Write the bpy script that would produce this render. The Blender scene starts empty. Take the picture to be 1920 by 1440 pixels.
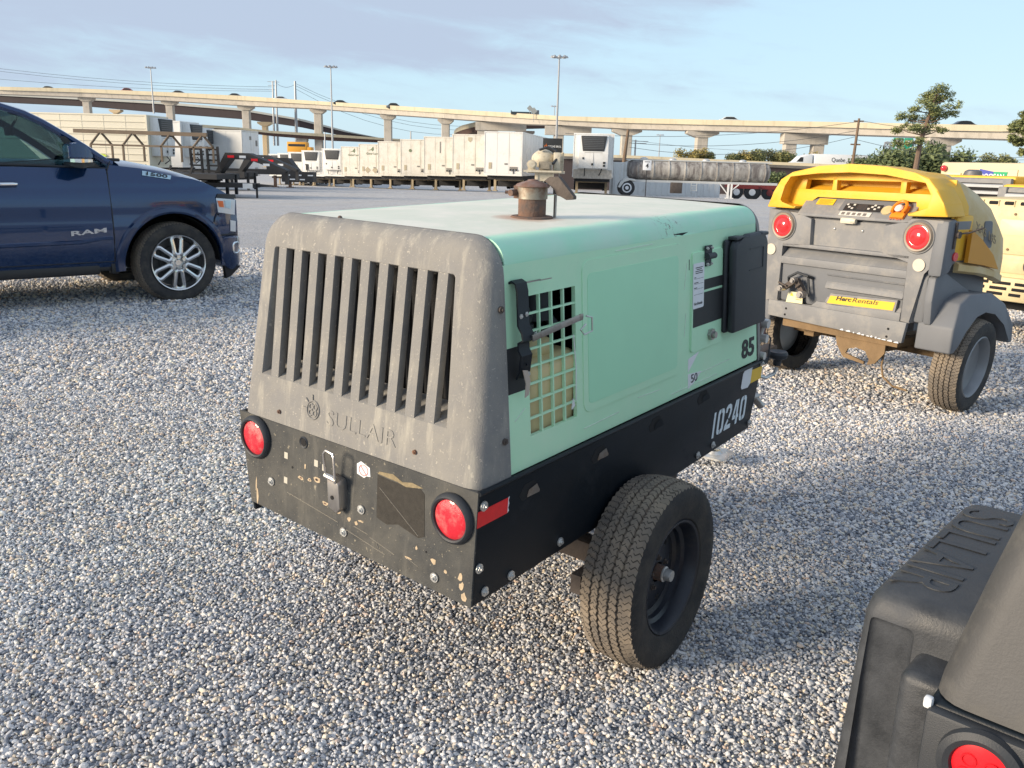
import bpy, bmesh, math, random
import numpy as np
from mathutils import Vector, Matrix, noise
random.seed(7)
S = bpy.context.scene
COL = S.collection
R = math.radians
# ---------------------------------------------------------------- camera
CAM_H, FPX, PITCH, ROLL = 1.51915, 1605.37, 0.252099, 0.0270542
_f = Vector((0, math.cos(PITCH), -math.sin(PITCH))); _r = Vector((1, 0, 0)); _u = _r.cross(_f)
_c, _s = math.cos(ROLL), math.sin(ROLL)
CR, CU = _c*_r + _s*_u, -_s*_r + _c*_u
cd = bpy.data.cameras.new('camera'); cam = bpy.data.objects.new('camera', cd); COL.objects.link(cam)
cd.sensor_width = 36; cd.lens = FPX/1920*36; cd.clip_start = .05; cd.clip_end = 4000
cam.matrix_world = Matrix(((CR.x, CU.x, -_f.x, 0), (CR.y, CU.y, -_f.y, 0), (CR.z, CU.z, -_f.z, CAM_H), (0, 0, 0, 1)))
S.camera = cam
def at(px, py, Y):
    "point of the place seen at photo position px, py and Y metres ahead"
    d = _f + float((px-960)/FPX)*CR - float((py-720)/FPX)*CU
    return Vector((0, 0, CAM_H)) + d*float(Y/d.y)
# ---------------------------------------------------------------- sky, sun, exposure
SUN_AZ = Vector((-.93, -.37)).normalized(); SUN_EL = R(15)
W = bpy.data.worlds.new('World'); S.world = W; W.use_nodes = True
nt = W.node_tree; N = nt.nodes; L = nt.links; N.clear()
out = N.new('ShaderNodeOutputWorld'); bg = N.new('ShaderNodeBackground'); sky = N.new('ShaderNodeTexSky')
sky.sky_type = 'NISHITA'; sky.sun_disc = False; sky.sun_elevation = SUN_EL
sky.sun_rotation = math.atan2(SUN_AZ.x, SUN_AZ.y) % (2*math.pi)
sky.air_density = 1.0; sky.dust_density = .6; sky.ozone_density = 1.6
tc = N.new('ShaderNodeTexCoord'); sep = N.new('ShaderNodeSeparateXYZ'); L.new(tc.outputs['Generated'], sep.inputs[0])
def mth(op, a, b=None, c=None):
    n = N.new('ShaderNodeMath'); n.operation = op
    for i, v in enumerate((a, b, c)):
        if v is None: continue
        if isinstance(v, (int, float)): n.inputs[i].default_value = v
        else: L.new(v, n.inputs[i])
    return n.outputs[0]
# streaky cloud bands that sink towards the right, thicker overhead and to the left
el = mth('MAXIMUM', sep.outputs[2], 0.0); streak = mth('MULTIPLY_ADD', sep.outputs[0], .085, el)
cmb = N.new('ShaderNodeCombineXYZ'); L.new(sep.outputs[0], cmb.inputs[0]); L.new(sep.outputs[1], cmb.inputs[1]); L.new(streak, cmb.inputs[2])
def wnoise(scale, sc, off, detail, rough=.55, dist=0.0):
    m = N.new('ShaderNodeMapping'); L.new(cmb.outputs[0], m.inputs[0]); m.inputs['Scale'].default_value = sc; m.inputs['Location'].default_value = off
    n = N.new('ShaderNodeTexNoise'); n.inputs['Scale'].default_value = scale; n.inputs['Detail'].default_value = detail; n.inputs['Roughness'].default_value = rough; n.inputs['Distortion'].default_value = dist
    L.new(m.outputs[0], n.inputs['Vector']); return n.outputs[0]
n1 = wnoise(1.0, (1.1, 1.1, 13), (1.3, .4, 2.35), 3); n2 = wnoise(1.0, (14, 9, 60), (0, 2, .5), 6, .62, .5)
bias = mth('MULTIPLY_ADD', sep.outputs[0], -.13, mth('MULTIPLY', mth('MINIMUM', el, .6), .55))
cl = mth('ADD', mth('ADD', mth('MULTIPLY', n1, .85), mth('MULTIPLY', n2, .22)), bias)
ramp = N.new('ShaderNodeMapRange'); ramp.interpolation_type = 'SMOOTHSTEP'; L.new(cl, ramp.inputs[0]); ramp.inputs[1].default_value = .48; ramp.inputs[2].default_value = .68; ramp.inputs[3].default_value = 0; ramp.inputs[4].default_value = .92
# thin high veil: the sky's own blue is lifted towards a milky tone
veil = N.new('ShaderNodeMixRGB'); veil.inputs[0].default_value = .80; L.new(sky.outputs[0], veil.inputs[1]); veil.inputs[2].default_value = (3.0, 4.15, 5.0, 1)
mix = N.new('ShaderNodeMixRGB'); L.new(ramp.outputs[0], mix.inputs[0]); L.new(veil.outputs[0], mix.inputs[1]); mix.inputs[2].default_value = (2.5, 2.95, 3.75, 1)
L.new(mix.outputs[0], bg.inputs[0]); bg.inputs[1].default_value = .064
L.new(bg.outputs[0], out.inputs[0])
sd = bpy.data.lights.new('sun', 'SUN'); sd.energy = 1.9; sd.angle = R(16); sd.color = (1.0, .84, .64)
sun = bpy.data.objects.new('sun', sd); COL.objects.link(sun)
to_sun = Vector((SUN_AZ.x*math.cos(SUN_EL), SUN_AZ.y*math.cos(SUN_EL), math.sin(SUN_EL)))
sun.rotation_euler = (-to_sun).to_track_quat('-Z', 'Y').to_euler(); sun.location = (-20, -8, 12)
vs = S.view_settings; vs.view_transform = 'Standard'; vs.look = 'None'; vs.exposure = 1.68; vs.gamma = 1; vs.use_curve_mapping = False
S.cycles.max_bounces = 6; S.cycles.transparent_max_bounces = 12
# ---------------------------------------------------------------- materials
MATS = {}
def mat(name, rgb, rough=.6, metal=0.0, var=.12, vs_=6.0, bump=0.0, bs=80.0, dirt=None, dth=.55, ds=3.0, dw=.12, coat=0.0, spec=.5, trans=0.0, emit=None, stretch=(1, 1, 1), dstr=1.0, speck=None, streak=None):
    if name in MATS: return MATS[name]
    m = bpy.data.materials.new(name); m.use_nodes = True; t = m.node_tree; nn = t.nodes; ll = t.links
    p = nn['Principled BSDF']; p.inputs['Roughness'].default_value = rough; p.inputs['Metallic'].default_value = metal
    p.inputs['Coat Weight'].default_value = coat; p.inputs['Coat Roughness'].default_value = .04; p.inputs['Specular IOR Level'].default_value = spec
    p.inputs['Transmission Weight'].default_value = trans
    tc = nn.new('ShaderNodeTexCoord'); mp = nn.new('ShaderNodeMapping'); mp.inputs['Scale'].default_value = stretch; ll.new(tc.outputs['Object'], mp.inputs[0]); vec = mp.outputs[0]
    def noi(s, d=4, r=.6):
        n = nn.new('ShaderNodeTexNoise'); n.inputs['Scale'].default_value = s; n.inputs['Detail'].default_value = d; n.inputs['Roughness'].default_value = r; ll.new(vec, n.inputs['Vector']); return n.outputs[0]
    col = None
    if var > 0:
        mr = nn.new('ShaderNodeMixRGB'); ll.new(noi(vs_), mr.inputs[0]); mr.inputs[1].default_value = tuple(c*(1-var*1.6) for c in rgb)+(1,); mr.inputs[2].default_value = tuple(min(1, c*(1+var*1.6)) for c in rgb)+(1,)
        col = mr.outputs[0]
    if dirt is not None:
        rm = nn.new('ShaderNodeMapRange'); ll.new(noi(ds, 6, .68), rm.inputs[0]); rm.inputs[1].default_value = dth-dw; rm.inputs[2].default_value = dth+dw; rm.inputs[4].default_value = dstr
        mr = nn.new('ShaderNodeMixRGB'); ll.new(rm.outputs[0], mr.inputs[0])
        if col is None: mr.inputs[1].default_value = tuple(rgb)+(1,)
        else: ll.new(col, mr.inputs[1])
        mr.inputs[2].default_value = tuple(dirt)+(1,); col = mr.outputs[0]
        rr = nn.new('ShaderNodeMapRange'); ll.new(rm.outputs[0], rr.inputs[0]); rr.inputs[3].default_value = rough; rr.inputs[4].default_value = min(1, rough+.25); ll.new(rr.outputs[0], p.inputs['Roughness'])
    def over(fac, c2):
        nonlocal col
        mr = nn.new('ShaderNodeMixRGB'); ll.new(fac, mr.inputs[0])
        if col is None: mr.inputs[1].default_value = tuple(rgb)+(1,)
        else: ll.new(col, mr.inputs[1])
        mr.inputs[2].default_value = tuple(c2)+(1,); col = mr.outputs[0]
    if streak:                                                  # rain-washed runs, long down the panel
        m2 = nn.new('ShaderNodeMapping'); m2.inputs['Scale'].default_value = streak[1]; ll.new(tc.outputs['Object'], m2.inputs[0]); vec = m2.outputs[0]
        f = nn.new('ShaderNodeMapRange'); ll.new(noi(1.0, 5, .65), f.inputs[0]); f.inputs[1].default_value = streak[2]; f.inputs[2].default_value = streak[2]+.16; f.inputs[4].default_value = streak[3]; over(f.outputs[0], streak[0]); vec = mp.outputs[0]
    if speck:                                                   # splashes and chips
        for sc_, th_ in ((speck[1], speck[2]), (speck[1]*2.7, speck[2]-.01)):
            f = nn.new('ShaderNodeMapRange'); ll.new(noi(sc_, 2, .5), f.inputs[0]); f.inputs[1].default_value = th_; f.inputs[2].default_value = th_+.05; f.inputs[4].default_value = speck[3]; over(f.outputs[0], speck[0])
    if col is None: p.inputs['Base Color'].default_value = tuple(rgb)+(1,)
    else: ll.new(col, p.inputs['Base Color'])
    if bump > 0:
        b = nn.new('ShaderNodeBump'); b.inputs['Strength'].default_value = bump; b.inputs['Distance'].default_value = .01; ll.new(noi(bs, 3), b.inputs['Height']); ll.new(b.outputs[0], p.inputs['Normal'])
    if emit: p.inputs['Emission Color'].default_value = emit+(1,); p.inputs['Emission Strength'].default_value = 1
    MATS[name] = m; return m
# ---------------------------------------------------------------- mesh building
class G:
    def __init__(s): s.b = bmesh.new()
    def _bev(s, vs, bev, seg):
        if bev > 0:
            es = {e for v in vs for e in v.link_edges}
            bmesh.ops.bevel(s.b, geom=list(es), offset=bev, segments=seg, profile=.5, affect='EDGES', clamp_overlap=True)
    def box(s, x0, x1, y0, y1, z0, z1, bev=0, seg=2):
        P = [(x, y, z) for x in (x0, x1) for y in (y0, y1) for z in (z0, z1)]
        v = [s.b.verts.new(p) for p in P]
        for f in ((0, 1, 3, 2), (4, 6, 7, 5), (0, 4, 5, 1), (2, 3, 7, 6), (0, 2, 6, 4), (1, 5, 7, 3)): s.b.faces.new([v[i] for i in f])
        s._bev(v, bev, seg); return s
    def cbox(s, c, d, bev=0, seg=2):
        return s.box(c[0]-d[0]/2, c[0]+d[0]/2, c[1]-d[1]/2, c[1]+d[1]/2, c[2]-d[2]/2, c[2]+d[2]/2, bev, seg)
    def prism(s, pts, ax, a, b, bev=0, seg=2):
        def P(p, t): return {'x': (t, p[0], p[1]), 'y': (p[0], t, p[1]), 'z': (p[0], p[1], t)}[ax]
        A = [s.b.verts.new(P(p, a)) for p in pts]; B = [s.b.verts.new(P(p, b)) for p in pts]; n = len(pts)
        s.b.faces.new(A[::-1]); s.b.faces.new(B)
        for i in range(n): s.b.faces.new((A[i], A[(i+1) % n], B[(i+1) % n], B[i]))
        s._bev(A+B, bev, seg); return s
    def loft(s, rings, c0=True, c1=True, closed=True):
        Rg = [[s.b.verts.new(p) for p in r] for r in rings]; n = len(Rg[0])
        for a, b in zip(Rg, Rg[1:]):
            for i in range(n if closed else n-1):
                j = (i+1) % n
                try: s.b.faces.new((a[i], a[j], b[j], b[i]))
                except ValueError: pass
        if c0: s.b.faces.new(Rg[0][::-1])
        if c1: s.b.faces.new(Rg[-1])
        return s
    def tube(s, pts, r, n=8, closed=False, ry=None):
        pts = [Vector(p) for p in pts]; rings = []; up = None; m = len(pts)
        for i, p in enumerate(pts):
            if closed: t = (pts[(i+1) % m]-pts[i-1]).normalized()
            else: t = (pts[min(i+1, m-1)]-pts[max(i-1, 0)]).normalized()
            if up is None:
                up = Vector((0, 0, 1)) if abs(t.z) < .95 else Vector((1, 0, 0))
            sx = t.cross(up)
            if sx.length < 1e-5: sx = t.orthogonal()
            sx.normalize(); u2 = sx.cross(t).normalized(); up = u2
            rr = r[i] if isinstance(r, (list, tuple)) else r
            rings.append([p + sx*math.cos(2*math.pi*k/n)*rr + u2*math.sin(2*math.pi*k/n)*(ry or rr) for k in range(n)])
        if closed: s.loft(rings+[rings[0]], False, False)
        else: s.loft(rings)
        return s
    def bar(s, a, b, w, h=None):
        a, b = Vector(a), Vector(b); h = h or w; t = (b-a).normalized(); up = Vector((0, 0, 1)) if abs(t.z) < .95 else Vector((1, 0, 0))
        x = t.cross(up).normalized(); u = x.cross(t)
        q = [x*w/2*i+u*h/2*j for i, j in ((-1, -1), (1, -1), (1, 1), (-1, 1))]
        return s.loft([[a+k for k in q], [b+k for k in q]])
    def lathe(s, prof, c=(0, 0, 0), ax='z', n=24, a0=0, a1=2*math.pi, fn=None):
        rings = []; full = abs(a1-a0-2*math.pi) < 1e-6
        for k in range(n if full else n+1):
            t = a0+(a1-a0)*k/n; ring = []
            for i, (r, h) in enumerate(prof):
                if fn: r = fn(i, k, r)
                p = {'z': (r*math.cos(t), r*math.sin(t), h), 'y': (r*math.cos(t), h, r*math.sin(t)), 'x': (h, r*math.cos(t), r*math.sin(t))}[ax]
                ring.append((p[0]+c[0], p[1]+c[1], p[2]+c[2]))
            rings.append(ring)
        if full: rings.append(rings[0])
        s.loft(rings, False, False, closed=False); bmesh.ops.remove_doubles(s.b, verts=s.b.verts[:], dist=1e-6); return s
    def disc(s, c, r, ax, h, n=20):
        return s.lathe([(0, -h/2), (r, -h/2), (r, h/2), (0, h/2)], c, ax, n)
    def ball(s, c, r, n=12, m=8, sz=(1, 1, 1)):
        s.lathe([(r*math.sin(math.pi*i/m), -r*math.cos(math.pi*i/m)) for i in range(m+1)], (0, 0, 0), 'z', n); 
        for v in s.b.verts[-(n*(m+1)):]: pass
        return s
    def quad(s, *p): s.b.faces.new([s.b.verts.new(q) for q in p]); return s
    def map(s, fn):
        for v in s.b.verts: v.co = fn(v.co)
        return s
    def xf(s, M):
        bmesh.ops.transform(s.b, matrix=M, verts=s.b.verts[:]); return s
    def mesh(s, name, m, angle=35, recalc=True):
        if recalc: bmesh.ops.recalc_face_normals(s.b, faces=s.b.faces[:])
        me = bpy.data.meshes.new(name); s.b.to_mesh(me); s.b.free()
        if m: me.materials.append(m)
        if angle:
            me.polygons.foreach_set('use_smooth', [True]*len(me.polygons)); me.set_sharp_from_angle(angle=R(angle))
        return me
def link(name, data, parent=None, loc=None, rot=None):
    o = bpy.data.objects.new(name, data); COL.objects.link(o); o.parent = parent
    if loc is not None: o.location = loc
    if rot is not None: o.rotation_euler = rot
    return o
def obj(name, g, m, parent=None, angle=35, loc=None, rot=None, label=None, kind=None):
    o = link(name, g.mesh(name, m, angle), parent, loc, rot)
    if label: o['label'] = label
    if kind: o['kind'] = kind
    return o
def tag(o, label, cat, group=None):
    o['label'] = label; o['category'] = cat
    if group: o['group'] = group
    return o
def thing(name, label, cat, loc=(0, 0, 0), rotz=0, group=None, scale=None):
    o = bpy.data.objects.new(name, None); COL.objects.link(o); o.location = loc; o.rotation_euler = (0, 0, rotz)
    o.empty_display_size = .2
    if scale: o.scale = (scale,)*3
    return tag(o, label, cat, group)
def dup(o, parent=None):
    c = o.copy(); COL.objects.link(c)
    if parent is not None: c.parent = parent
    for ch in o.children: dup(ch, c)
    return c
def text(name, body, m, parent, org, xd, yd, w, h, ext=.002, label=None, shear=0.0, bold=0.0, spacing=1.0):
    "raised lettering: org = lower left corner, xd reading direction, yd up, fitted to w x h"
    cu = bpy.data.curves.new('lettering', 'FONT'); cu.body = body; cu.extrude = .01; cu.resolution_u = 3; cu.offset = bold; cu.shear = shear; cu.space_character = spacing
    ob = bpy.data.objects.new('lettering', cu); me = bpy.data.meshes.new_from_object(ob); bpy.data.objects.remove(ob); bpy.data.curves.remove(cu)
    co = np.empty(len(me.vertices)*3); me.vertices.foreach_get('co', co); co = co.reshape(-1, 3)
    lo, hi = co.min(0), co.max(0); xd, yd = Vector(xd).normalized(), Vector(yd).normalized(); nd = xd.cross(yd)
    k = np.stack([(co[:, 0]-lo[0])/(hi[0]-lo[0])*w, (co[:, 1]-lo[1])/(hi[1]-lo[1])*h, (co[:, 2]-lo[2])/(hi[2]-lo[2])*ext-ext*.3], 1)
    B = np.array([xd, yd, nd]); me.vertices.foreach_set('co', (k@B+np.array(org)).ravel()); me.update()
    me.materials.clear(); me.materials.append(m)
    return link(name, me, parent)
def ease(a, b, x):
    t = min(1, max(0, (x-a)/(b-a))); return t*t*(3-2*t)
def zg(x, y):
    "height of the lot: level near the camera, draining gently towards the trailers"
    return -.006*max(0, min(y, 66)-9) - .028*max(0, min(y, 112)-56) + .05*math.exp(-((x+6)/5)**2-((y-9.5)/3.5)**2)
# ---------------------------------------------------------------- ground
STONE_RAMP = [(0, (.075, .088, .11)), (.14, (.14, .155, .185)), (.30, (.23, .24, .26)), (.47, (.33, .33, .335)), (.62, (.42, .41, .40)), (.74, (.52, .51, .49)), (.84, (.45, .37, .27)), (.90, (.50, .43, .36)), (.95, (.40, .29, .22)), (.98, (.62, .60, .56))]
def stone_mat(name, far):
    m = bpy.data.materials.new(name); m.use_nodes = True; t = m.node_tree; nn = t.nodes; ll = t.links; p = nn['Principled BSDF']; p.inputs['Roughness'].default_value = .85; p.inputs['Specular IOR Level'].default_value = .3
    rp = nn.new('ShaderNodeValToRGB'); rp.color_ramp.interpolation = 'LINEAR'
    e = rp.color_ramp.elements
    while len(e) < len(STONE_RAMP): e.new(.5)
    for i, (q, c) in enumerate(STONE_RAMP): e[i].position = q; e[i].color = tuple(min(.80, v*1.80*k) for v, k in zip(c, (.98, 1.0, 1.03)))+(1,)
    tc = nn.new('ShaderNodeTexCoord'); geo = nn.new('ShaderNodeNewGeometry')
    def noi(vec, s, d=4, r=.6):
        n = nn.new('ShaderNodeTexNoise'); n.inputs['Scale'].default_value = s; n.inputs['Detail'].default_value = d; n.inputs['Roughness'].default_value = r; ll.new(vec, n.inputs['Vector']); return n.outputs[0]
    def mixc(f, a, b, mode='MIX'):
        x = nn.new('ShaderNodeMixRGB'); x.blend_type = mode
        for i, v in enumerate((f, a, b)):
            if hasattr(v, 'type'): ll.new(v, x.inputs[i])
            else: x.inputs[i].default_value = v if isinstance(v, (int, float)) else tuple(v)+(1,)
        return x.outputs[0]
    def rng(v, a, b, c=0, d=1):
        x = nn.new('ShaderNodeMapRange'); ll.new(v, x.inputs[0])
        for i, q in enumerate((a, b, c, d)): x.inputs[i+1].default_value = q
        return x.outputs[0]
    pos = geo.outputs['Position']
    if far:
        vo = nn.new('ShaderNodeTexVoronoi'); vo.inputs['Scale'].default_value = 52; ll.new(pos, vo.inputs['Vector'])
        sp = nn.new('ShaderNodeSeparateColor'); ll.new(vo.outputs['Color'], sp.inputs[0]); ll.new(sp.outputs[0], rp.inputs[0])
        c = mixc(rng(vo.outputs['Distance'], .25, .75, 0, .75), rp.outputs[0], (.12, .125, .135))
        sx = nn.new('ShaderNodeSeparateXYZ'); ll.new(pos, sx.inputs[0])
        mp = nn.new('ShaderNodeMapping'); mp.inputs['Scale'].default_value = (.25, 1, 1); ll.new(pos, mp.inputs[0])
        # driven lanes: crushed, dustier stone towards the trailers, in long streaks
        dust = mixc(noi(mp.outputs[0], .35, 6, .7), (.50, .49, .48), (.70, .68, .65))
        dust = mixc(rng(noi(pos, 7, 8, .82), .40, .62, 0, .75), dust, (.34, .345, .36))
        far_f = rng(sx.outputs[1], 9, 34, 0, .9)
        c = mixc(far_f, c, dust)
        b = nn.new('ShaderNodeBump'); b.inputs['Strength'].default_value = .9; b.inputs['Distance'].default_value = .012; b.invert = True; ll.new(vo.outputs['Distance'], b.inputs['Height']); ll.new(b.outputs[0], p.inputs['Normal'])
    else:
        oi = nn.new('ShaderNodeObjectInfo'); ll.new(oi.outputs['Random'], rp.inputs[0])
        c = mixc(rng(noi(tc.outputs['Object'], 2.2, 3), .3, .7, 0, .30), rp.outputs[0], (.5, .48, .45))
    # patches of warmer and cooler stone over the lot
    c = mixc(rng(noi(pos, .55, 5, .65), .42, .66, 0, .38), c, (1.0, .90, .78), 'MULTIPLY')
    c = mixc(rng(noi(pos, 1.3, 4, .7), .50, .70, 0, .40), c, (.66, .69, .74), 'MULTIPLY')
    ll.new(c, p.inputs['Base Color']); return m
gx = np.concatenate([[-1500, -700, -350, -180, -110, -75], np.arange(-54, -13, 6), np.arange(-12, 12.1, .8), np.arange(15, 55, 6), [75, 110, 180, 350, 700, 1500]])
gy = np.concatenate([[-300, -60, -15, -4], np.arange(0, 18, .8), np.arange(18, 54, 4), np.arange(56, 116, 4), [120, 200, 400, 900, 2500]])
g = G(); rows = [[g.b.verts.new((x, y, zg(x, y)-.006)) for x in gx] for y in gy]
for a, b in zip(rows, rows[1:]):
    for i in range(len(gx)-1): g.b.faces.new((a[i], a[i+1], b[i+1], b[i]))
ground = obj('ground', g, stone_mat('lot_gravel', True), kind='structure', angle=180)
ground['label'] = 'grey gravel lot stretching from the camera to the trailers'
# loose crushed stone near the camera, one object of instanced stones
sm = stone_mat('crushed_stone', False); protos = []
for k in range(6):
    b = bmesh.new(); bmesh.ops.create_icosphere(b, subdivisions=1 if k % 2 else 2, radius=1); rs = random.Random(k)
    pl = [Vector((rs.gauss(0, 1), rs.gauss(0, 1), rs.gauss(0, 1))).normalized() for _ in range(9)]
    for v in b.verts:
        for d in pl:
            e = v.co.dot(d)-.66
            if e > 0: v.co -= d*e*.9
        v.co *= 1+rs.uniform(-.07, .07)
    me = bpy.data.meshes.new('stone'); b.to_mesh(me); b.free(); me.materials.append(sm)
    me.polygons.foreach_set('use_smooth', [False]*len(me.polygons)); protos.append(bpy.data.objects.new('stone', me))
rg = np.random.default_rng(3)
def stones(y0, y1, step, size):
    xs = np.arange(-8, 8, step); ys = np.arange(y0, y1, step); X, Y = np.meshgrid(xs, ys); X = X.ravel(); Y = Y.ravel()
    X = X+rg.uniform(-.5, .5, len(X))*step; Y = Y+rg.uniform(-.5, .5, len(Y))*step
    keep = (np.abs(X) < .75+Y*.66); X, Y = X[keep], Y[keep]
    sz = size*np.clip(rg.lognormal(0, .28, len(X)), .5, 2.0)
    Z = np.array([zg(x, y) for x, y in zip(X, Y)])-.002+rg.uniform(-.3, .45, len(X))*size
    sc = np.stack([sz*rg.uniform(.8, 1.35, len(X)), sz*rg.uniform(.7, 1.1, len(X)), sz*rg.uniform(.5, .85, len(X))], 1)
    rot = np.stack([rg.normal(0, .45, len(X)), rg.normal(0, .45, len(X)), rg.uniform(0, 6.283, len(X))], 1)
    return np.stack([X, Y, Z], 1), sc, rot
bands = [stones(1.45, 3.4, .0109, .0063), stones(3.4, 5.4, .0138, .0080), stones(5.4, 8.5, .0215, .0115), stones(8.5, 15, .038, .0155)]
P_, S_, R_ = (np.concatenate([b[i] for b in bands]).astype(np.float32) for i in range(3))
me = bpy.data.meshes.new('gravel'); me.vertices.add(len(P_)); me.vertices.foreach_set('co', P_.ravel())
for nm, A_ in (('sc', S_), ('rot', R_)):
    me.attributes.new(nm, 'FLOAT_VECTOR', 'POINT').data.foreach_set('vector', A_.ravel())
gravel = link('gravel', me); gravel['kind'] = 'stuff'; gravel['label'] = 'loose crushed grey and tan stone around the compressor'
ng = bpy.data.node_groups.new('scatter', 'GeometryNodeTree'); ng.interface.new_socket('Geometry', in_out='INPUT', socket_type='NodeSocketGeometry'); ng.interface.new_socket('Geometry', in_out='OUTPUT', socket_type='NodeSocketGeometry')
gi = ng.nodes.new('NodeGroupInput'); go = ng.nodes.new('NodeGroupOutput'); iop = ng.nodes.new('GeometryNodeInstanceOnPoints'); jn = ng.nodes.new('GeometryNodeJoinGeometry')
for o in protos:
    n = ng.nodes.new('GeometryNodeObjectInfo'); n.inputs['Object'].default_value = o; n.inputs['As Instance'].default_value = True; ng.links.new(n.outputs['Geometry'], jn.inputs[0])
def attr(nm):
    n = ng.nodes.new('GeometryNodeInputNamedAttribute'); n.data_type = 'FLOAT_VECTOR'; n.inputs['Name'].default_value = nm; return n.outputs['Attribute']
e2r = ng.nodes.new('FunctionNodeEulerToRotation'); ng.links.new(attr('rot'), e2r.inputs[0])
ng.links.new(gi.outputs[0], iop.inputs['Points']); ng.links.new(jn.outputs[0], iop.inputs['Instance']); iop.inputs['Pick Instance'].default_value = True
ng.links.new(e2r.outputs[0], iop.inputs['Rotation']); ng.links.new(attr('sc'), iop.inputs['Scale']); ng.links.new(iop.outputs[0], go.inputs[0])
md = gravel.modifiers.new('scatter', 'NODES'); md.node_group = ng
print('stones', len(P_))
# ---------------------------------------------------------------- shared materials
m_black = mat('black_paint', (.006, .010, .015), .46, spec=.3, var=.25, vs_=5, bump=.10, bs=260, dirt=(.025, .028, .032), dth=.68, ds=7)
m_blackplastic = mat('black_plastic', (.026, .030, .036), .55, var=.15, vs_=9, bump=.15, bs=400)
m_rubber = mat('tyre_rubber', (.030, .030, .031), .82, var=.25, vs_=9, bump=.25, bs=120, dirt=(.075, .068, .058), dth=.56, ds=9)
m_hood = bpy.data.materials.new('hood_paint'); m_hood.use_nodes = True      # flat top chalked by years of sun, edges still green
_t = m_hood.node_tree; _n = _t.nodes; _l = _t.links; _p = _n['Principled BSDF']; _tc = _n.new('ShaderNodeTexCoord'); _sx = _n.new('ShaderNodeSeparateXYZ'); _l.new(_tc.outputs['Object'], _sx.inputs[0])
def _noi(s, d=4, r=.6):
    n = _n.new('ShaderNodeTexNoise'); n.inputs['Scale'].default_value = s; n.inputs['Detail'].default_value = d; n.inputs['Roughness'].default_value = r; _l.new(_tc.outputs['Object'], n.inputs['Vector']); return n.outputs[0]
def _mx(f, a, b):
    x = _n.new('ShaderNodeMixRGB')
    for i, v in enumerate((f, a, b)):
        if hasattr(v, 'type'): _l.new(v, x.inputs[i])
        else: x.inputs[i].default_value = v if isinstance(v, float) else tuple(v)+(1,)
    return x.outputs[0]
def _mt(op, a, b):
    x = _n.new('ShaderNodeMath'); x.operation = op
    for i, v in enumerate((a, b)):
        if hasattr(v, 'type'): _l.new(v, x.inputs[i])
        else: x.inputs[i].default_value = v
    return x.outputs[0]
def _rg(v, a, b, c=0.0, d=1.0):
    x = _n.new('ShaderNodeMapRange'); _l.new(v, x.inputs[0])
    for i, q_ in enumerate((a, b, c, d)): x.inputs[i+1].default_value = q_
    return x.outputs[0]
_e = _mt('ADD', _mt('ABSOLUTE', _sx.outputs[1], 0.0), _mt('MULTIPLY', _noi(5, 5, .7), .10))
_bl = _rg(_e, .445, .485, 1.0, 0.0)
_top = _mx(_rg(_noi(3.2, 6, .7), .42, .62), (.70, .72, .60), (.82, .79, .68)); _top = _mx(_rg(_noi(9, 4, .7), .58, .72, 0, .4), _top, (.60, .62, .54))
_gr = _mx(_rg(_noi(4, 4), .4, .65), (.42, .78, .56), (.52, .76, .60))
_c = _mx(_bl, _gr, _top); _rs = _n.new('ShaderNodeMapping'); 
_ds = _n.new('ShaderNodeVectorMath'); _ds.operation = 'DISTANCE'; _l.new(_tc.outputs['Object'], _ds.inputs[0]); _ds.inputs[1].default_value = (-.17, -.19, 1.575)
_c = _mx(_rg(_mt('ADD', _ds.outputs['Value'], _mt('MULTIPLY', _noi(14, 4), .08)), .115, .17, .75, 0.0), _c, (.50, .30, .20))       # rust bleeding round the exhaust flange
_dd = _n.new('ShaderNodeVectorMath'); _dd.operation = 'DISTANCE'; _l.new(_tc.outputs['Object'], _dd.inputs[0]); _dd.inputs[1].default_value = (.30, -.50, 1.545)
_c = _mx(_mt('MULTIPLY', _rg(_dd.outputs['Value'], .02, .11, 1.0, 0.0), _rg(_noi(38, 3, .7), .55, .62)), _c, (.20, .16, .13))
_l.new(_c, _p.inputs['Base Color']); _p.inputs['Roughness'].default_value = .6; _b = _n.new('ShaderNodeBump'); _b.inputs['Strength'].default_value = .15; _b.inputs['Distance'].default_value = .02; _l.new(_noi(2.6, 2), _b.inputs['Height']); _l.new(_b.outputs[0], _p.inputs['Normal'])
m_tread = mat('tyre_tread', (.15, .13, .11), .9, var=.28, vs_=16, bump=.35, bs=160, dirt=(.27, .22, .165), dth=.5, ds=6)
m_zinc = mat('zinc', (.62, .62, .60), .42, .75, var=.15, vs_=30, bump=.1, bs=90)
m_steel = mat('worn_steel', (.42, .40, .38), .38, .85, var=.25, vs_=14, dirt=(.22, .15, .10), dth=.62, ds=12)
m_rust = mat('rust', (.20, .105, .065), .85, var=.4, vs_=16, bump=.4, bs=110, dirt=(.11, .085, .075), dth=.5, ds=14)
m_darkrust = mat('dark_rusty_steel', (.085, .068, .058), .75, var=.35, vs_=10, bump=.3, bs=80)
m_dark = mat('dark_cavity', (.010, .010, .011), .9, var=0)
m_red = mat('red_lens', (.62, .018, .035), .28, var=.12, vs_=40, bump=.25, bs=420, dirt=(.55, .22, .20), dth=.62, ds=16, coat=.35)
m_redref = mat('red_reflector', (.75, .012, .02), .30, var=.1, vs_=40)
m_white = mat('white_label', (.72, .74, .76), .5, var=.06, vs_=20)
m_ink = mat('black_ink', (.018, .02, .022), .6, var=0)
m_yellow = mat('yellow_sticker', (.80, .50, .03), .45, var=.08, vs_=14)
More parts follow.
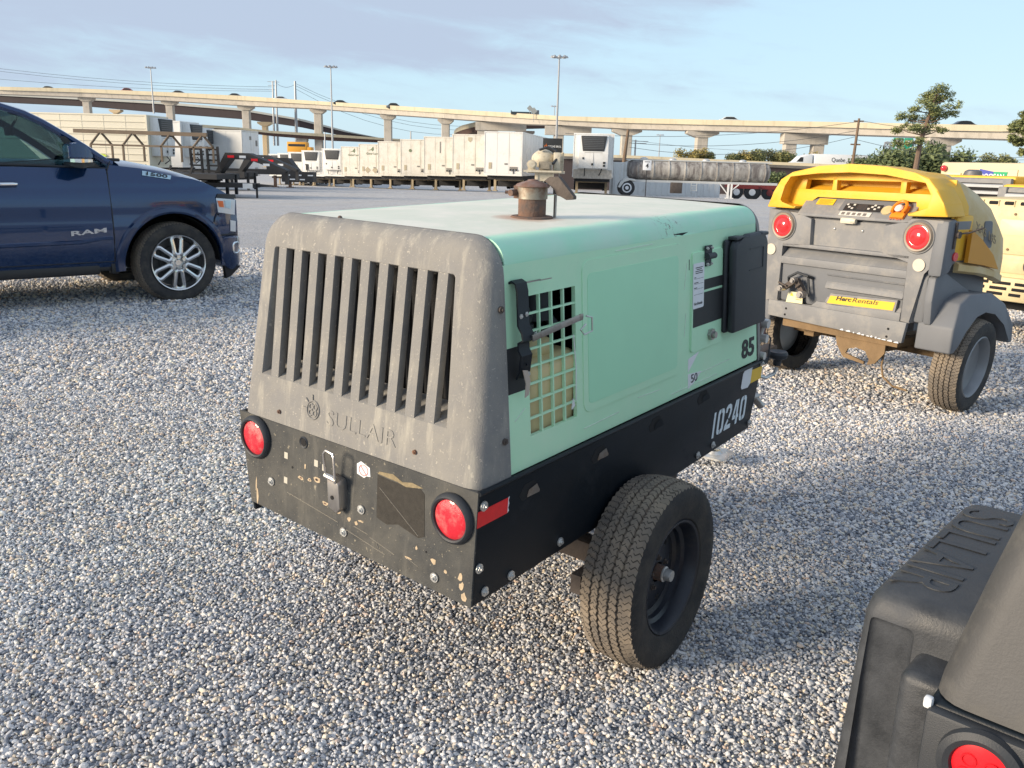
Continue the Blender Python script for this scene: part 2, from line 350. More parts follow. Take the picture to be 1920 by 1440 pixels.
m_green = mat('seafoam_paint', (.48, .80, .54), .50, var=.05, vs_=3, bump=.12, bs=3.2, dirt=(.54, .80, .56), dth=.56, ds=3.5, streak=((.52, .70, .52), (7, 7, 1.2), .58, .22), speck=((.35, .42, .34), 26, .73, .35))
m_greenfresh = mat('seafoam_paint_unfaded', (.39, .77, .51), .34, var=.04, vs_=3)
m_greentop = mat('sunbleached_seafoam', (.74, .76, .58), .66, var=.07, vs_=2.5, bump=.04, bs=300, dirt=(.80, .77, .60), dth=.48, ds=3.2, stretch=(1, 1.6, 1))
m_shroud = mat('weathered_grey_moulding', (.195, .192, .188), .72, var=.07, vs_=7, bump=.22, bs=210, dirt=(.275, .262, .235), dth=.55, ds=9, dw=.2, streak=((.42, .395, .335), (20, 20, 3.2), .52, .55), speck=((.50, .46, .38), 55, .68, .55))
m_plate = mat('weathered_black_plate', (.038, .041, .043), .75, var=.35, vs_=9, bump=.35, bs=330, dirt=(.125, .12, .105), dth=.58, ds=5.5, dw=.2, streak=((.18, .17, .145), (16, 16, 2.5), .55, .5), speck=((.34, .30, .22), 48, .70, .7))
m_chip = mat('bare_primer_chip', (.46, .36, .24), .8, var=.3, vs_=60)
m_tank = mat('yellowed_tank_plastic', (.62, .50, .27), .45, var=.08, vs_=5, spec=.4)

def add_sipes(m, N):
    t = m.node_tree; n = t.nodes; l = t.links; p = n['Principled BSDF']; tc = n.new('ShaderNodeTexCoord'); sx = n.new('ShaderNodeSeparateXYZ'); l.new(tc.outputs['Object'], sx.inputs[0])
    def mt(op, a, b=0.0, c=0.0):
        x = n.new('ShaderNodeMath'); x.operation = op
        for i, v in enumerate((a, b, c)):
            if hasattr(v, 'type'): l.new(v, x.inputs[i])
            else: x.inputs[i].default_value = v
        return x.outputs[0]
    an = mt('MULTIPLY', mt('ARCTAN2', sx.outputs[2], sx.outputs[0]), N/(2*math.pi)); rib = mt('FLOOR', mt('MULTIPLY', mt('ADD', sx.outputs[1], 1.0), 29.0))
    zig = mt('MULTIPLY', mt('PINGPONG', mt('MULTIPLY', sx.outputs[1], 80.0), 1.0), .45)
    fr = mt('FRACT', mt('ADD', mt('ADD', an, zig), mt('MULTIPLY', rib, .37))); cut = mt('LESS_THAN', fr, .17); old = p.inputs['Base Color'].links[0].from_socket
    mx = n.new('ShaderNodeMixRGB'); l.new(mt('MULTIPLY', cut, .8), mx.inputs[0]); l.new(old, mx.inputs[1]); mx.inputs[2].default_value = (.02, .019, .018, 1); l.new(mx.outputs[0], p.inputs['Base Color'])
    b = n.new('ShaderNodeBump'); b.inputs['Strength'].default_value = 1; b.inputs['Distance'].default_value = .004; b.invert = True; l.new(cut, b.inputs['Height']); l.new(b.outputs[0], p.inputs['Normal'])
add_sipes(m_tread, 88)
def tyre_profile(R0, w, bead, crown=.012, grooves=(), gd=.010):
    "half section of a tyre, lathed about its axle: (radius, across)"
    P = [(bead, -w*.40), (bead+.012, -w*.47), ((R0+bead)/2, -w*.53), (R0-.035, -w*.515), (R0-.014, -w*.475)]
    hw = w*.44; xs = [-hw]
    for gq in grooves: xs += [gq-.0045, gq-.0030, gq+.0030, gq+.0045]
    xs.append(hw)
    for x in xs:
        r = R0-crown*(x/hw)**2
        if any(abs(x-gq) < .0035 for gq in grooves): r -= gd
        P.append((r, x))
    P += [(R0-.014, w*.475), (R0-.035, w*.515), ((R0+bead)/2, w*.53), (bead+.012, w*.47), (bead, w*.40)]
    return P
def make_tyre(R0, w, bead, grooves, nseg=120, gd=.010, teeth=3, zig=True):
    prof = tyre_profile(R0, w, bead, grooves=grooves, gd=gd); n0 = 5; n1 = len(prof)-5
    def fn(i, k, r):
        if i in (n0-1, n0, n1-1, n1) and k % teeth == 0: return r-.008        # shoulder sipes
        return r
    g = G(); g.lathe(prof, (0, 0, 0), 'y', nseg, fn=fn)
    if zig:                                                                    # the ribs' edges step sideways
        for v in g.b.verts:
            rr = math.hypot(v.co.x, v.co.z)
            if rr > R0-.03 and abs(v.co.y) < w*.42:
                a = int(round((math.atan2(v.co.z, v.co.x) % (2*math.pi))/(2*math.pi)*nseg)); v.co.y += (.0026 if a % 2 else -.0026)
    me = g.mesh('tyre', m_rubber, 28); me.materials.append(m_tread)
    for p in me.polygons:
        c = p.center
        if math.hypot(c.x, c.z) > R0-.030 and abs(c.y) < w*.49: p.material_index = 1
    return me

# ---------------------------------------------------------------- the pale green compressor in the middle
A = Matrix(((.60984343, -.7925191, -.00211467, -.00684*.87), (.79198261, .60952469, -.03525908, 3.26910*.87), (.02923244, .01982773, .99937597, .0002), (0, 0, 0, 1)))
mc = thing('air_compressor', 'pale green towable air compressor with grey louvred back and rusty exhaust pipe', 'compressor')
mc.matrix_world = A @ Matrix.Scale(.87, 4)
K = .0737                                                   # the hood's sides lean in
ur = lambda z: -.8402+.1438*(z-.8897)
def lean(p): return Vector((p.x, p.y*(1-K/.5453*max(0, p.z-.8897)), p.z))
def sidep(p): return Vector((p.x, p.y+K*(p.z-.8897), p.z))  # flat part drawn on y=-.5453
YS = -.5453
# --- lower body
zt, yb = .8897, .5527
q = [(-.868, .541), (-.842, zt), (1.172, zt-.005), (1.165, .86), (1.087, .576)]
obj('side_skirt', G().prism(q, 'y', -yb, -yb+.012, .003), m_black, mc)
g = G(); g.prism(q, 'y', yb-.012, yb, .003); g.map(lambda p: Vector((p.x, p.y-.078*(zt-p.z)/(zt-.55), p.z))); obj('side_skirt', g, m_black, mc)
g = G(); g.tube([(-.842, -yb-.001, zt-.004), (1.17, -yb-.001, zt-.009)], .008, 8); obj('skirt_edge', g, m_black, mc)
g = G(); g.loft([[(-.868+dx, -yb, .541), (-.8656+dx, .480, .571), (-.8402+dx, yb, zt), (-.8402+dx, -yb, zt)] for dx in (-.004, .006)])
plate = obj('rear_plate', g, m_plate, mc)
def onplate(v, z, d=0):
    t = (z-.541)/(zt-.541); return Vector((-.868+.0278*t-.004-d, -v, z))
PX = Vector((0, -1, 0)); PZ = Vector((.0278, 0, zt-.541)).normalized()
g = G(); g.box(-.82, 1.1, -.53, .46, .60, .62); g.box(1.07, 1.09, -.53, .53, .58, .88); obj('floor_pan', g, m_dark, mc)
# --- rear shroud with louvre opening
def contour(ins, z0=.885, w=.549, z1=1.581, rt=.105):
    w -= ins; z1 -= ins; rt = max(.02, rt-ins*.6); P = []
    for i in range(12): P.append((-w+2*w*i/12, z0))
    for i in range(14): P.append((w, z0+(z1-rt-z0)*i/14))
    for i in range(8): a = math.pi/2*i/8; P.append((w-rt+rt*math.cos(a), z1-rt+rt*math.sin(a)))
    for i in range(16): P.append((w-rt-2*(w-rt)*i/16, z1))
    for i in range(8): a = math.pi/2*i/8; P.append((-w+rt-rt*math.sin(a), z1-rt+rt*math.cos(a)))
    for i in range(14): P.append((-w, z1-rt-(z1-rt-z0)*i/14))
    return P
def holec(y0, y1, z0, z1, r=.012):
    P = []
    for i in range(12): P.append((y0+(y1-y0)*i/12, z0))
    for i in range(14): P.append((y1, z0+(z1-r-z0)*i/14))
    for i in range(8): a = math.pi/2*i/8; P.append((y1-r+r*math.cos(a), z1-r+r*math.sin(a)))
    for i in range(16): P.append((y1-r-(y1-y0-2*r)*i/16, z1))
    for i in range(8): a = math.pi/2*i/8; P.append((y0+r-r*math.sin(a), z1-r+r*math.cos(a)))
    for i in range(14): P.append((y0, z1-r-(z1-r-z0)*i/14))
    return P
rings = [[(-.690, y, z) for y, z in contour(0)]]
rr = .055
for t in (0, 22.5, 45, 67.5, 90):
    a = R(t); rings.append([(ur(z)+rr*(1-math.sin(a)), y, z) for y, z in contour(rr*(1-math.cos(a)))])
H0, H1, HZ0, HZ1 = -.415, .450, 1.045, 1.470
rings.append([(ur(z), y, z) for y, z in holec(H0-.004, H1+.004, HZ0-.004, HZ1+.004)])
rings.append([(ur(z)+.006, y, z) for y, z in holec(H0, H1, HZ0, HZ1)])
rings.append([(ur(z)+.105, y, z) for y, z in holec(H0+.004, H1-.004, HZ0+.035, HZ1-.01)])
g = G(); g.loft(rings, False, False); g.map(lean)
shroud = obj('rear_shroud', g, m_shroud, mc, 40)
# louvre bars (one each, sharing a mesh)
g = G(); nb = []
pr = [(.0, -.019), (.0, .019), (.008, .020), (.028, .0175), (.028, -.0175), (.008, -.020)]
g.loft([[(ur(z)+.001+x, y, z) for x, y in pr] for z in (HZ0-.02, 1.25, HZ1+.006)]); 
bm_ = g.mesh('slat', m_shroud, 30)
bm_.materials.clear(); bm_.materials.append(m_shroud)
for i in range(10):
    link('slat', bm_, mc, (0, .376-.0795*i, 0))
# radiator behind the bars: frame columns and dark core
g = G(); g.box(-.655, -.62, H0-.03, H1+.03, HZ0-.02, 1.49); obj('radiator_core', g, mat('radiator_core', (.016, .017, .019), .6, var=.5, vs_=40, bump=.8, bs=300), mc)
g = G()
for i in range(12): g.box(-.70, -.69, .4155-.0795*i-.010, .4155-.0795*i+.010, HZ0, 1.48)
g.box(-.70, -.69, H0, H1, 1.452, 1.48); obj('core_guard', g, mat('grey_guard', (.020, .021, .022), .7, dirt=(.05, .045, .04), dth=.62, ds=18), mc)
g = G(); g.box(-.735, -.70, -.405, -.383, 1.09, 1.27, .008); obj('overflow_bottle', g, m_tank, mc)
# raised lettering and emblem on the shroud
SL = Vector((.1438, 0, 1)).normalized()
def onsh(v, z, d=0): return Vector((ur(z)-d, -v*(1-K/.5453*max(0, z-.8897)), z))
text('lettering', 'SULLAIR', m_shroud, mc, onsh(-.098, .938), PX, SL, .315, .050, .003)
g = G()
for (a, b, r) in ((0, 0, .030), (-.010, .010, .009), (.010, .010, .009), (-.010, -.010, .009), (.010, -.010, .009)):
    g.tube([onsh(-.168+a+r*math.cos(t), .972+b+r*math.sin(t), .001) for t in [2*math.pi*k/18 for k in range(18)]], .0032, 6, closed=True)
for da in (100, 140, 180): g.bar(onsh(-.168+.030*math.cos(R(da)), .972+.030*math.sin(R(da)), .001), onsh(-.168+.05*math.cos(R(da)), .972+.05*math.sin(R(da)), .001), .006)
obj('emblem', g, m_shroud, mc)
def bolt(name, c, axis, r, m, mat_, parent, h=.008, washer=True):
    g = G(); ax = axis
    if washer: g.disc(c, r*1.45, ax, h*.35, 16)
    g.disc(c, r, ax, h, 6 if name == 'bolt' else 14); g.disc(c, r*.45, ax, h*1.9, 10)
    return obj(name, g, mat_, parent)
for v, z in ((-.338, .930), (.30, .945)): bolt('screw', onsh(v, z, .002), 'x', .007, 0, m_rust, mc, .008, False)
for u, z in ((-.712, 1.385), (-.716, 1.005)):
    p = Vector((u, YS+K*(z-.8897)-.004, z)); bolt('screw', p, 'y', .010, 0, m_darkrust, mc, .012, False)
# --- hood
ztop, rs_ = 1.573, .070
def hood_sec(u, ins=0):
    w = .5453-K*(1.507-.8897)-ins; P = [(u, -w, 1.507)]
    for i in range(9): a = math.pi/2*i/8; P.append((u, -(w-rs_+rs_*math.cos(a)), ztop-rs_-ins+rs_*math.sin(a)))
    for i in range(1, 12): y = -(w-rs_)+2*(w-rs_)*i/12; P.append((u, y, ztop-ins+.006*(1-(y/(w-rs_))**2)))
    for i in range(9): a = math.pi/2*(8-i)/8; P.append((u, (w-rs_+rs_*math.cos(a)), ztop-rs_-ins+rs_*math.sin(a)))
    P.append((u, w, 1.507)); return P
g = G(); g.loft([hood_sec(u) for u in np.linspace(-.683, 1.052, 14)]); 
def dent(p):
    d = math.hypot((p.x-.40)/.10, (p.z-1.52)/.035)
    if p.y < -.35 and d < 1: p = p+Vector((0, .012*(1-d), 0))
    return p
g.map(dent); hood = obj('hood', g, m_hood, mc, 40)
for s_ in (-1, 1): g = G(); g.box(-.688, 1.05, s_*.490-.004, s_*.490+.004, 1.498, 1.512); obj('seam', g, m_dark, mc)
# --- sides of the hood
def side_piece(name, g, m, **k):
    g.map(sidep); return obj(name, g, m, mc, 30, **k)
vt = (-.585, -.337, .985, 1.405)
g = G(); y0, y1 = YS, YS+.014
g.box(-.692, vt[0], y0, y1, .893, 1.503); g.prism([(vt[1], .893), (1.118, .893), (1.052, 1.503), (vt[1], 1.503)], 'y', y0, y1); g.box(vt[0], vt[1], y0, y1, .893, vt[2]); g.box(vt[0], vt[1], y0, y1, vt[3], 1.503)
bmesh.ops.remove_doubles(g.b, verts=g.b.verts[:], dist=1e-5); side_piece('side_panel', g, m_green)
g = G(); g.prism([(-.692, .893), (1.05, .893), (1.05, 1.503), (-.692, 1.503)], 'y', -YS-.014, -YS); g.map(lambda p: Vector((p.x, p.y-K*(p.z-.8897), p.z))); obj('side_panel', g, m_green, mc)
g = G(); nx, nz = 4, 8
for i in range(1, nx): x = vt[0]+(vt[1]-vt[0])*i/nx; g.box(x-.0030, x+.0030, y0+.001, y1-.003, vt[2], vt[3])
for i in range(1, nz): z = vt[2]+(vt[3]-vt[2])*i/nz; g.box(vt[0], vt[1], y0+.0022, y1-.0045, z-.0030, z+.0030)
side_piece('vent_grille', g, m_green)
# what shows through the vent: bottle, cap, hoses
g = G(); g.box(-.57, -.30, -.515, -.36, .93, 1.205, .035, 3); g.box(-.53, -.40, -.49, -.39, 1.19, 1.255, .03, 3); obj('coolant_bottle', g, m_tank, mc)
g = G(); g.disc((-.50, -.43, 1.275), .035, 'z', .05, 20); obj('bottle_cap', g, m_blackplastic, mc)
text('lettering', '02751', m_ink, mc, (-.521, -.4705, 1.262), (1, 0, 0), (0, 0, 1), .045, .018, .001)
g = G(); g.box(-.525, -.472, -.470, -.466, 1.255, 1.288); obj('cap_label', g, m_white, mc)
g = G(); g.tube([(-.60, -.47, 1.42), (-.52, -.46, 1.33), (-.56, -.45, 1.22), (-.50, -.47, 1.16)], .020, 10); g.tube([(-.45, -.42, 1.42), (-.40, -.40, 1.35), (-.36, -.45, 1.28)], .016, 10)
g.lathe([(.0, 0), (.06, 0), (.06, .12), (.0, .12)], (-.41, -.40, 1.30), 'z', 20); obj('engine_hose', g, m_blackplastic, mc)
g = G(); g.box(-.60, .9, -.28, .45, .90, 1.46); obj('dark_backing', g, m_dark, mc)  # dark backing box inside the hood, its colour standing in for interior shade
# unfaded rectangle where an old panel decal sat, its edge slightly pressed
def rr2(x0, x1, z0, z1, r, n=6):
    P = []
    for cx, cz, a0 in ((x1-r, z0+r, -90), (x1-r, z1-r, 0), (x0+r, z1-r, 90), (x0+r, z0+r, 180)):
        for i in range(n+1): a = R(a0+90*i/n); P.append((cx+r*math.cos(a), cz+r*math.sin(a)))
    return P
side_piece('pressed_panel', G().prism(rr2(-.300, .375, .985, 1.478, .035), 'y', YS-.003, YS+.002, .0015, 1), m_green)
side_piece('decal_ghost', G().prism(rr2(-.272, .340, 1.012, 1.435, .02), 'y', YS-.0042, YS), m_greenfresh)
# small access door
dr = rr2(.450, .716, 1.048, 1.432, .012)
door = side_piece('access_door', G().prism(dr, 'y', YS-.007, YS, .002, 1), m_green)
door['label'] = 'small hinged access door with black band and paper label'
side_piece('decal_band', G().box(.4600, .73, YS-.0082, YS-.007, 1.145, 1.272), m_ink)
side_piece('decal_band', G().box(.4600, .73, YS-.0082, YS-.007, 1.282, 1.322), m_ink)
side_piece('decal_band', G().box(-.690, vt[0]-.002, YS-.0012, YS, 1.134, 1.268), m_ink)
lb = side_piece('label', G().prism(rr2(.452, .545, 1.218, 1.392, .008), 'y', YS-.0096, YS-.0082), m_white)
g = G()
for i, (z, a, b) in enumerate(((1.375, .47, .53), (1.368, .478, .522), (1.361, .468, .532), (1.354, .47, .53), (1.338, .46, .475), (1.318, .46, .495), (1.298, .46, .485))): g.box(a, b, YS-.0100, YS-.0096, z-.0016, z+.0016)
for z in (1.333, 1.313, 1.293, 1.272): g.box(.46, .538, YS-.0100, YS-.0096, z-.0005, z+.0005)
side_piece('print', g, m_ink)
tx = text('lettering', 'HercRentals', m_ink, mc, (.462, YS-.0100+K*(1.232-.8897), 1.232), (1, 0, 0), (0, K, 1), .07, .011, .0006)
g = G(); g.box(.548, .606, YS-.013, YS-.006, 1.403, 1.452, .002); g.box(.553, .600, YS-.013, YS-.006, 1.372, 1.400, .002); g.tube([(.546, YS-.020, 1.412), (.612, YS-.020, 1.412)], .012, 12); side_piece('hinge', g, m_blackplastic)
for x, z in ((.557, 1.442), (.597, 1.442), (.560, 1.381), (.592, 1.381)): bolt('bolt', (x, YS+K*(z-.8897)-.015, z), 'y', .0065, 0, m_zinc, mc, .008, False)
g = G(); g.disc((.612, YS-.014, 1.097), .024, 'y', .016, 6); g.disc((.612, YS-.022, 1.097), .014, 'y', .024, 12); side_piece('door_latch', g, m_steel)
# black document box
zb0, zb1 = 1.082, 1.462
g = G(); g.box(.718, 1.062, YS-.024, YS-.002, zb0, zb1, .012, 3)
bx = side_piece('document_box', g, m_blackplastic); bx['label'] = 'black plastic document box bolted to the side'
def topcut(p):
    return p
g = G(); g.prism([(.722, zb0+.004), (.722, zb1-.030), (.742, zb1-.004), (.81, zb1-.002), (.86, zb1+.016), (.97, zb1+.016), (1.01, zb1+.0), (1.04, zb1-.004), (1.058, zb1-.03), (1.058, zb0+.004)], 'y', YS-.060, YS-.027, .012, 3); g.map(sidep)
lid = link('lid', g.mesh('lid', m_blackplastic, 30), bx)
g = G()
for a, b in (((.86, 1.33), (1.0, 1.33)), ((1.0, 1.33), (1.0, 1.418)), ((.86, 1.418), (1.0, 1.418))): g.bar((a[0], YS-.0605, a[1]), (b[0], YS-.0605, b[1]), .004, .004)
g.map(sidep); link('lid_emboss', g.mesh('lid_emboss', m_blackplastic), bx)
for x in (.775, 1.035):
    g = G(); g.box(x-.035, x+.035, YS-.055, YS-.015, zb1-.002, zb1+.012, .004); g.map(sidep); link('clasp', g.mesh('clasp', m_blackplastic), bx)
# numbers and torn stickers on the side
def stext(body, x0, z0, w, h, m, d=.0006, yb_=None, **k):
    y = (YS+K*(z0-.8897) if yb_ is None else yb_)-.0012; return text('lettering', body, m, mc, (x0, y, z0), (1, 0, 0), (0, K if yb_ is None else 0, 1), w, h, d*3, **k)
stext('85', .945, .925, .135, .085, m_ink, bold=.03)
side_piece('torn_sticker', G().prism([(.437, .972), (.437, 1.025), (.53, 1.040)], 'y', YS-.0012, YS), m_white)
side_piece('torn_sticker', G().prism([(.439, .905), (.437, .965), (.555, .955), (.50, .925)], 'y', YS-.0012, YS), m_white)
stext('50', .462, .925, .055, .033, m_ink)
side_piece('clip', G().box(.432, .436, YS-.001, YS, 1.37, 1.41), m_ink)
# decals and stencil on the black skirt
g = G(); g.prism([(-.849, .783), (-.845, .832), (-.708, .832), (-.711, .784)], 'y', -yb-.0012, -yb); obj('reflector_tape', g, m_redref, mc)
g = G(); g.prism([(-.711, .784), (-.704, .79), (-.708, .80), (-.703, .812), (-.706, .823), (-.702, .834), (-.708, .832)], 'y', -yb-.0012, -yb); obj('tape_end', g, m_white, mc)
g = G(); g.prism([(1.050, .797), (1.054, .859), (1.172, .855), (1.168, .797)], 'y', -yb-.0012, -yb); obj('reflector_tape', g, m_yellow, mc, label='amber reflector tape at the front end')
g = G(); g.prism([(.955, .79), (.945, .80), (.955, .862), (.98, .88), (1.055, .885), (1.052, .86), (1.045, .80), (1.02, .785)], 'y', -yb-.0024, -yb-.0013); obj('label', g, m_white, mc)
m_stencil = mat('white_stencil_paint', (.72, .80, .84), .6, var=.12, vs_=30)
def stencil(ch, x0, z0, w, h):
    "stencilled italic figure: solid shapes with bridges between them"
    sh = .16
    shapes = {'1': [[(.30, 0), (.62, 0), (.62, 1), (.30, 1)]],
              '0': [[(.0, .14), (.12, .03), (.40, .0), (.40, .16), (.28, .2), (.28, .8), (.40, .84), (.40, 1.0), (.12, .97), (.0, .86)], [(.54, .0), (.86, .03), (1, .14), (1, .86), (.86, .97), (.54, 1), (.54, .84), (.72, .8), (.72, .2), (.54, .16)]],
              '2': [[(.0, .70), (.26, .70), (.30, .82), (.50, .86), (.68, .80), (.70, .66), (.50, .46), (.66, .40), (.92, .58), (1, .74), (.92, .92), (.66, 1), (.30, 1), (.06, .90)], [(.44, .42), (.02, .16), (.0, .0), (1, .0), (1, .17), (.36, .17), (.58, .34)]],
              '4': [[(.0, .24), (.46, .24), (.46, .38), (.26, .38), (.62, 1), (.36, 1), (.0, .38)], [(.58, .0), (.86, .0), (.86, .24), (1, .24), (1, .38), (.86, .38), (.86, 1), (.70, 1), (.58, .80)]]}[ch]
    g = G()
    for P in shapes: g.prism([(x0+(px+sh*pz/w*h*.55)*w, z0+pz*h) for px, pz in P], 'y', -yb-.0011, -yb)
    return obj('stencil_figure', g, m_stencil, mc)
for i, ch in enumerate('10240'): stencil(ch, (.672, .728, .805, .882, .958)[i], .632+.002*i, .062 if i else .05, .112)
for x, z in ((-.823, .845), (-.840, .656), (-.689, .571), (-.813, .571), (-.430, .583), (.560, .596), (.701, .602), (1.079, .604), (1.155, .872)):
    bolt('bolt', (x, -yb-.004, z), 'y', .0105, 0, m_zinc, mc, .012)
for x, z in ((-.611, .822), (-.217, .824), (.17, .832), (.561, .845)):
    g = G(); g.prism([(x-.045, z-.004), (x-.02, z+.025), (x+.03, z+.027), (x+.045, z+.01), (x+.015, z-.025), (x-.03, z-.026)], 'y', -yb-.0008, -yb); obj('slot', g, m_dark, mc)
    g = G(); g.loft([[(x-.005, -yb-.002, z-.02), (x+.040, -yb-.014, z-.012), (x+.042, -yb-.014, z-.006), (x-.005, -yb-.002, z-.014)], [(x+.0, -yb-.004, z+.0), (x+.03, -yb-.010, z+.014), (x+.032, -yb-.010, z+.016), (x, -yb-.004, z+.004)]]); obj('tab', g, m_steel if x < 0 else m_black, mc)
# bracket strap beside the vent
g = G(); bw = .031
path = [(.0, 1.452), (-.012, 1.458), (-.030, 1.452), (-.036, 1.43), (-.036, 1.335), (-.052, 1.315), (-.055, 1.295), (-.034, 1.285), (-.034, 1.265), (-.046, 1.25), (-.034, 1.20), (-.02, 1.18)]
rings = []
for i, (dy, z) in enumerate(path):
    a = path[max(0, i-1)]; b = path[min(len(path)-1, i+1)]; t = Vector((0, b[0]-a[0], b[1]-a[1])).normalized(); nn = Vector((0, t.z, -t.y))*.003
    yy = YS+K*(z-.8897)+dy*.8
    rings.append([(-.668, yy+nn.y, z+nn.z), (-.618, yy+nn.y, z+nn.z), (-.618, yy-nn.y, z-nn.z), (-.668, yy-nn.y, z-nn.z)])
g.loft(rings); br = obj('strap_bracket', g, m_black, mc)
g = G(); g.box(-.635, -.545, YS+.03, YS+.035, 1.449, 1.453); g.box(-.56, -.505, YS+.02, YS+.024, 1.451, 1.4535); g.map(lambda p: p+Vector((0, -.012, 0))); obj('hook', g, m_steel, mc)
g = G(); g.tube([(-.63, YS-.02, 1.298), (-.52, YS-.035, 1.318), (-.43, YS-.035, 1.326), (-.375, YS-.02, 1.322), (-.36, YS+.0, 1.315)], .003, 6, ry=.011); obj('clamp_band', g, m_steel, mc)
g = G(); g.tube([(-.37, YS-.03, 1.325), (-.345, YS-.035, 1.318), (-.34, YS-.035, 1.275), (-.375, YS-.03, 1.268), (-.395, YS-.028, 1.285), (-.37, YS-.03, 1.30)], .003, 6); obj('wire_clip', g, m_zinc, mc)
g = G(); g.tube([(-.39, YS-.0, 1.265), (-.385, YS-.012, 1.16), (-.368, YS-.006, 1.05)], .0018, 5); g.prism([(-.378, 1.02), (-.362, 1.03), (-.372, 1.055)], 'y', YS+.0, YS+.004); obj('cable_tie', g, m_white, mc)
g = G(); g.prism([(-.662, 1.21), (-.640, 1.205), (-.625, 1.17), (-.632, 1.13), (-.648, 1.125), (-.645, 1.165)], 'y', YS-.015, YS-.012); obj('tape_scrap', g, mat('dirty_cloth', (.45, .38, .32), .9), mc)
for x, z, m_ in ((-.656, 1.362, m_zinc), (-.630, 1.365, m_zinc), (-.64, 1.222, m_black), (-.63, 1.192, m_zinc)): bolt('bolt', (x, YS+K*(z-.8897)-.030, z), 'y', .0075, 0, m_, mc, .008, False)
# --- front shroud
rings = []
for u, ins in ((1.055, .0), (1.075, .0), (1.10, .006), (1.145, .03), (1.165, .075)):
    rings.append([(u+.108*max(0, 1.50-z), y, z) for y, z in contour(ins)])
g = G(); g.loft(rings, False, True); g.map(lean); obj('front_shroud', g, m_shroud, mc, 40)
# --- exhaust stack
ex, ey = -.147, -.192
g = G(); g.lathe([(.049, 1.572), (.072, 1.574), (.074, 1.579), (.070, 1.583), (.050, 1.584)], (ex, ey, 0), 'z', 28); g.lathe([(.0, 1.57), (.0475, 1.572), (.0475, 1.668), (.0, 1.668)], (ex, ey, 0), 'z', 28); pipe = obj('exhaust_pipe', g, m_rust, mc)
g = G(); g.lathe([(.0465, 1.640), (.0515, 1.641), (.0515, 1.680), (.0465, 1.681)], (ex, ey, 0), 'z', 28); band = obj('clamp_ring', g, mat('scorched_steel', (.30, .27, .22), .5, .6, var=.3, vs_=14, dirt=(.19, .11, .07), dth=.55, ds=16), mc)
g = G(); g.lathe([(.0, 1.706), (.016, 1.704), (.018, 1.701), (.053, 1.690), (.059, 1.684), (.058, 1.681), (.0, 1.682)], (ex, ey, 0), 'z', 28); obj('rain_cap', g, mat('rusty_cap', (.27, .20, .18), .6, .3, var=.35, vs_=18, dirt=(.20, .10, .065), dth=.5, ds=16), mc)
g = G(); g.disc((ex-.035, ey+.045, 1.660), .011, 'x', .06, 10); g.tube([(ex-.05, ey+.055, 1.661), (ex-.062, ey+.07, 1.661)], .0055, 8); g.box(ex-.030, ex-.022, ey+.035, ey+.058, 1.64, 1.682); obj('clamp_bolt', g, m_rust, mc)
g = G(); g.prism([(.0, 1.70), (-.02, 1.715), (-.055, 1.718), (-.115, 1.655), (-.115, 1.645), (-.085, 1.642), (-.075, 1.652), (-.05, 1.655), (-.045, 1.675)], 'x', -.012, .012, .003); g.xf(Matrix.Translation((ex+.03, ey-.030, 0)) @ Matrix.Rotation(R(8), 4, 'Z')); obj('counterweight', g, m_darkrust, mc)
g = G(); g.prism([(-.092, -.035), (-.08, -.029), (-.05, -.045), (-.048, -.055)], 'z', ztop+.0045, ztop+.0055); obj('slot', g, m_dark, mc)
g = G(); g.tube([(ex+.065, ey-.05, ztop), (ex+.065, ey-.05, 1.655)], .006, 6); obj('bracket_stay', g, m_steel, mc)
g = G(); g.ball((0, 0, 0), .008, 8, 6); g.xf(Matrix.Translation((-.668, .19, 1.578))); obj('screw', g, m_rust, mc)
# --- rear lamps
for v, z in ((-.451, .815), (.467, .791)):
    c = onplate(v, z)
    g = G(); g.lathe([(.060, -.010), (.062, -.018), (.067, -.021), (.074, -.016), (.078, -.006), (.078, .0)], c, 'x', 36); lp = obj('tail_lamp', g, m_blackplastic, mc)
    g = G(); g.lathe([(.0, -.019), (.03, -.0188), (.052, -.0165), (.0625, -.010), (.0625, -.002)], c, 'x', 36); link('lens', g.mesh('lens', m_red, 40), lp)
# --- latch, holes, chips and scraps on the plate
c = onplate(.0, .79)
g = G(); g.prism([(-.036, .795), (.010, .789), (.018, .775), (.020, .695), (.004, .676), (-.036, .689)], 'x', c.x-.040, c.x-.001, .004); g.map(lambda p: Vector((p.x, -p.y, p.z))); la = obj('latch', g, m_steel, mc)
g = G(); g.tube([(c.x-.046, .034, .808), (c.x-.050, .034, .875), (c.x-.046, .028, .885), (c.x-.046, -.006, .881), (c.x-.05, -.013, .872), (c.x-.048, -.013, .785)], .0042, 8); g.tube([(c.x-.042, .036, .800), (c.x-.042, -.016, .795)], .011, 10); link('bail', g.mesh('bail', mat('bright_steel', (.62, .58, .54), .25, .9, var=.15, vs_=20)), la)
g = G(); g.disc((c.x-.0405, .012, .728), .007, 'x', .004, 12); link('slot', g.mesh('slot', m_dark), la)
def decal(name, pts, m, d=.0008):
    g = G(); n = len(pts); a = [onplate(v, z, .0002) for v, z in pts]; b = [onplate(v, z, d) for v, z in pts]; g.loft([a, b]); return obj(name, g, m, mc, 0)
decal('sticker', [(.062, .818), (.060, .850), (.078, .862), (.118, .850), (.122, .822), (.105, .820), (.095, .812)], m_white, .0012)
g = G(); g.tube([onplate(.091+.020*math.cos(t), .836+.017*math.sin(t), .0016) for t in [2*math.pi*k/16 for k in range(16)]], .0014, 5, closed=True); g.bar(onplate(.078, .848, .0016), onplate(.104, .824, .0016), .002); obj('print', g, mat('faded_red_print', (.55, .2, .18), .7), mc)
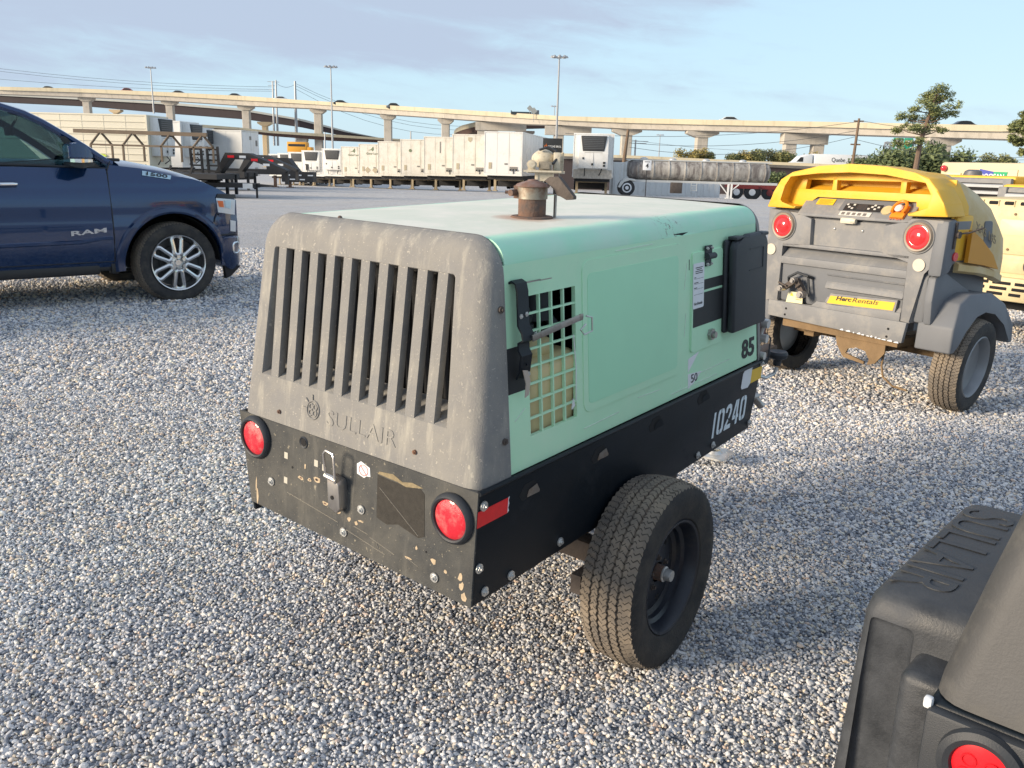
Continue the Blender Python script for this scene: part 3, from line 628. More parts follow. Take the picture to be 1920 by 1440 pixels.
m_patch = mat('bare_patch', (.038, .034, .028), .85, var=.35, vs_=60, bump=.4, bs=500)
decal('decal_ghost', [(.156, .700), (.153, .838), (.20, .835), (.27, .832), (.335, .842), (.352, .83), (.36, .70), (.335, .688), (.25, .705), (.20, .69)], m_patch, .0010)
decal('paint_edge', [(.16, .850), (.154, .842), (.24, .838), (.275, .832), (.33, .843), (.345, .847), (.30, .852), (.26, .843), (.22, .857)], mat('brown_glue', (.24, .19, .11), .85, var=.4, vs_=60), .0012)
g = G(); g.bar(onplate(.165, .80, .0014), onplate(.335, .695, .0014), .0022, .0006); obj('scratch', g, mat('pale_scratch', (.35, .31, .25), .8), mc)
rc = random.Random(11)
chips = [(-.13, .745, .020, .011), (-.165, .735, .012, .006), (-.05, .685, .016, .008), (-.02, .668, .013, .009), (-.21, .73, .017, .007), (-.085, .675, .02, .007), (.03, .655, .012, .009), (.065, .652, .010, .009), (.085, .665, .013, .004), (-.19, .775, .006, .012), (.40, .635, .012, .010), (.515, .595, .010, .015), (.525, .565, .011, .018), (.508, .62, .010, .016), (.45, .62, .009, .006), (.30, .612, .016, .005), (.33, .655, .005, .007), (-.445, .60, .006, .03), (-.452, .645, .004, .03)]
for v, z, a, b in chips:
    th = rc.uniform(0, 3); pts = []
    for k in range(9):
        t = 2*math.pi*k/9; rr_ = rc.uniform(.55, 1.1); pts.append((v+a*rr_*math.cos(t), z+b*rr_*math.sin(t)))
    decal('paint_chip', pts, m_chip)
for v, z, a, b in chips[:6]: decal('rust_spot', [(v+a*.4*math.cos(t), z+b*.4*math.sin(t)) for t in [2*math.pi*k/7 for k in range(7)]], m_rust, .0012)
for v0, z0, v1, z1 in ((.055, .640, .12, .632), (.13, .626, .24, .603), (.16, .62, .17, .60), (.29, .612, .34, .598), (-.28, .66, -.02, .63), (.0, .62, .2, .59)):
    g = G(); g.bar(onplate(v0, z0, .0006), onplate(v1, z1, .0006), .0035, .0006); obj('scratch', g, MATS['pale_scratch'], mc)
for v, z in ((-.290, .788), (-.135, .80), (-.29, .70), (-.095, .795)): decal('adhesive_square', [(v-.009, z-.011), (v-.009, z+.011), (v+.009, z+.011), (v+.009, z-.011)], mat('old_adhesive', (.48, .45, .38), .8, var=.1))
for v, z, r in ((-.200, .856, .013), (-.255, .755, .004), (-.13, .745, .0035), (-.05, .685, .004), (.37, .655, .003)):
    decal('hole', [(v+r*math.cos(t), z+r*math.sin(t)) for t in [2*math.pi*k/14 for k in range(14)]], m_dark, .0016)
g = G(); g.lathe([(.013, .0), (.019, -.004), (.022, 0)], onplate(-.199, .855), 'x', 20); obj('grommet', g, m_blackplastic, mc)
for v, z in ((.010, .606), (.088, .706), (.410, .588), (-.365, .676)): bolt('bolt', onplate(v, z, .003), 'x', .0105, 0, m_zinc, mc, .012)
# --- wheels
tyre_me = make_tyre(.345, .205, .205, (-.052, -.019, .019, .052), 150, teeth=2)
m_rim = mat('dark_blue_black_rim', (.012, .016, .026), .38, var=.3, vs_=8, dirt=(.06, .055, .045), dth=.66, ds=10)
g = G(); g.lathe([(.207, .075), (.213, .088), (.209, .095), (.200, .092), (.192, .075), (.186, .045), (.172, .036), (.168, .020), (.150, .012), (.120, .020), (.070, .026), (.038, .028), (.038, -.03), (.0, -.03)], (0, 0, 0), 'y', 48)
g.map(lambda p: Vector((p.x, -p.y, p.z))); rim_me = g.mesh('rim', m_rim, 30)
g = G(); g.lathe([(.0, -.085), (.020, -.085), (.021, -.08), (.023, -.060), (.029, -.058), (.029, -.052)], (0, 0, 0), 'y', 24); cap_me = g.mesh('dust_cap', m_zinc, 30)
g = G(); g.lathe([(.029, -.054), (.030, -.018), (.036, -.012)], (0, 0, 0), 'y', 24); hub_me = g.mesh('hub', m_rust, 30)
g = G(); g.disc((0, -.022, 0), .0105, 'y', .018, 6); g.disc((0, -.030, 0), .0065, 'y', .02, 8); nut_me = g.mesh('lug_nut', m_darkrust, 30)
g = G(); g.disc((0, -.019, 0), .012, 'y', .006, 12); hole_me = g.mesh('vent_hole', m_dark, 30)
def trailer_wheel(parent, loc, rot, sc=1.0, sy=1):
    w = link('wheel', None, parent, loc, rot); w.scale = (sc, sc*sy, sc)
    link('tyre', tyre_me, w); link('rim', rim_me, w); link('dust_cap', cap_me, w); link('hub', hub_me, w)
    for k in range(5):
        a = R(20+72*k); link('lug_nut', nut_me, w, (.058*math.cos(a), 0, .058*math.sin(a)))
    for k in range(8):
        a = R(10+45*k); link('vent_hole', hole_me, w, (.108*math.cos(a), 0, .108*math.sin(a)))
    return w
trailer_wheel(mc, (.0, -.668, .343), (R(-1.2), 0, R(1.6)))
trailer_wheel(mc, (.0, .668, .343), (0, 0, 0), 1, -1)
g = G(); g.box(-.04, .04, -.60, .60, .30, .38, .005); g.box(-.30, -.02, -.56, -.52, .33, .40); obj('axle', g, m_darkrust, mc)
g = G(); g.box(-.55, .5, -.50, -.44, .50, .56); g.box(-.55, .5, .44, .50, .50, .56); obj('frame_rail', g, m_darkrust, mc)
# --- front end: drawbar, jack, crank knob, fittings
g = G(); g.box(1.05, 2.75, -.04, .04, .50, .58, .006); obj('drawbar', g, m_black, mc)
jx, jy = 2.10, .04
g = G(); g.tube([(jx, jy, .04), (jx, jy, .30)], .032, 16); jl = obj('jack_leg', g, m_zinc, mc)
g = G(); g.tube([(jx, jy, .25), (jx, jy, .72)], .040, 16); obj('jack_tube', g, m_black, mc)
g = G(); g.prism(rr2(jx-.10, jx+.10, jy-.10, jy+.10, .03), 'z', .0, .012, .004); g.lathe([(.05, .012), (.036, .03)], (jx, jy, 0), 'z', 16); obj('jack_foot', g, m_zinc, mc)
for o_ in (jl,): pass
g = G(); g.tube([(1.19, -.50, .80), (1.27, -.54, .775), (1.315, -.56, .79), (1.325, -.565, .82)], .009, 8); obj('crank_rod', g, m_zinc, mc)
g = G(); g.lathe([(.0, .83), (.018, .83), (.020, .855), (.042, .868), (.046, .885), (.040, .897), (.018, .893), (.0, .888)], (1.325, -.565, 0), 'z', 24); obj('crank_knob', g, m_blackplastic, mc)
g = G(); g.prism([(1.17, .92), (1.17, 1.08), (1.20, 1.10), (1.27, 1.04), (1.26, .98)], 'y', -.52, -.42, .006); obj('air_valve', g, mat('oxide_red_casting', (.13, .062, .05), .7, var=.3, vs_=20), mc)
g = G(); g.tube([(1.20, -.50, .90), (1.21, -.52, 1.03)], .013, 10); g.disc((1.205, -.535, 1.045), .022, 'y', .03, 12); g.disc((1.205, -.535, .975), .020, 'y', .03, 12); g.disc((1.16, -.55, .905), .018, 'y', .03, 12); obj('pipe_fitting', g, m_zinc, mc)
g = G(); g.tube([(1.22, -.50, 1.02), (1.30, -.53, .96), (1.27, -.54, .86), (1.18, -.52, .84)], .004, 6); g.box(1.17, 1.25, -.55, -.50, .85, .88, .004); obj('cable', g, m_blackplastic, mc)
g = G(); g.tube([(1.10, -.50, .70), (1.19, -.53, .70)], .026, 12); g.tube([(1.17, -.53, .70), (1.20, -.56, .655)], .018, 12); g.tube([(1.17, -.50, .73), (1.22, -.52, .75)], .014, 10); obj('drain_fitting', g, m_steel, mc)

rc = random.Random(21)                                       # rub marks and scratches along the green side
m_rub = mat('pale_rub_mark', (.62, .72, .62), .7, var=.2, vs_=40)
for x0, z0, L_, dz_ in ((-.30, .935, .22, .004), (.05, .96, .16, -.006), (.52, .95, .30, .003), (-.10, 1.49, .25, .002), (.30, .915, .4, .0), (-.66, 1.05, .05, .03), (.395, 1.30, .02, .10), (.40, 1.12, .012, .09)):
    g = G(); g.bar((x0, YS-.0005, z0), (x0+L_, YS-.0005, z0+dz_), .0024, .0022); side_piece('scratch', g, m_rub)
# ---------------------------------------------------------------- blue pickup on the left
m_blue = mat('metallic_blue_paint', (.002, .030, .105), .15, .45, var=.05, vs_=2, coat=1.0)
m_bluetrim = mat('dark_blue_bumper_paint', (.006, .026, .085), .25, .25, var=.08, vs_=3, coat=.8)
m_chrome = mat('chrome', (.78, .80, .82), .10, 1.0, var=0)
m_alloy = mat('polished_alloy', (.70, .70, .69), .20, .95, var=.06, vs_=20)
m_trim = mat('black_trim', (.018, .019, .021), .5, var=.1)
def glass_mat(name, tint, a=.35):
    m = bpy.data.materials.new(name); m.use_nodes = True; t = m.node_tree; n = t.nodes; l = t.links; n.remove(n['Principled BSDF'])
    tr = n.new('ShaderNodeBsdfTransparent'); tr.inputs[0].default_value = tint+(1,); gl = n.new('ShaderNodeBsdfGlossy'); gl.inputs['Roughness'].default_value = .02
    fr = n.new('ShaderNodeFresnel'); fr.inputs[0].default_value = 1.5; mx = n.new('ShaderNodeMixShader'); l.new(fr.outputs[0], mx.inputs[0]); l.new(tr.outputs[0], mx.inputs[1]); l.new(gl.outputs[0], mx.inputs[2]); l.new(mx.outputs[0], n['Material Output'].inputs[0]); return m
m_glass = glass_mat('tinted_window_glass', (.42, .56, .58)); m_clear = glass_mat('clear_lamp_cover', (.85, .9, .92))
TS = 1.029
tk = thing('pickup_truck', 'dark blue pickup truck with alloy wheel parked at the left edge', 'pickup truck', (-3.492, 8.910, .010), R(42), scale=TS)
YC = .98                                                    # centre line; the visible right side lies near y = 0
def side_o(z):
    pts = ((.30, .10), (.42, .035), (.60, .0), (.80, -.012), (.84, -.004), (1.0, -.006), (1.14, .012), (1.24, .035), (1.30, .055), (1.45, .10))
    for (a, b), (c, d_) in zip(pts, pts[1:]):
        if z <= c: return b+(d_-b)*max(0, (z-a)/(c-a))
    return pts[-1][1]
def end_o(x): return .25*max(0, (x-.26)/.58)**2.2
def Yb(x, z): return side_o(z)+end_o(x)
def hood_z(x):
    pts = ((-.62, 1.375), (-.3, 1.345), (.05, 1.285), (.3, 1.215), (.5, 1.13), (.62, 1.06), (.80, .98))
    if x < pts[0][0]: return pts[0][1]
    for (a, b), (c, d_) in zip(pts, pts[1:]):
        if x <= c: return b+(d_-b)*(x-a)/(c-a)
    return pts[-1][1]
def section(x):
    front = x > -.6; zt_ = hood_z(x) if front else 1.325; zb_ = .40 if x < .30 else .40+.30*ease(.3, .6, x)*.8
    zs = [zb_, zb_+.06, .60, .72, .80, .84, .92, 1.02, 1.10, 1.18, 1.25]
    zs = [min(max(z, zb_+.004*i), zt_-.012*(11-i)) for i, z in enumerate(zs)]
    P = [(Yb(x, z), z) for z in zs]
    y0 = Yb(x, min(zt_, 1.25)); P += [(y0+.035, zt_-.018), (y0+.085, zt_), (y0+.22, zt_+.022), (y0+.40, zt_+.045), (YC-.15, zt_+.062)]
    P = P+[(2*YC-y, z) for y, z in P[::-1]]
    return [(x, y, z) for y, z in P]
xs = [-5.0, -4.4, -3.8, -3.2, -2.6, -2.0, -1.4, -1.0, -.75, -.6, -.58, -.45, -.3, -.15, 0, .1, .2, .3, .38, .45, .52, .58, .64, .69]
g = G(); g.loft([section(x) for x in xs]); bmesh.ops.recalc_face_normals(g.b, faces=g.b.faces[:])
bme = g.mesh('body', m_blue, 0); tmp = bpy.data.objects.new('tmp_body', bme); COL.objects.link(tmp)
cut = G()
for wx in (-.03, -3.70): cut.lathe([(0, -.2), (.492, -.2), (.492, .55), (0, .55)], (wx, 0, .41), 'y', 48); cut.box(wx-.492, wx+.492, -.2, .55, -.2, .41); cut.lathe([(0, 1.41), (.492, 1.41), (.492, 2.2), (0, 2.2)], (wx, 0, .41), 'y', 48); cut.box(wx-.492, wx+.492, 1.41, 2.2, -.2, .41)
cme = cut.mesh('tmp_cut', m_trim, 0); tcut = bpy.data.objects.new('tmp_cut', cme); COL.objects.link(tcut)
mo = tmp.modifiers.new('b', 'BOOLEAN'); mo.object = tcut; mo.operation = 'DIFFERENCE'; mo.solver = 'EXACT'; mo.use_self = True
bpy.context.view_layer.update(); dg = bpy.context.evaluated_depsgraph_get(); nb = bpy.data.meshes.new_from_object(tmp.evaluated_get(dg))
bpy.data.objects.remove(tmp); bpy.data.objects.remove(tcut)
nb.name = 'body'; nb.materials.clear(); nb.materials.append(m_blue); nb.materials.append(m_trim)
for p in nb.polygons:
    c = p.center
    for wx in (-.03, -3.70):
        if math.hypot(c.x-wx, c.z-.41) < .488 and (.03 < c.y < 1.93): p.material_index = 1
nb.polygons.foreach_set('use_smooth', [True]*len(nb.polygons)); nb.set_sharp_from_angle(angle=R(30))
link('body', nb, tk)
def patch(name, c4, m, off=.004, n=8, k=4, parent=None, th=.010):
    "panel following the body side; c4 = (x,z) corners in order"
    g = G(); (a, b, c, d_) = [Vector((p[0], 0, p[1])) for p in c4]; F_ = []; B_ = []
    for j in range(k+1):
        for i in range(n+1):
            s, t = i/n, j/k; p = (a*(1-s)+b*s)*(1-t)+(d_*(1-s)+c*s)*t
            F_.append(g.b.verts.new((p.x, Yb(p.x, p.z)-off, p.z)))
    f = lambda i, j: F_[j*(n+1)+i]
    for j in range(k):
        for i in range(n): g.b.faces.new((f(i, j), f(i+1, j), f(i+1, j+1), f(i, j+1)))
    ext = bmesh.ops.extrude_face_region(g.b, geom=g.b.faces[:]); 
    for v in ext['geom']:
        if isinstance(v, bmesh.types.BMVert): v.co.y += th
    return link(name, g.mesh(name, m, 30), parent or tk)
door = patch('door', [(-.612, .455), (-1.72, .455), (-1.72, 1.325), (-.612, 1.318)], m_blue, .006, 18, 14)
seam = G(); seam.tube([(x, Yb(x, z)-.003, z) for x, z in ((-.606, .45), (-.604, .7), (-.604, .9), (-.61, 1.1), (-.60, 1.30), (-.56, 1.385))], .006, 6); seam.tube([(x, Yb(x, .45)-.003, .452) for x in np.linspace(-.606, -1.75, 10)], .006, 6); obj('seam', seam, m_trim, tk)
rd = patch('door', [(-1.735, .455), (-2.75, .455), (-2.75, 1.325), (-1.735, 1.325)], m_blue, .006, 10, 10)
g = G(); z0 = .655; g.loft([[(x, Yb(x, z0)-.012, z0+.012+dz), (x, Yb(x, z0)-.0, z0+.025+dz), (x, Yb(x, z0)-.0, z0-.025+dz), (x, Yb(x, z0)-.012, z0-.012+dz)] for x, dz in ((-2.7, -.02), (-1.6, -.015), (-.90, -.006), (-.72, .02), (-.62, .024))]); link('moulding', g.mesh('moulding', m_blue, 20), door)
g = G(); g.tube([(-1.60, -.035, 1.172), (-1.55, -.045, 1.174), (-1.42, -.045, 1.176), (-1.39, -.03, 1.176)], .014, 10); link('handle', g.mesh('handle', m_chrome), door)
g = G(); g.box(-1.60, -1.38, -.012, .02, 1.15, 1.20, .008); link('handle_recess', g.mesh('handle_recess', m_bluetrim), door)
# wheel-arch flare
g = G(); rings = []
for i in range(37):
    a = R(-6+i*(192/36)); cx_, cz_ = -.03, .41; px, pz = math.cos(a), math.sin(a)
    rin, rout = .490, .562+.015*max(0, -px)
    pts = []
    for r_, o_ in ((rin, .005), (rin, -.026), (rin+.018, -.034), (rout-.02, -.026), (rout, .002)):
        x, z = cx_+r_*px, cz_+r_*pz; pts.append((x, Yb(x, max(z, .45))+o_+end_o(x)*.0, z))
    rings.append(pts)
g.loft(rings); obj('wheel_arch_flare', g, m_bluetrim, tk)
g = G(); g.lathe([(.48, .05), (.48, .50), (.1, .52)], (-.03, 0, .41), 'y', 32, 0, math.pi); obj('wheel_well', g, m_dark, tk)
# front bumper, lamps, grille
def bsec(x, z0, z1, off): return [(x, Yb(x, .55)-off+.02, z0), (x, Yb(x, .55)-off-.012, z0+.05), (x, Yb(x, .55)-off-.02, z0+.2), (x, Yb(x, .55)-off-.018, z1-.03), (x, Yb(x, .55)-off+.015, z1), (x, YC, z1), (x, YC, z0)]
g = G(); rings = []
for x, z0, z1, off in ((.455, .40, .655, .0), (.50, .34, .665, .012), (.57, .30, .665, .018), (.64, .29, .66, .012), (.70, .31, .655, -.01), (.74, .34, .645, -.04), (.80, .36, .64, -.22), (.84, .37, .63, -.48)):
    P = bsec(x, z0, z1, off); rings.append(P+[(p[0], 2*YC-p[1], p[2]) for p in P[::-1]])
g.loft(rings); bp = obj('bumper', g, m_bluetrim, tk)
g = G(); g.prism([(.47, .40), (.58, .32), (.70, .33), (.58, .22), (.52, .20), (.52, .33)], 'y', .10, .16, .006); link('air_dam', g.mesh('air_dam', m_trim), bp)
g = G(); g.tube([(x, Yb(x, .55)-.036+(.03 if x > .66 else 0), z) for x, z in rr2(.60, .70, .47, .58, .03)], .010, 8, closed=True); link('fog_lamp_bezel', g.mesh('fog_lamp_bezel', m_chrome), bp)
hl = patch('headlight', [(.44, .90), (.655, .865), (.675, 1.02), (.425, 1.045)], mat('lamp_bowl', (.62, .66, .70), .25, .25, var=.05), .006, 8, 4)
patch('indicator', [(.455, .955), (.51, .948), (.505, 1.012), (.437, 1.018)], mat('amber_lens', (.75, .16, .04), .3, var=.1), .011, 3, 3, hl, .003)
patch('projector', [(.53, .945), (.60, .93), (.61, 1.015), (.53, 1.02)], mat('lamp_reflector', (.45, .62, .72), .3, .2, var=0), .011, 3, 3, hl, .003)
patch('brow', [(.425, 1.045), (.69, 1.03), (.68, 1.075), (.45, 1.085)], m_trim, .010, 8, 2, hl)
patch('side_lamp', [(.58, .70), (.655, .69), (.66, .80), (.585, .815)], MATS['lamp_bowl'], .008, 4, 4)
g = G(); g.box(.66, .70, .42, 2*YC-.42, .70, 1.02, .02); obj('grille', g, m_trim, tk)
g = G(); g.tube([(x, Yb(x, .8)-.002, z) for x, z in ((.455, .87), (.43, .895), (.40, .845), (.385, .80))], .005, 6); g.tube([(x, Yb(x, .66)-.002, .668) for x in (.40, .48, .56, .64)], .010, 6); obj('seam', g, m_trim, tk)
# hood badge and lettering
bd = patch('badge', [(-.285, 1.262), (-.02, 1.225), (-.005, 1.262), (-.275, 1.305)], mat('brushed_badge', (.45, .60, .68), .3, .7, var=.05), .006, 5, 2, None, .006)
bt = text('lettering', '1500', m_ink, bd, (-.245, Yb(-.15, 1.26)-.013, 1.266), (1, 0, -.14), (.1, 0, 1), .20, .032, .003, bold=.01)
text('lettering', 'RAM', m_chrome, door, (-.985, -.017, .708), (1, 0, .08), (.0, 0, 1), .315, .044, .006, bold=.025)
# cab: roof, pillars, glass
RP = [(-.52, 1.385), (-.585, 1.418), (-.738, 1.530), (-.90, 1.638), (-1.053, 1.735), (-1.20, 1.810), (-1.44, 1.882), (-1.8, 1.925), (-2.4, 1.925), (-2.95, 1.86), (-3.10, 1.62), (-3.14, 1.33)]
def inset(z): return .075+(z-1.33)*.34
g = G()
for sgn in (0, 1):
    rings = []
    for i, (x, z) in enumerate(RP):
        y = inset(z); a = RP[max(0, i-1)]; b = RP[min(len(RP)-1, i+1)]; t = Vector((b[0]-a[0], 0, b[1]-a[1])).normalized(); n_ = Vector((t.z, 0, -t.x))
        if n_.z < 0: n_ = -n_
        w_ = .058
        P = [Vector((x, y-.004, z))-n_*w_, Vector((x, y-.012, z))-n_*.03, Vector((x, y+.004, z)), Vector((x, y+.05, z))+n_*.012, Vector((x, y+.10, z))+n_*.006, Vector((x, y+.09, z))-n_*w_]
        rings.append([(p.x, (2*YC-p.y) if sgn else p.y, p.z) for p in P])
    g.loft(rings)
obj('roof_rail', g, m_blue, tk)
g = G(); rings = []
for x, z in RP[5:10]:
    y0 = inset(z)+.06; n = 8; rings.append([(x, y0+(2*YC-2*y0)*i/n, z+.006+.03*math.sin(math.pi*i/n)) for i in range(n+1)]+[(x, 2*YC-y0, z-.03), (x, y0, z-.03)])
g.loft(rings); obj('roof', g, m_blue, tk)
def gl(name, pts, m): 
    g = G(); g.loft([[Vector(p) for p in pts], [Vector(p)+Vector((0, .006, 0)) for p in pts]]); return obj(name, g, m, tk, 0)
gl('windscreen', [(-.56, .17, 1.405), (-1.22, .30, 1.80), (-1.22, 2*YC-.30, 1.80), (-.56, 2*YC-.17, 1.405)], m_glass)
for sgn in (0, 1):
    f = lambda x, z: (x, (2*YC-inset(z)-.008) if sgn else inset(z)+.008, z)
    w = gl('side_window', [f(-.66, 1.325), f(-.94, 1.60), f(-1.1, 1.695), f(-1.25, 1.765), f(-1.46, 1.818), f(-1.70, 1.855), f(-1.70, 1.345)], m_glass)
    w = gl('side_window', [f(-1.82, 1.345), f(-1.82, 1.855), f(-2.45, 1.85), f(-2.70, 1.80), f(-2.72, 1.35)], m_glass)
g = G(); g.box(-1.82, -1.70, .085, .16, 1.33, 1.86, .01); g.box(-1.82, -1.70, 2*YC-.16, 2*YC-.085, 1.33, 1.86, .01); obj('door_pillar', g, m_trim, tk)
g = G(); g.loft([[(x, inset(z)-.006, z-.012), (x, inset(z)-.012, z), (x, inset(z)+.01, z+.014), (x, inset(z)+.02, z-.012)] for x, z in ((-.60, 1.315), (-.66, 1.318), (-1.2, 1.335), (-1.8, 1.342), (-2.72, 1.342))]); obj('window_trim', g, m_trim, tk)
g = G(); g.prism([(-.645, 1.325), (-.93, 1.60), (-.965, 1.60), (-.965, 1.575), (-.80, 1.33)], 'y', .075, .092); obj('mirror_sail', g, m_trim, tk)
# mirror
mi = link('door_mirror', None, tk)
g = G(); g.loft([[(-.985, -.215, 1.405), (-.985, -.215, 1.52), (-.985, -.02, 1.525), (-.985, -.02, 1.405)], [(-.93, -.235, 1.405), (-.93, -.235, 1.545), (-.93, -.005, 1.55), (-.93, -.005, 1.405)], [(-.84, -.225, 1.405), (-.84, -.22, 1.525), (-.84, .0, 1.53), (-.84, .0, 1.405)], [(-.775, -.17, 1.405), (-.775, -.17, 1.455), (-.775, -.03, 1.46), (-.775, -.03, 1.405)]]); bmesh.ops.bevel(g.b, geom=g.b.edges[:], offset=.012, segments=2, affect='EDGES'); link('housing', g.mesh('housing', m_blue), mi)
g = G(); g.loft([[(-.985, -.222, 1.375), (-.985, -.222, 1.403), (-.985, -.01, 1.403), (-.985, -.01, 1.375)], [(-.90, -.242, 1.372), (-.90, -.242, 1.404), (-.90, .01, 1.404), (-.90, .01, 1.372)], [(-.79, -.20, 1.378), (-.79, -.20, 1.402), (-.79, .0, 1.402), (-.79, .0, 1.378)]]); link('trim_strip', g.mesh('trim_strip', m_chrome), mi)
g = G(); g.loft([[(-.98, -.20, 1.34), (-.98, -.20, 1.374), (-.98, .0, 1.374), (-.98, .0, 1.34)], [(-.88, -.22, 1.322), (-.88, -.22, 1.374), (-.88, .08, 1.374), (-.88, .08, 1.322)], [(-.76, -.14, 1.345), (-.76, -.14, 1.374), (-.76, .08, 1.374), (-.76, .08, 1.345)]]); link('mirror_arm', g.mesh('mirror_arm', m_trim), mi)
g = G(); g.box(-.9905, -.986, -.205, -.03, 1.405, 1.515, .004); link('mirror_glass', g.mesh('mirror_glass', m_chrome), mi)
# cabin
m_int = mat('cabin_trim', (.018, .024, .03), .7, var=.2)
for y in (.52, 1.44):
    g = G(); g.box(-1.95, -1.45, y-.26, y+.26, .75, .95, .06); g.loft([[(-1.98, y-.25, .92), (-1.98, y+.25, .92), (-1.84, y+.25, .92), (-1.84, y-.25, .92)], [(-2.12, y-.22, 1.45), (-2.12, y+.22, 1.45), (-2.0, y+.22, 1.45), (-2.0, y-.22, 1.45)]]); g.box(-2.14, -2.04, y-.13, y+.13, 1.48, 1.68, .03); obj('seat', g, m_int, tk)
g = G(); g.box(-1.18, -.75, .15, 2*YC-.15, 1.05, 1.34, .05); obj('dashboard', g, m_int, tk)
g = G(); g.tube([(-1.42+.09*math.cos(t), 1.44+.19*math.sin(t), 1.27+.17*math.cos(t)) for t in [2*math.pi*k/28 for k in range(28)]], .017, 8, closed=True); g.bar((-1.42, 1.27, 1.27), (-1.42, 1.61, 1.27), .04, .06); g.bar((-1.15, 1.44, 1.2), (-1.42, 1.44, 1.27), .05); obj('steering_wheel', g, m_int, tk)
g = G(); g.box(-1.20, -1.17, YC-.13, YC+.13, 1.60, 1.69, .01); g.bar((-1.12, YC, 1.74), (-1.18, YC, 1.65), .02); obj('rear_view_mirror', g, m_int, tk)
g = G(); g.box(-3.1, -.62, .12, 2*YC-.12, .60, .72); g.box(-3.12, -3.05, .15, 2*YC-.15, .7, 1.80, .02); obj('cabin_floor', g, m_int, tk)
g = G(); g.box(-.60, -.45, .12, 2*YC-.12, 1.385, 1.415, .01); obj('cowl', g, m_trim, tk)
g = G(); g.box(-5.0, -3.2, .10, 2*YC-.10, 1.33, 1.40, .02); obj('bed_cover', g, m_trim, tk)
# sill and running gear
g = G(); g.box(-3.1, -.74, .035, .22, .33, .425, .02); obj('side_step', g, m_trim, tk)
g = G(); g.box(-.76, -.58, .05, .3, .36, .42, .01); g.box(-.64, -.575, .03, .12, .33, .43, .008); obj('splash_guard', g, m_trim, tk)
g = G(); g.box(-4.8, .5, .35, 2*YC-.35, .35, .50); obj('chassis', g, m_dark, tk)
tt = make_tyre(.405, .275, .278, (-.075, -.03, .03, .075), 132, .012, 2)
g = G(); g.lathe([(.278, .10), (.284, .128), (.278, .140), (.268, .134), (.256, .10), (.242, .02), (.242, -.10), (.278, -.12)], (0, 0, 0), 'y', 60); g.map(lambda p: Vector((p.x, -p.y, p.z))); rim2 = g.mesh('rim', m_alloy, 35)
g = G(); g.lathe([(.0, -.03), (.24, -.03), (.24, -.02), (.0, -.02)], (0, 0, 0), 'y', 40); g.lathe([(.0, -.055), (.165, -.055), (.165, -.03)], (0, 0, 0), 'y', 40); brk = g.mesh('brake_disc', mat('brake_dust_metal', (.06, .062, .065), .55, .5, var=.3, vs_=14), 30)
g = G()
P = []
for i in range(9): a = R(180*i/8); P.append((.048*math.cos(a), .226+.040*math.sin(a)))
for i in range(9): a = R(180+180*i/8); P.append((.032*math.cos(a), .104+.026*math.sin(a)))
g.tube([(x, -.100-.010*(1-(z-.1)/.12), z) for x, z in P], .023, 8, closed=True, ry=.024)
g.bar((0, -.105, .045), (0, -.100, .085), .062, .03)
spk = g.mesh('spoke', m_alloy, 40)
g = G(); g.lathe([(.0, -.122), (.028, -.121), (.034, -.115), (.036, -.10), (.075, -.095), (.08, -.08), (.0, -.06)], (0, 0, 0), 'y', 30); hb = g.mesh('hub_cap', m_alloy, 30)
g = G(); g.ball((0, 0, 0), .011, 10, 6); ln = g.mesh('lug_nut', m_chrome, 40)
def truck_wheel(loc, rz, sgn=1):
    w = link('wheel', None, tk, loc, (0, 0, rz)); w.scale = (1, sgn, 1)
    for nm, me_ in (('tyre', tt), ('rim', rim2), ('brake_disc', brk), ('hub_cap', hb)): link(nm, me_, w)
    for k in range(6): link('spoke', spk, w, (0, 0, 0), (0, R(60*k), 0))
    for k in range(6): a = R(60*k+60); link('lug_nut', ln, w, (.062*math.cos(a), -.103, .062*math.sin(a)))
    return w
truck_wheel((0, .150, .405), R(2)); truck_wheel((-3.67, .150, .405), 0); truck_wheel((0, 2*YC-.150, .405), R(2), -1); truck_wheel((-3.67, 2*YC-.150, .405), 0, -1)
# ---------------------------------------------------------------- yellow and grey compressor behind on the right
m_yel = mat('golden_yellow_moulding', (.78, .44, .030), .48, var=.07, vs_=4, bump=.05, bs=200, dirt=(.72, .47, .10), dth=.62, ds=6)
m_yeltan = mat('faded_yellow_canopy', (.55, .40, .17), .6, var=.08, vs_=4, dirt=(.62, .52, .33), dth=.5, ds=3)
m_gmould = mat('grey_moulded_plastic', (.205, .207, .212), .62, var=.08, vs_=7, bump=.12, bs=260, dirt=(.31, .295, .27), dth=.60, ds=7)
m_gdark = mat('slate_grey_moulding', (.15, .158, .172), .6, var=.08, vs_=6, bump=.1, bs=260)
m_axle = mat('dirty_tan_axle', (.20, .13, .065), .8, var=.3, vs_=12, bump=.2, bs=90)
yc = thing('air_compressor', 'yellow and grey towable air compressor with slatted back and yellow rental sticker', 'compressor', (2.564, 6.087, zg(2.5, 6.1)), R(36), group='towable air compressors')
mc['group'] = 'towable air compressors'
X0 = -.435
g = G()
def fy(pts): return [(-v, z) for v, z in pts]
g.prism(fy([(-.605, .59), (.56, .59), (.575, .90), (.66, .985), (.675, 1.245), (-.64, 1.245), (-.62, .9)]), 'x', X0+.075, X0+.30, .006); obj('rear_body', g, m_gmould, yc)
def band(v0, v1, z0, z1, x=X0, th=.08, b=.010, m=m_gmould, name='rear_panel', par=None):
    g = G(); g.box(x, x+th, -v1, -v0, z0, z1, b); return obj(name, g, m, par or yc)
def poly(pts, x0, x1, name, m, b=.008, par=None):
    g = G(); g.prism(fy(pts), 'x', x0, x1, b); return obj(name, g, m, par or yc)
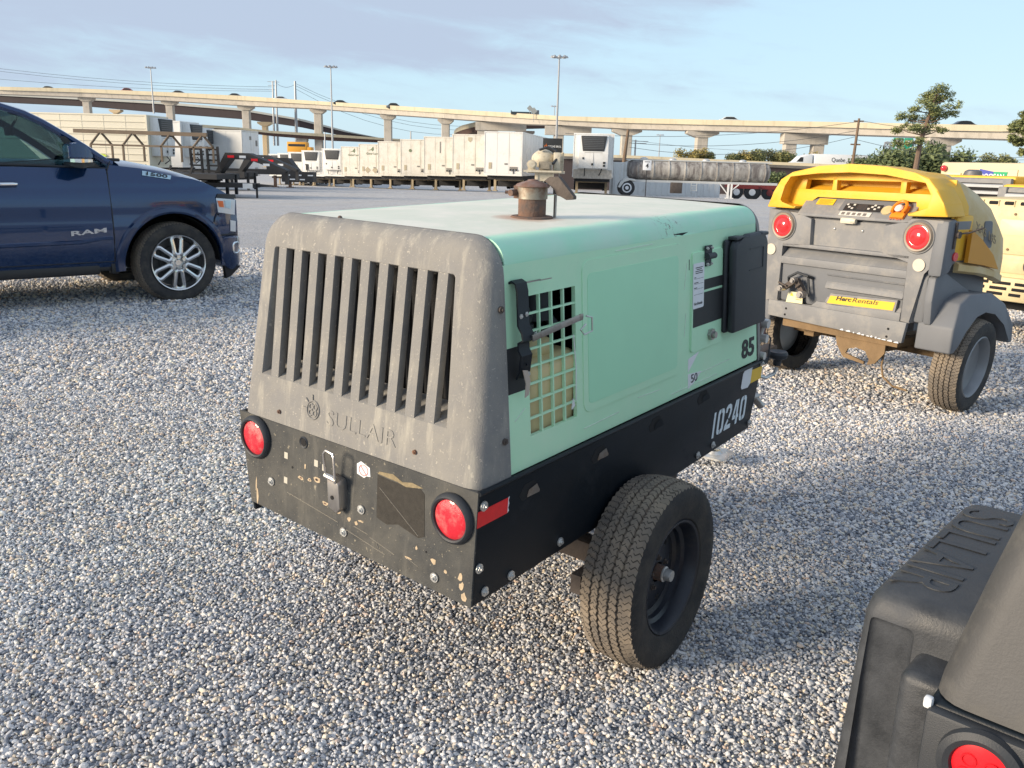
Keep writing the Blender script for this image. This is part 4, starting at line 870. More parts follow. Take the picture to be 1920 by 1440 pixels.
poly([(-.606, .59), (-.49, .60), (-.50, 1.0), (-.49, 1.0), (-.27, 1.015), (-.28, 1.20), (-.40, 1.235), (-.64, 1.252), (-.63, .9)], X0, X0+.08, 'rear_panel', m_gmould)
poly([(.530, .594), (.46, .60), (.47, .985), (.268, 1.015), (.27, 1.20), (.43, 1.222), (.44, 1.25), (.655, 1.25), (.65, .99), (.57, .92)], X0, X0+.08, 'rear_panel', m_gmould)
poly([(-.49, .59), (.46, .59), (.46, .652), (-.17, .64), (-.20, .60), (-.49, .60)], X0, X0+.08, 'rear_panel', m_gmould)
for i, (zt0, zb0_, a0, a1) in enumerate(((1.022, .995, -.50, .47), (.925, .872, -.50, .47))):
    # louvres: an overhanging lip above a sloping floor
    g = G(); g.prism([(X0, zb0_), (X0, zt0), (X0+.09, zt0+.0), (X0+.09, zb0_+.005)], 'y', -a1, -a0, .006); obj('louvre', g, m_gmould, yc)
for zt0, zb0_, a0, a1 in ((.988, .922, -.49, .465), (.868, .83, -.115, .46)):
    g = G(); g.prism([(X0+.006, zb0_), (X0+.075, zt0), (X0+.09, zt0), (X0+.09, zb0_)], 'y', -a1, -a0); obj('louvre_floor', g, m_gmould, yc)
g = G(); g.prism([(X0, .74), (X0+.012, .775), (X0+.07, .835), (X0+.09, .835), (X0+.09, .735)], 'y', -.46, .115, .006); obj('louvre', g, m_gmould, yc)
g = G(); g.prism([(X0+.004, .645), (X0+.07, .738), (X0+.09, .738), (X0+.09, .645)], 'y', -.455, .10); obj('louvre_floor', g, m_gmould, yc)
# number-plate recess
g = G(); g.box(X0+.035, X0+.06, -.268, .28, 1.018, 1.20); pl_ = obj('plate_recess', g, m_gmould, yc)
for v in (-.11, .10): 
    g = G(); g.ball((0, 0, 0), .010, 10, 6); link('screw', g.mesh('screw', m_zinc), pl_, (X0+.034, -v, 1.145))
g = G(); g.box(X0-.012, X0+.03, -.055, .05, 1.185, 1.225, .010); g.tube([(X0-.002, -.03, 1.206), (X0-.002, -.065, 1.206)], .016, 10); obj('plate_lamp', g, mat('cream_plastic', (.62, .56, .44), .5, var=.1), yc)
# upper control shelf
g = G(); g.prism([(X0, 1.215), (X0, 1.232), (X0+.10, 1.335), (X0+.13, 1.36), (X0+.16, 1.36), (X0+.16, 1.21)], 'y', -.435, .40, .006); sh = obj('control_shelf', g, m_gmould, yc)
def shelf(v, s): return Vector((X0+.10*s-.0015, -v, 1.232+.103*s+.0015))
def onshelf(name, v0, v1, s0, s1, m, th=.004, par=None):
    n = Vector((-.72, 0, .70))*th; g = G(); P = [shelf(v0, s0), shelf(v1, s0), shelf(v1, s1), shelf(v0, s1)]; g.loft([P, [p+n for p in P]]); return obj(name, g, m, par or yc, 0)
onshelf('recess', -.10, .29, .34, 1.0, m_gdark, .002)
dp = onshelf('control_panel', -.065, .205, .36, .78, m_trim, .005)
m_grey_print = mat('pale_print', (.58, .57, .53), .6, var=.05)
onshelf('display', .03, .10, .40, .74, mat('dark_display', (.05, .05, .055), .2, var=0), .0065, dp)
for v, s in ((-.05, .7), (-.03, .55), (-.005, .48), (0, .7), (.115, .5), (.135, .62), (.16, .5), (.18, .62), (.15, .72)): onshelf('button', v-.008, v+.008, s-.04, s+.05, m_grey_print, .007, dp)
ds = onshelf('instruction_label', -.075, .155, .04, .30, m_grey_print, .003)
for v in (-.06, -.02, .02, .06, .10): onshelf('print', v, v+.025, .08, .24, mat('grey_print', (.16, .15, .14), .6, var=.3, vs_=60), .0035, ds)
g = G(); g.disc((0, 0, 0), .038, 'z', .008, 22); g.xf(Matrix.Translation(shelf(.245, .52)) @ Matrix.Rotation(R(-45), 4, 'Y')); obj('pressure_gauge', g, mat('cream_dial', (.55, .45, .25), .5, var=.15, vs_=30), yc)
onshelf('sticker', -.30, -.165, .62, 1.0, m_yellow, .003); 
for k in range(5): onshelf('print', -.285, -.20+.012*(k % 3), .66+.06*k, .68+.06*k, mat('brown_print', (.28, .17, .03), .6, var=0), .0038)
es = link('emergency_stop', None, yc)
g = G(); g.tube([shelf(.345+.042*math.cos(t), .42+.42*math.sin(t))+Vector((-.02, 0, .03)) for t in [R(-30+240*k/16) for k in range(17)]], .010, 8); P = [shelf(.30, .05), shelf(.39, .05), shelf(.39, .75), shelf(.30, .75)]; g.loft([P, [p+Vector((-.015, 0, .012)) for p in P]]); link('guard', g.mesh('guard', mat('orange_guard', (.75, .25, .02), .45, var=.05)), es)
g = G(); g.disc((0, 0, 0), .013, 'z', .03, 14); g.lathe([(.0, .012), (.025, .014), (.028, .022), (.02, .032), (.0, .034)], (0, 0, 0), 'z', 18); g.xf(Matrix.Translation(shelf(.345, .42)+Vector((-.012, 0, .016))) @ Matrix.Rotation(R(-45), 4, 'Y')); link('button', g.mesh('button', mat('faded_pink_button', (.72, .60, .56), .45, var=.05)), es)
text('lettering', 'STOP', mat('faded_red_print', (.55, .2, .18), .7), yc, shelf(.295, -.02)+Vector((-.003, 0, .002)), (0, -1, 0), (.7, 0, .72), .09, .024, .003)
# yellow rear hood: frame, sunk back and three pockets
outer = [(-.648, 1.262), (-.60, 1.37), (-.55, 1.46), (-.46, 1.512), (-.25, 1.556), (-.007, 1.574), (.25, 1.560), (.44, 1.528), (.535, 1.497), (.60, 1.43), (.65, 1.35), (.690, 1.272), (.43, 1.262), (.425, 1.282), (.565, 1.312), (.575, 1.40), (.525, 1.478), (.25, 1.510), (-.007, 1.520), (-.25, 1.508), (-.475, 1.490), (-.52, 1.42), (-.548, 1.316), (-.525, 1.294), (-.40, 1.282), (-.415, 1.262)]
g = G(); g.prism(fy(outer), 'x', X0-.025, X0+.19, .010); hd_ = obj('rear_hood', g, m_yel, yc)
XB = X0+.085
for nm, pts in (('back', [(-.57, 1.28), (-.40, 1.28), (-.31, 1.352), (.42, 1.352), (.42, 1.29), (.58, 1.30), (.57, 1.40), (-.56, 1.398)]), ('back', [(-.54, 1.462), (.54, 1.47), (.52, 1.49), (.2, 1.535), (-.2, 1.535), (-.5, 1.50)]), ('pocket_divider', [(-.56, 1.39), (-.415, 1.395), (-.405, 1.47), (-.56, 1.47)]), ('pocket_divider', [(-.205, 1.39), (-.165, 1.39), (-.17, 1.48), (-.20, 1.48)]), ('pocket_divider', [(.295, 1.39), (.335, 1.39), (.335, 1.48), (.295, 1.48)]), ('pocket_divider', [(.545, 1.39), (.575, 1.39), (.55, 1.47), (.535, 1.47)])):
    g = G(); g.prism(fy(pts), 'x', XB, XB+.05, .004); link(nm, g.mesh(nm, m_yel), hd_)
g = G(); g.box(XB+.14, XB+.15, -.58, .55, 1.30, 1.49); link('pocket_back', g.mesh('pocket_back', m_yel), hd_)
g = G(); g.prism([(XB+.02, 1.392), (XB+.12, 1.428), (XB+.12, 1.39)], 'y', -.54, .41); link('pocket_floor', g.mesh('pocket_floor', m_yel), hd_)
# canopy behind, rounded and tapering forward
def can_sec(x, w, zt_, zb_):
    P = []
    for v, z in ((-1, zb_), (-1.0, zb_+.28*(zt_-zb_)), (-.97, zb_+.6*(zt_-zb_)), (-.86, zb_+.84*(zt_-zb_)), (-.68, zb_+.955*(zt_-zb_)), (-.35, zt_-.01), (0, zt_), (.35, zt_-.01), (.68, zb_+.955*(zt_-zb_)), (.86, zb_+.84*(zt_-zb_)), (.97, zb_+.6*(zt_-zb_)), (1.0, zb_+.28*(zt_-zb_)), (1, zb_)): P.append((x, -v*w, z))
    return P
g = G(); g.loft([can_sec(x, w, a, b) for x, w, a, b in ((X0+.275, .665, 1.55, 1.0), (-.1, .68, 1.545, .99), (.05, .685, 1.49, .95), (.3, .66, 1.39, .90), (.55, .58, 1.27, .86), (.8, .44, 1.12, .84), (.98, .25, .98, .84))]); cn = obj('canopy', g, m_yeltan, yc, 50)
g = G(); g.loft([can_sec(x, w, a, b) for x, w, a, b in ((X0+.10, .658, 1.552, 1.0), (X0+.20, .665, 1.556, 1.0), (X0+.30, .668, 1.548, 1.0))], False, False, closed=False); obj('hood_band', g, m_yel, yc, 50)
g = G(); g.loft([[(x, -v, z) for v, z in ((w-.02, zb_+.0), (w+.012, zb_+.015), (w+.012, zb_+.055), (w-.02, zb_+.07))] for x, w, zb_ in ((-.24, .675, .925), (.0, .70, .90), (.2, .69, .865), (.40, .65, .82), (.60, .55, .80), (.8, .40, .79))]); obj('canopy_skirt', g, m_yeltan, yc)
g = G(); g.prism([(-.19, 1.19), (-.19, .99), (.02, .965), (.22, .93), (.12, 1.03), (-.05, 1.13)], 'y', -.715, -.69); link('orange_panel', g.mesh('orange_panel', mat('deep_orange_panel', (.60, .27, .02), .45, var=.05)), cn)
text('lettering', 'XAS 185', mat('ghost_print', (.30, .24, .15), .7), cn, (-.13, -.703, 1.19), (1, 0, -.35), (0, .12, 1), .30, .055, .004)
g = G(); g.prism(rr2(.03, .13, 1.07, 1.24, .02), 'y', -.692, -.684); g.map(lambda p: p+Vector((0, .10*(p.z-1.07), 0))); lb_ = link('label', g.mesh('label', m_gdark), cn)
g = G(); g.box(X0+.05, -.12, -.66, .66, .985, 1.265, .03); obj('side_shoulder', g, m_gdark, yc)
g = G(); g.box(X0+.13, -.10, -.672, -.60, 1.0, 1.28, .02); obj('yellow_post', g, m_yel, yc)
g = G(); g.prism([(X0+.03, .60), (X0+.02, .88), (X0+.06, .985), (.30, .92), (.34, .60)], 'y', -.60, .60, .02); obj('lower_body', g, m_gdark, yc)
# lamps
m_redlamp = mat('red_lamp', (.70, .035, .040), .16, var=.05, vs_=20, coat=.6)
for v in (-.502, .511):
    lp = link('tail_lamp', None, yc, (X0, -v, 1.139))
    g = G(); g.lathe([(.070, .01), (.077, -.016), (.087, -.020), (.092, -.008), (.092, .01)], (0, 0, 0), 'x', 36); link('bezel', g.mesh('bezel', mat('tan_bezel', (.36, .29, .22), .5, var=.1)), lp)
    g = G(); g.lathe([(.0, -.034), (.025, -.032), (.045, -.024), (.052, -.018), (.056, -.020), (.074, -.016), (.076, .0)], (0, 0, 0), 'x', 36); link('lens', g.mesh('lens', m_redlamp, 40), lp)
    g = G(); g.lathe([(.090, .0), (.102, -.008), (.107, .0), (.107, .02)], (0, 0, 0), 'x', 36); link('housing', g.mesh('housing', m_gmould), lp)
for v, z in ((-.588, .964), (.540, .968)):
    g = G(); g.disc((X0-.003, -v, z), .040, 'x', .012, 26); obj('round_reflector', g, mat('cream_reflector', (.58, .52, .42), .4, var=.1, vs_=30), yc)
# sticker
P = [(-.080, .640), (-.058, .694), (.416, .714), (.406, .660)]
g = G(); g.loft([[(X0-.0005+.062*0, -v, z) for v, z in P], [(X0-.0025, -v, z) for v, z in P]]); st = obj('sticker', g, m_yellow, yc, 0); st['label'] = 'long yellow rental company sticker'
text('lettering', 'Herc', m_ink, st, (X0-.003, .012, .668), (0, -1, .045), (0, 0, 1), .118, .030, .002, shear=.25, bold=.03)
text('lettering', 'Rentals', m_ink, st, (X0-.003, -.112, .673), (0, -1, .045), (0, 0, 1), .19, .030, .002, shear=.25)
g = G(); g.prism(fy([(-.09, .63), (-.06, .71), (.43, .73), (.42, .65)]), 'x', X0, X0+.02); obj('sticker_panel', g, m_gmould, yc)
# outlet valves
ov = link('outlet_valves', None, yc, (X0-.02, .315, .725))
g = G(); g.tube([(.06, -.09, .06), (-.02, -.085, .085), (-.02, .0, .10), (-.02, .07, .06), (.04, .10, -.02)], .010, 8); g.tube([(.0, -.075, .08), (.0, -.10, -.06)], .009, 8); link('pipe_loop', g.mesh('pipe_loop', m_blackplastic), ov)
for y, z, r in ((.10, -.02, .022), (.0, .045, .018), (-.07, -.045, .026)):
    g = G(); g.disc((-.045, y, z), r, 'x', .05, 14); g.disc((-.075, y, z), r*.7, 'x', .02, 12); link('coupling', g.mesh('coupling', m_steel), ov)
g = G(); g.bar((-.02, .10, -.02), (-.02, 0, .05), .035); g.bar((-.02, 0, .05), (-.02, -.07, -.045), .035); g.bar((-.05, .13, .02), (-.05, .06, .0), .01); g.bar((-.05, -.02, .0), (-.06, -.06, .03), .012); link('manifold', g.mesh('manifold', m_darkrust), ov)
g = G(); g.prism(fy([(-.415, .60), (-.40, .68), (-.28, .68), (-.275, .605)]), 'x', X0-.004, X0-.001); wl = obj('warning_label', g, mat('cream_label', (.70, .66, .42), .5, var=.06), yc)
g = G(); g.prism(fy([(-.385, .65), (-.37, .675), (-.355, .65)]), 'x', X0-.0055, X0-.0042); link('print', g.mesh('print', m_yellow), wl)
g = G()
for k in range(4): g.box(X0-.005, X0-.0042, .285, .335, .628+.011*k, .632+.011*k)
link('print', g.mesh('print', MATS['brown_print']), wl)
# bumper plate, axle, wheels, fenders
g = G(); g.prism(fy([(-.558, .600), (.517, .598), (.50, .462), (-.558, .486)]), 'x', X0-.012, X0+.02, .004); bp2 = obj('bumper_plate', g, m_gmould, yc)
for v, z in ((-.40, .555), (-.405, .51), (.40, .54), (.395, .488)):
    g = G(); g.disc((X0-.013, -v, z), .008, 'x', .003, 12); link('hole', g.mesh('hole', m_dark), bp2)
rc = random.Random(5); g = G()
v = .05
while v < .48: w = rc.uniform(.01, .04); h = rc.uniform(.004, .012); zb_ = .478-.02*(v/.5); g.prism(fy([(v, zb_-.002), (v+w, zb_-.002), (v+w*.8, zb_+h), (v+w*.3, zb_+h*.6)]), 'x', X0-.0135, X0-.0122); v += w+rc.uniform(0, .02)
link('paint_chip', g.mesh('paint_chip', m_white), bp2); bp2.children[-1]['kind'] = 'stuff'
g = G(); g.box(-.06, .06, -.60, .60, .33, .41, .01); g.box(-.40, -.2, -.45, .45, .42, .47); g.box(-.30, .30, .25, .33, .36, .45); g.box(-.30, .30, -.33, -.25, .36, .45); obj('axle', g, m_axle, yc)
g = G(); g.prism(fy([(-.02, .44), (.36, .44), (.36, .36), (.30, .28), (.245, .262), (.255, .30), (.22, .35), (.15, .362), (.09, .345), (.075, .31), (.22, .278), (.22, .26), (.06, .28), (.0, .36)]), 'x', X0+.05, X0+.065); br_ = obj('tow_bracket', g, m_axle, yc)
g = G(); g.tube([(X0+.1, -.33, .38), (X0+.08, -.335, .27), (X0+.07, -.36, .20), (X0+.06, -.44, .155), (X0+.05, -.55, .15)], .007, 8); obj('hanging_hose', g, m_axle, yc)
yt = make_tyre(.315, .185, .20, (-.048, -.016, .016, .048), 110, .008)
g = G(); g.lathe([(.202, .07), (.208, .085), (.202, .09), (.190, .075), (.180, .03), (.12, .01), (.05, .02), (.0, .02)], (0, 0, 0), 'y', 40); g.map(lambda p: Vector((p.x, -p.y, p.z))); yr = g.mesh('rim', mat('grey_rim', (.27, .28, .29), .45, .4, var=.12), 30)
for sgn in (1, -1):
    w = link('wheel', None, yc, (.0, -sgn*.690, .312), (R(4*sgn), 0, R(7 if sgn > 0 else 0))); w.scale = (1, sgn, 1); link('tyre', yt, w); link('rim', yr, w)
def fender(sgn):
    P = [(-.41, .44), (-.405, .60), (-.30, .745), (-.16, .795), (.12, .785), (.27, .71), (.38, .56), (.40, .44), (.355, .44)]
    P += [(.355*math.cos(R(a)), .33+.355*math.sin(R(a))) for a in (20, 45, 70, 90, 110, 135, 155)]+[(-.355, .44)]
    g = G(); g.prism(P, 'y', -sgn*.565, -sgn*.80, .022, 2); g.map(lambda p: Vector((p.x, p.y-sgn*(.0 if abs(p.y) < .7 else -.05*max(0, (p.z-.62)/.17)), p.z)))
    return obj('fender', g, m_gdark, yc, 50)
fender(1); fender(-1)
for sgn in (1, -1):
    g = G(); g.prism([(X0+.02, .60), (X0+.0, .75), (X0+.01, .90), (X0+.12, .93), (.05, .78), (-.30, .60)], 'y', -sgn*.60, -sgn*.655, .015); obj('fender_bracket', g, m_gdark, yc)
g = G(); g.prism([(X0-.01, .905), (X0-.0, 1.25), (X0+.10, 1.26), (X0+.14, 1.02), (X0+.10, .93)], 'y', -.60, -.690, .02); obj('corner_panel', g, m_gdark, yc)
g = G(); g.disc((X0+.12, -.693, 1.03), .028, 'y', .012, 18); obj('side_lamp', g, m_redlamp, yc)
g = G(); g.tube([(X0+.10, -.70, 1.17), (X0+.16, -.74, 1.18), (X0+.24, -.78, 1.21)], .006, 6); g.disc((X0+.10, -.70, 1.165), .022, 'y', .03, 10); g.box(X0+.075, X0+.095, -.70, -.69, 1.08, 1.24); obj('door_catch', g, m_darkrust, yc)
g = G(); g.box(.5, 1.9, -.05, .05, .36, .46, .01); g.tube([(1.8, 0, .4), (1.8, 0, .02)], .03, 10); obj('drawbar', g, m_gdark, yc)

# ---------------------------------------------------------------- tan compressor at the right edge
m_tan = mat('faded_tan_paint', (.63, .52, .30), .55, var=.06, vs_=4, bump=.05, bs=200, dirt=(.55, .44, .25), dth=.6, ds=5)
tanm = thing('air_compressor', 'tan yellow compressor with round red lamp behind the grey fender', 'compressor', (4.62, 7.9, zg(4.6, 7.9)), R(36), group='towable air compressors')
def taprism(name, pts, x0, x1, m, b=.006, par=None): g = G(); g.prism(fy(pts), 'x', x0, x1, b); return obj(name, g, m, par or tanm)
taprism('rear_body', [(-.62, .52), (.62, .52), (.66, .60), (.62, 1.10), (.52, 1.33), (-.52, 1.33), (-.62, 1.10), (-.66, .60)], 0, 1.6, m_tan, .05)
taprism('access_panel', rr2(-.40, .22, .83, 1.22, .05), -.018, .01, m_tan, .01)
taprism('nameplate', rr2(-.22, .02, 1.0, 1.14, .015), -.022, -.017, mat('pale_tan_plate', (.72, .62, .38), .5, var=.04), .002)
for v, z in ((-.10, 1.19), (.17, 1.18), (-.12, .87), (.17, .87), (-.36, .87), (-.36, 1.19)):
    g = G(); g.disc((-.02, -v, z), .012, 'x', .01, 10); obj('screw', g, m_axle, tanm)
for v in (-.46, -.32, -.18, -.04, .10, .24, .38):
    g = G(); g.box(-.006, .02, -v-.045, -v+.045, 1.265, 1.30, .012); s_ = obj('slot', g, m_dark, tanm)
    g = G(); g.box(-.010, .0, -v-.052, -v-.046, 1.255, 1.31); obj('slot_rib', g, m_tan, tanm)
taprism('lamp_panel', rr2(-.55, .55, .66, .82, .03), -.014, .01, m_tan, .008)
for v in (.12, -.45):
    lp = link('tail_lamp', None, tanm, (-.015, -v, .735))
    g = G(); g.lathe([(.058, .01), (.060, -.012), (.078, -.014), (.08, .01)], (0, 0, 0), 'x', 30); link('bezel', g.mesh('bezel', m_blackplastic), lp)
    g = G(); g.lathe([(.0, -.016), (.05, -.012), (.06, .0)], (0, 0, 0), 'x', 30); link('lens', g.mesh('lens', m_red, 40), lp)
taprism('lower_panel', [(-.60, .40), (.60, .40), (.62, .62), (-.62, .62)], -.06, .12, m_tan, .02)
for r_, z in enumerate((.565, .515, .465)):
    for v0, v1 in ((-.45, -.22), (-.19, -.02), (.01, .14)):
        g = G(); v0_, v1_ = v0-.02*r_, v1-.03*r_; g.box(-.063, -.04, -v1_, -v0_, z-.016, z+.016, .007); obj('slot', g, m_dark, tanm)
g = G(); g.box(.2, 1.4, -.5, .5, .30, .45); g.box(.1, .16, -.45, -.38, .28, .42); obj('chassis', g, m_dark, tanm)
for sgn in (1, -1):
    w = link('wheel', None, tanm, (.8, -sgn*.62, .312)); w.scale = (1, sgn, 1); link('tyre', yt, w); link('rim', yr, w)

# ---------------------------------------------------------------- near black compressor, lower right corner
D0 = thing('air_compressor', 'black compressor corner with moulded fender and red lamp in front on the right', 'compressor', (.786, 1.707, 0), R(48), group='towable air compressors')
m_fend = mat('sooty_black_moulding', (.026, .029, .034), .46, var=.25, vs_=9, bump=.12, bs=180, dirt=(.060, .066, .076), dth=.52, ds=8, dw=.16)
m_cap2 = mat('dusty_dark_cap', (.062, .062, .063), .6, var=.15, vs_=6, bump=.1, bs=160, dirt=(.115, .11, .10), dth=.55, ds=5)
def sq(x0, x1, v0, v1, r, n=5):
    return [(x, -v) for x, v in rr2(x0, x1, v0, v1, r, n)]
g = G(); rings = []
for z, ins in ((.18, -.012), (.30, -.006), (.45, .0), (.60, .006), (.632, .014), (.645, .028), (.650, .05)):
    rings.append([(x, y, z) for x, y in sq(-.03+ins+.0*z, .74-ins, .0+ins, .26, .035)])
g.loft(rings)
fo = bmesh.ops.recalc_face_normals(g.b, faces=g.b.faces[:])
fme = g.mesh('fender', m_fend, 0); tmp = bpy.data.objects.new('t1', fme); COL.objects.link(tmp)
cut = G(); cut.box(-.2, -.012, -.118, -.022, .05, .595, .016, 3); cut.lathe([(0, .05), (.335, .05), (.335, -.20), (0, -.20)], (.36, 0, .28), 'y', 40); cut.box(.025, .695, -.20, .05, -.1, .28)
tc_ = bpy.data.objects.new('t2', cut.mesh('t2', m_fend, 0)); COL.objects.link(tc_)
mo = tmp.modifiers.new('b', 'BOOLEAN'); mo.object = tc_; mo.operation = 'DIFFERENCE'; mo.solver = 'EXACT'; mo.use_self = True
bpy.context.view_layer.update(); nb = bpy.data.meshes.new_from_object(tmp.evaluated_get(bpy.context.evaluated_depsgraph_get())); bpy.data.objects.remove(tmp); bpy.data.objects.remove(tc_)
nb.materials.clear(); nb.materials.append(m_fend); nb.polygons.foreach_set('use_smooth', [True]*len(nb.polygons)); nb.set_sharp_from_angle(angle=R(38)); nb.name = 'fender'; link('fender', nb, D0)
tl_ = text('lettering', 'SULLAIR', m_fend, D0, (.640, -.028, .650), (-1, 0, 0), (0, -1, 0), .585, .122, .004)
g = G(); g.box(-.13, .10, -.225, -.125, .20, .555, .022, 3); obj('inner_fender', g, m_fend, D0)
wD = trailer_wheel(D0, (.36, -.105, .30), (0, 0, 0), .87, -1)
rings = []
g = G()
def capsec(ins, x): return None
for z, x0, v0 in ((.570, -.205, .205), (.60, -.20, .208), (.80, -.145, .248), (1.0, -.085, .292), (1.12, -.04, .32), (1.17, -.0, .36), (1.185, .06, .43)):
    rings.append([(x, y, z) for x, y in sq(x0, 1.3, v0, 1.40-v0+.0, .06)])
g.loft(rings); obj('rear_cap', g, m_cap2, D0, 50)
g = G(); g.box(-.210, 1.3, -1.195, -.203, .22, .566, .012, 3); obj('lower_frame', g, m_black, D0)
g = G(); g.box(-.235, -.205, -1.195, -.208, .24, .560, .008); rp_ = obj('rear_plate', g, m_blackplastic, D0)
for v in (.312, 1.09):
    lp = link('tail_lamp', None, D0, (-.235, -v, .490))
    g = G(); g.lathe([(.046, -.006), (.050, -.016), (.060, -.020), (.072, -.014), (.074, .0)], (0, 0, 0), 'x', 40); link('bezel', g.mesh('bezel', m_blackplastic), lp)
    g = G(); g.lathe([(.0, -.014), (.03, -.013), (.047, -.008), (.048, .0)], (0, 0, 0), 'x', 40); link('lens', g.mesh('lens', m_redref, 40), lp)
    for a, b in ((-.02, .012), (.018, .014), (-.004, -.02), (.022, -.016)):
        g = G(); g.tube([(-.0145, a+.012*math.cos(t), b+.012*math.sin(t)) for t in [2*math.pi*k/16 for k in range(16)]], .0016, 6, closed=True); link('lens_ring', g.mesh('lens_ring', m_redref), lp)
g = G(); g.box(-.222, -.204, -.214, -.198, .552, .574, .005); obj('corner_tab', g, m_white, D0)
g = G(); g.disc((.09, -.252, .75), .007, 'y', .012, 8); obj('screw', g, m_rust, D0)
# ---------------------------------------------------------------- background: flyovers
m_conc = mat('pale_concrete', (.50, .46, .40), .85, var=.08, vs_=.6, dirt=(.38, .35, .30), dth=.62, ds=.5, streak=((.30, .28, .24), (.9, .9, .06), .54, .5))
m_parap = mat('buff_parapet', (.52, .46, .33), .85, var=.08, vs_=.5, streak=((.32, .29, .20), (.7, .7, .08), .53, .5))
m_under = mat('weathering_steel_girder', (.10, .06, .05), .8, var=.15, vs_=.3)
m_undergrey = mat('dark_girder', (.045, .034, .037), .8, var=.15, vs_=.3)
m_parapg = mat('grey_parapet', (.42, .43, .40), .85, var=.08, vs_=.5)
m_metal = mat('galvanised_pole', (.38, .39, .40), .5, .4, var=.1)
m_wood = mat('weathered_wood_pole', (.17, .115, .075), .85, var=.25, vs_=3)
def lerp_pts(pts, n):
    xs = [p[0] for p in pts]; out = []
    for x in np.linspace(xs[0], xs[-1], n): out.append((x,)+tuple(np.interp(x, xs, [p[k] for p in pts]) for k in range(1, len(pts[0]))))
    return out
def spans(root, pts, cuts, width, m_p, m_g, split=.5, mono=True):
    "deck built span by span: each span a parapet and a girder; pts = (px, y top, y bottom, Y)"
    for a, b in zip(cuts, cuts[1:]):
        sub = [q for q in lerp_pts(pts, 240) if a-1e-6 <= q[0] <= b]
        sub = [tuple([a]+[np.interp(a, [p[0] for p in pts], [p[k] for p in pts]) for k in (1, 2, 3)])]+sub[1:-1:4]+[tuple([b-.15]+[np.interp(b, [p[0] for p in pts], [p[k] for p in pts]) for k in (1, 2, 3)])]
        R1, R2 = [], []
        for px, t, bt, Y in sub:
            top = at(px, t, Y); bot = at(px, bt, Y); h = top.z-bot.z; zm = top.z-h*split; bk = Vector((0, width, 0))
            R1.append([top, top+Vector((0, .35, 0)), Vector((top.x, top.y+.35, zm+.1)), top*1+bk*1+Vector((0, -.35, -h*split+.1)), top+bk+Vector((0, -.35, 0)), top+bk, Vector((top.x, top.y+width, zm)), Vector((top.x, top.y, zm))])
            R2.append([Vector((top.x, top.y+.7, zm)), Vector((top.x, top.y+width-.7, zm)), Vector((top.x, top.y+width-1.2, bot.z)), Vector((top.x, top.y+1.2, bot.z))])
        o = obj('parapet', G().loft(R1), m_p, root, 20); obj('girder', G().loft(R2), m_g, root, 20)
def lvl(pts, px, k): return np.interp(px, [p[0] for p in pts], [p[k] for p in pts])
def pier(root, pts, px, w, capw, width, depth=2.0, m=None, base=-3, both=None):
    Y = lvl(pts, px, 3); b = at(px, lvl(pts, px, 2), Y); m = m or m_conc; pr = link('pier', None, root)
    y0 = b.y+width/2
    g = G(); g.box(b.x-w/2, b.x+w/2, y0-depth/2, y0+depth/2, base, b.z-1.25, .12, 1); link('column', g.mesh('column', m), pr)
    g = G(); zc = b.z; g.prism([(b.x-capw/2, zc), (b.x+capw/2, zc), (b.x+capw/2, zc-.55), (b.x+w/2+.15, zc-1.3), (b.x-w/2-.15, zc-1.3), (b.x-capw/2, zc-.55)], 'y', y0-depth/2-.25, y0+depth/2+.25); link('cap', g.mesh('cap', m), pr)
    return pr
FP = [(-120, 160, 173, 320), (0, 162.5, 175.6, 305), (150, 166, 181, 300), (310, 172.5, 188, 290), (450, 179.5, 197, 280), (585, 189, 202.5, 265), (720, 197, 213.5, 245), (833, 204, 221, 225), (1000, 214, 233, 205), (1045, 217.5, 233.5, 200), (1180, 221, 241, 192), (1325, 224.5, 244.5, 182), (1500, 227.5, 248, 172), (1610, 229.5, 252, 165), (1770, 233, 257, 155), (1900, 235, 260.5, 148), (2050, 238, 265, 140)]
fl = thing('flyover', 'long pale concrete flyover on tall piers crossing the whole skyline', 'flyover')
pc = [150, 308, 453, 590, 723, 833, 940, 1050, 1180, 1325, 1518, 1790]
spans(fl, FP, [-120]+pc+[2050], 9, m_parap, m_conc, .48)
for px, w, cw in ((150, 2.3, 5), (308, 2.3, 5), (453, 2.3, 5), (590, 2.3, 4.6), (723, 2.1, 4.2), (833, 2.0, 4)): pier(fl, FP, px, w, cw, 9)
for px, w, cw in ((1180, 2.3, 6.4), (1325, 2.3, 6.6), (1790, 2.6, 5.6)): pier(fl, FP, px, w, cw, 9, 2.6)
for pa, pb in ((903, 975), (1050, 1098), (1495, 1548)):      # straddle bents: two columns under one beam
    Y = lvl(FP, pa, 3); A_ = at(pa, lvl(FP, pa, 2)+1, Y); B_ = at(pb, lvl(FP, pb, 2)+1, Y); pr = link('pier', None, fl)
    for q in (A_, B_) if pa != 1050 else (A_,):
        g = G(); g.box(q.x-1.1, q.x+1.1, q.y+3, q.y+5.2, -3, q.z-1.2, .1, 1); link('column', g.mesh('column', m_conc), pr)
    g = G(); g.box(A_.x-(1.6 if pa != 1050 else 3.2), B_.x+1.6, A_.y+2.6, A_.y+5.6, A_.z-2.0, A_.z-.05); link('cap', g.mesh('cap', m_conc), pr)
SP = [(-120, 166, 182, 360), (0, 176, 191, 355), (150, 183.5, 198, 350), (300, 190.5, 211, 345), (450, 203, 222.5, 340), (560, 222, 238, 340), (650, 246, 256.5, 345), (705, 257, 260, 350)]
sr = thing('elevated_ramp', 'dark steel ramp sloping down to the right behind the pale flyover', 'ramp')
spans(sr, SP, [-120, 60, 250, 420, 560, 705], 8, m_parapg, m_undergrey, .22)
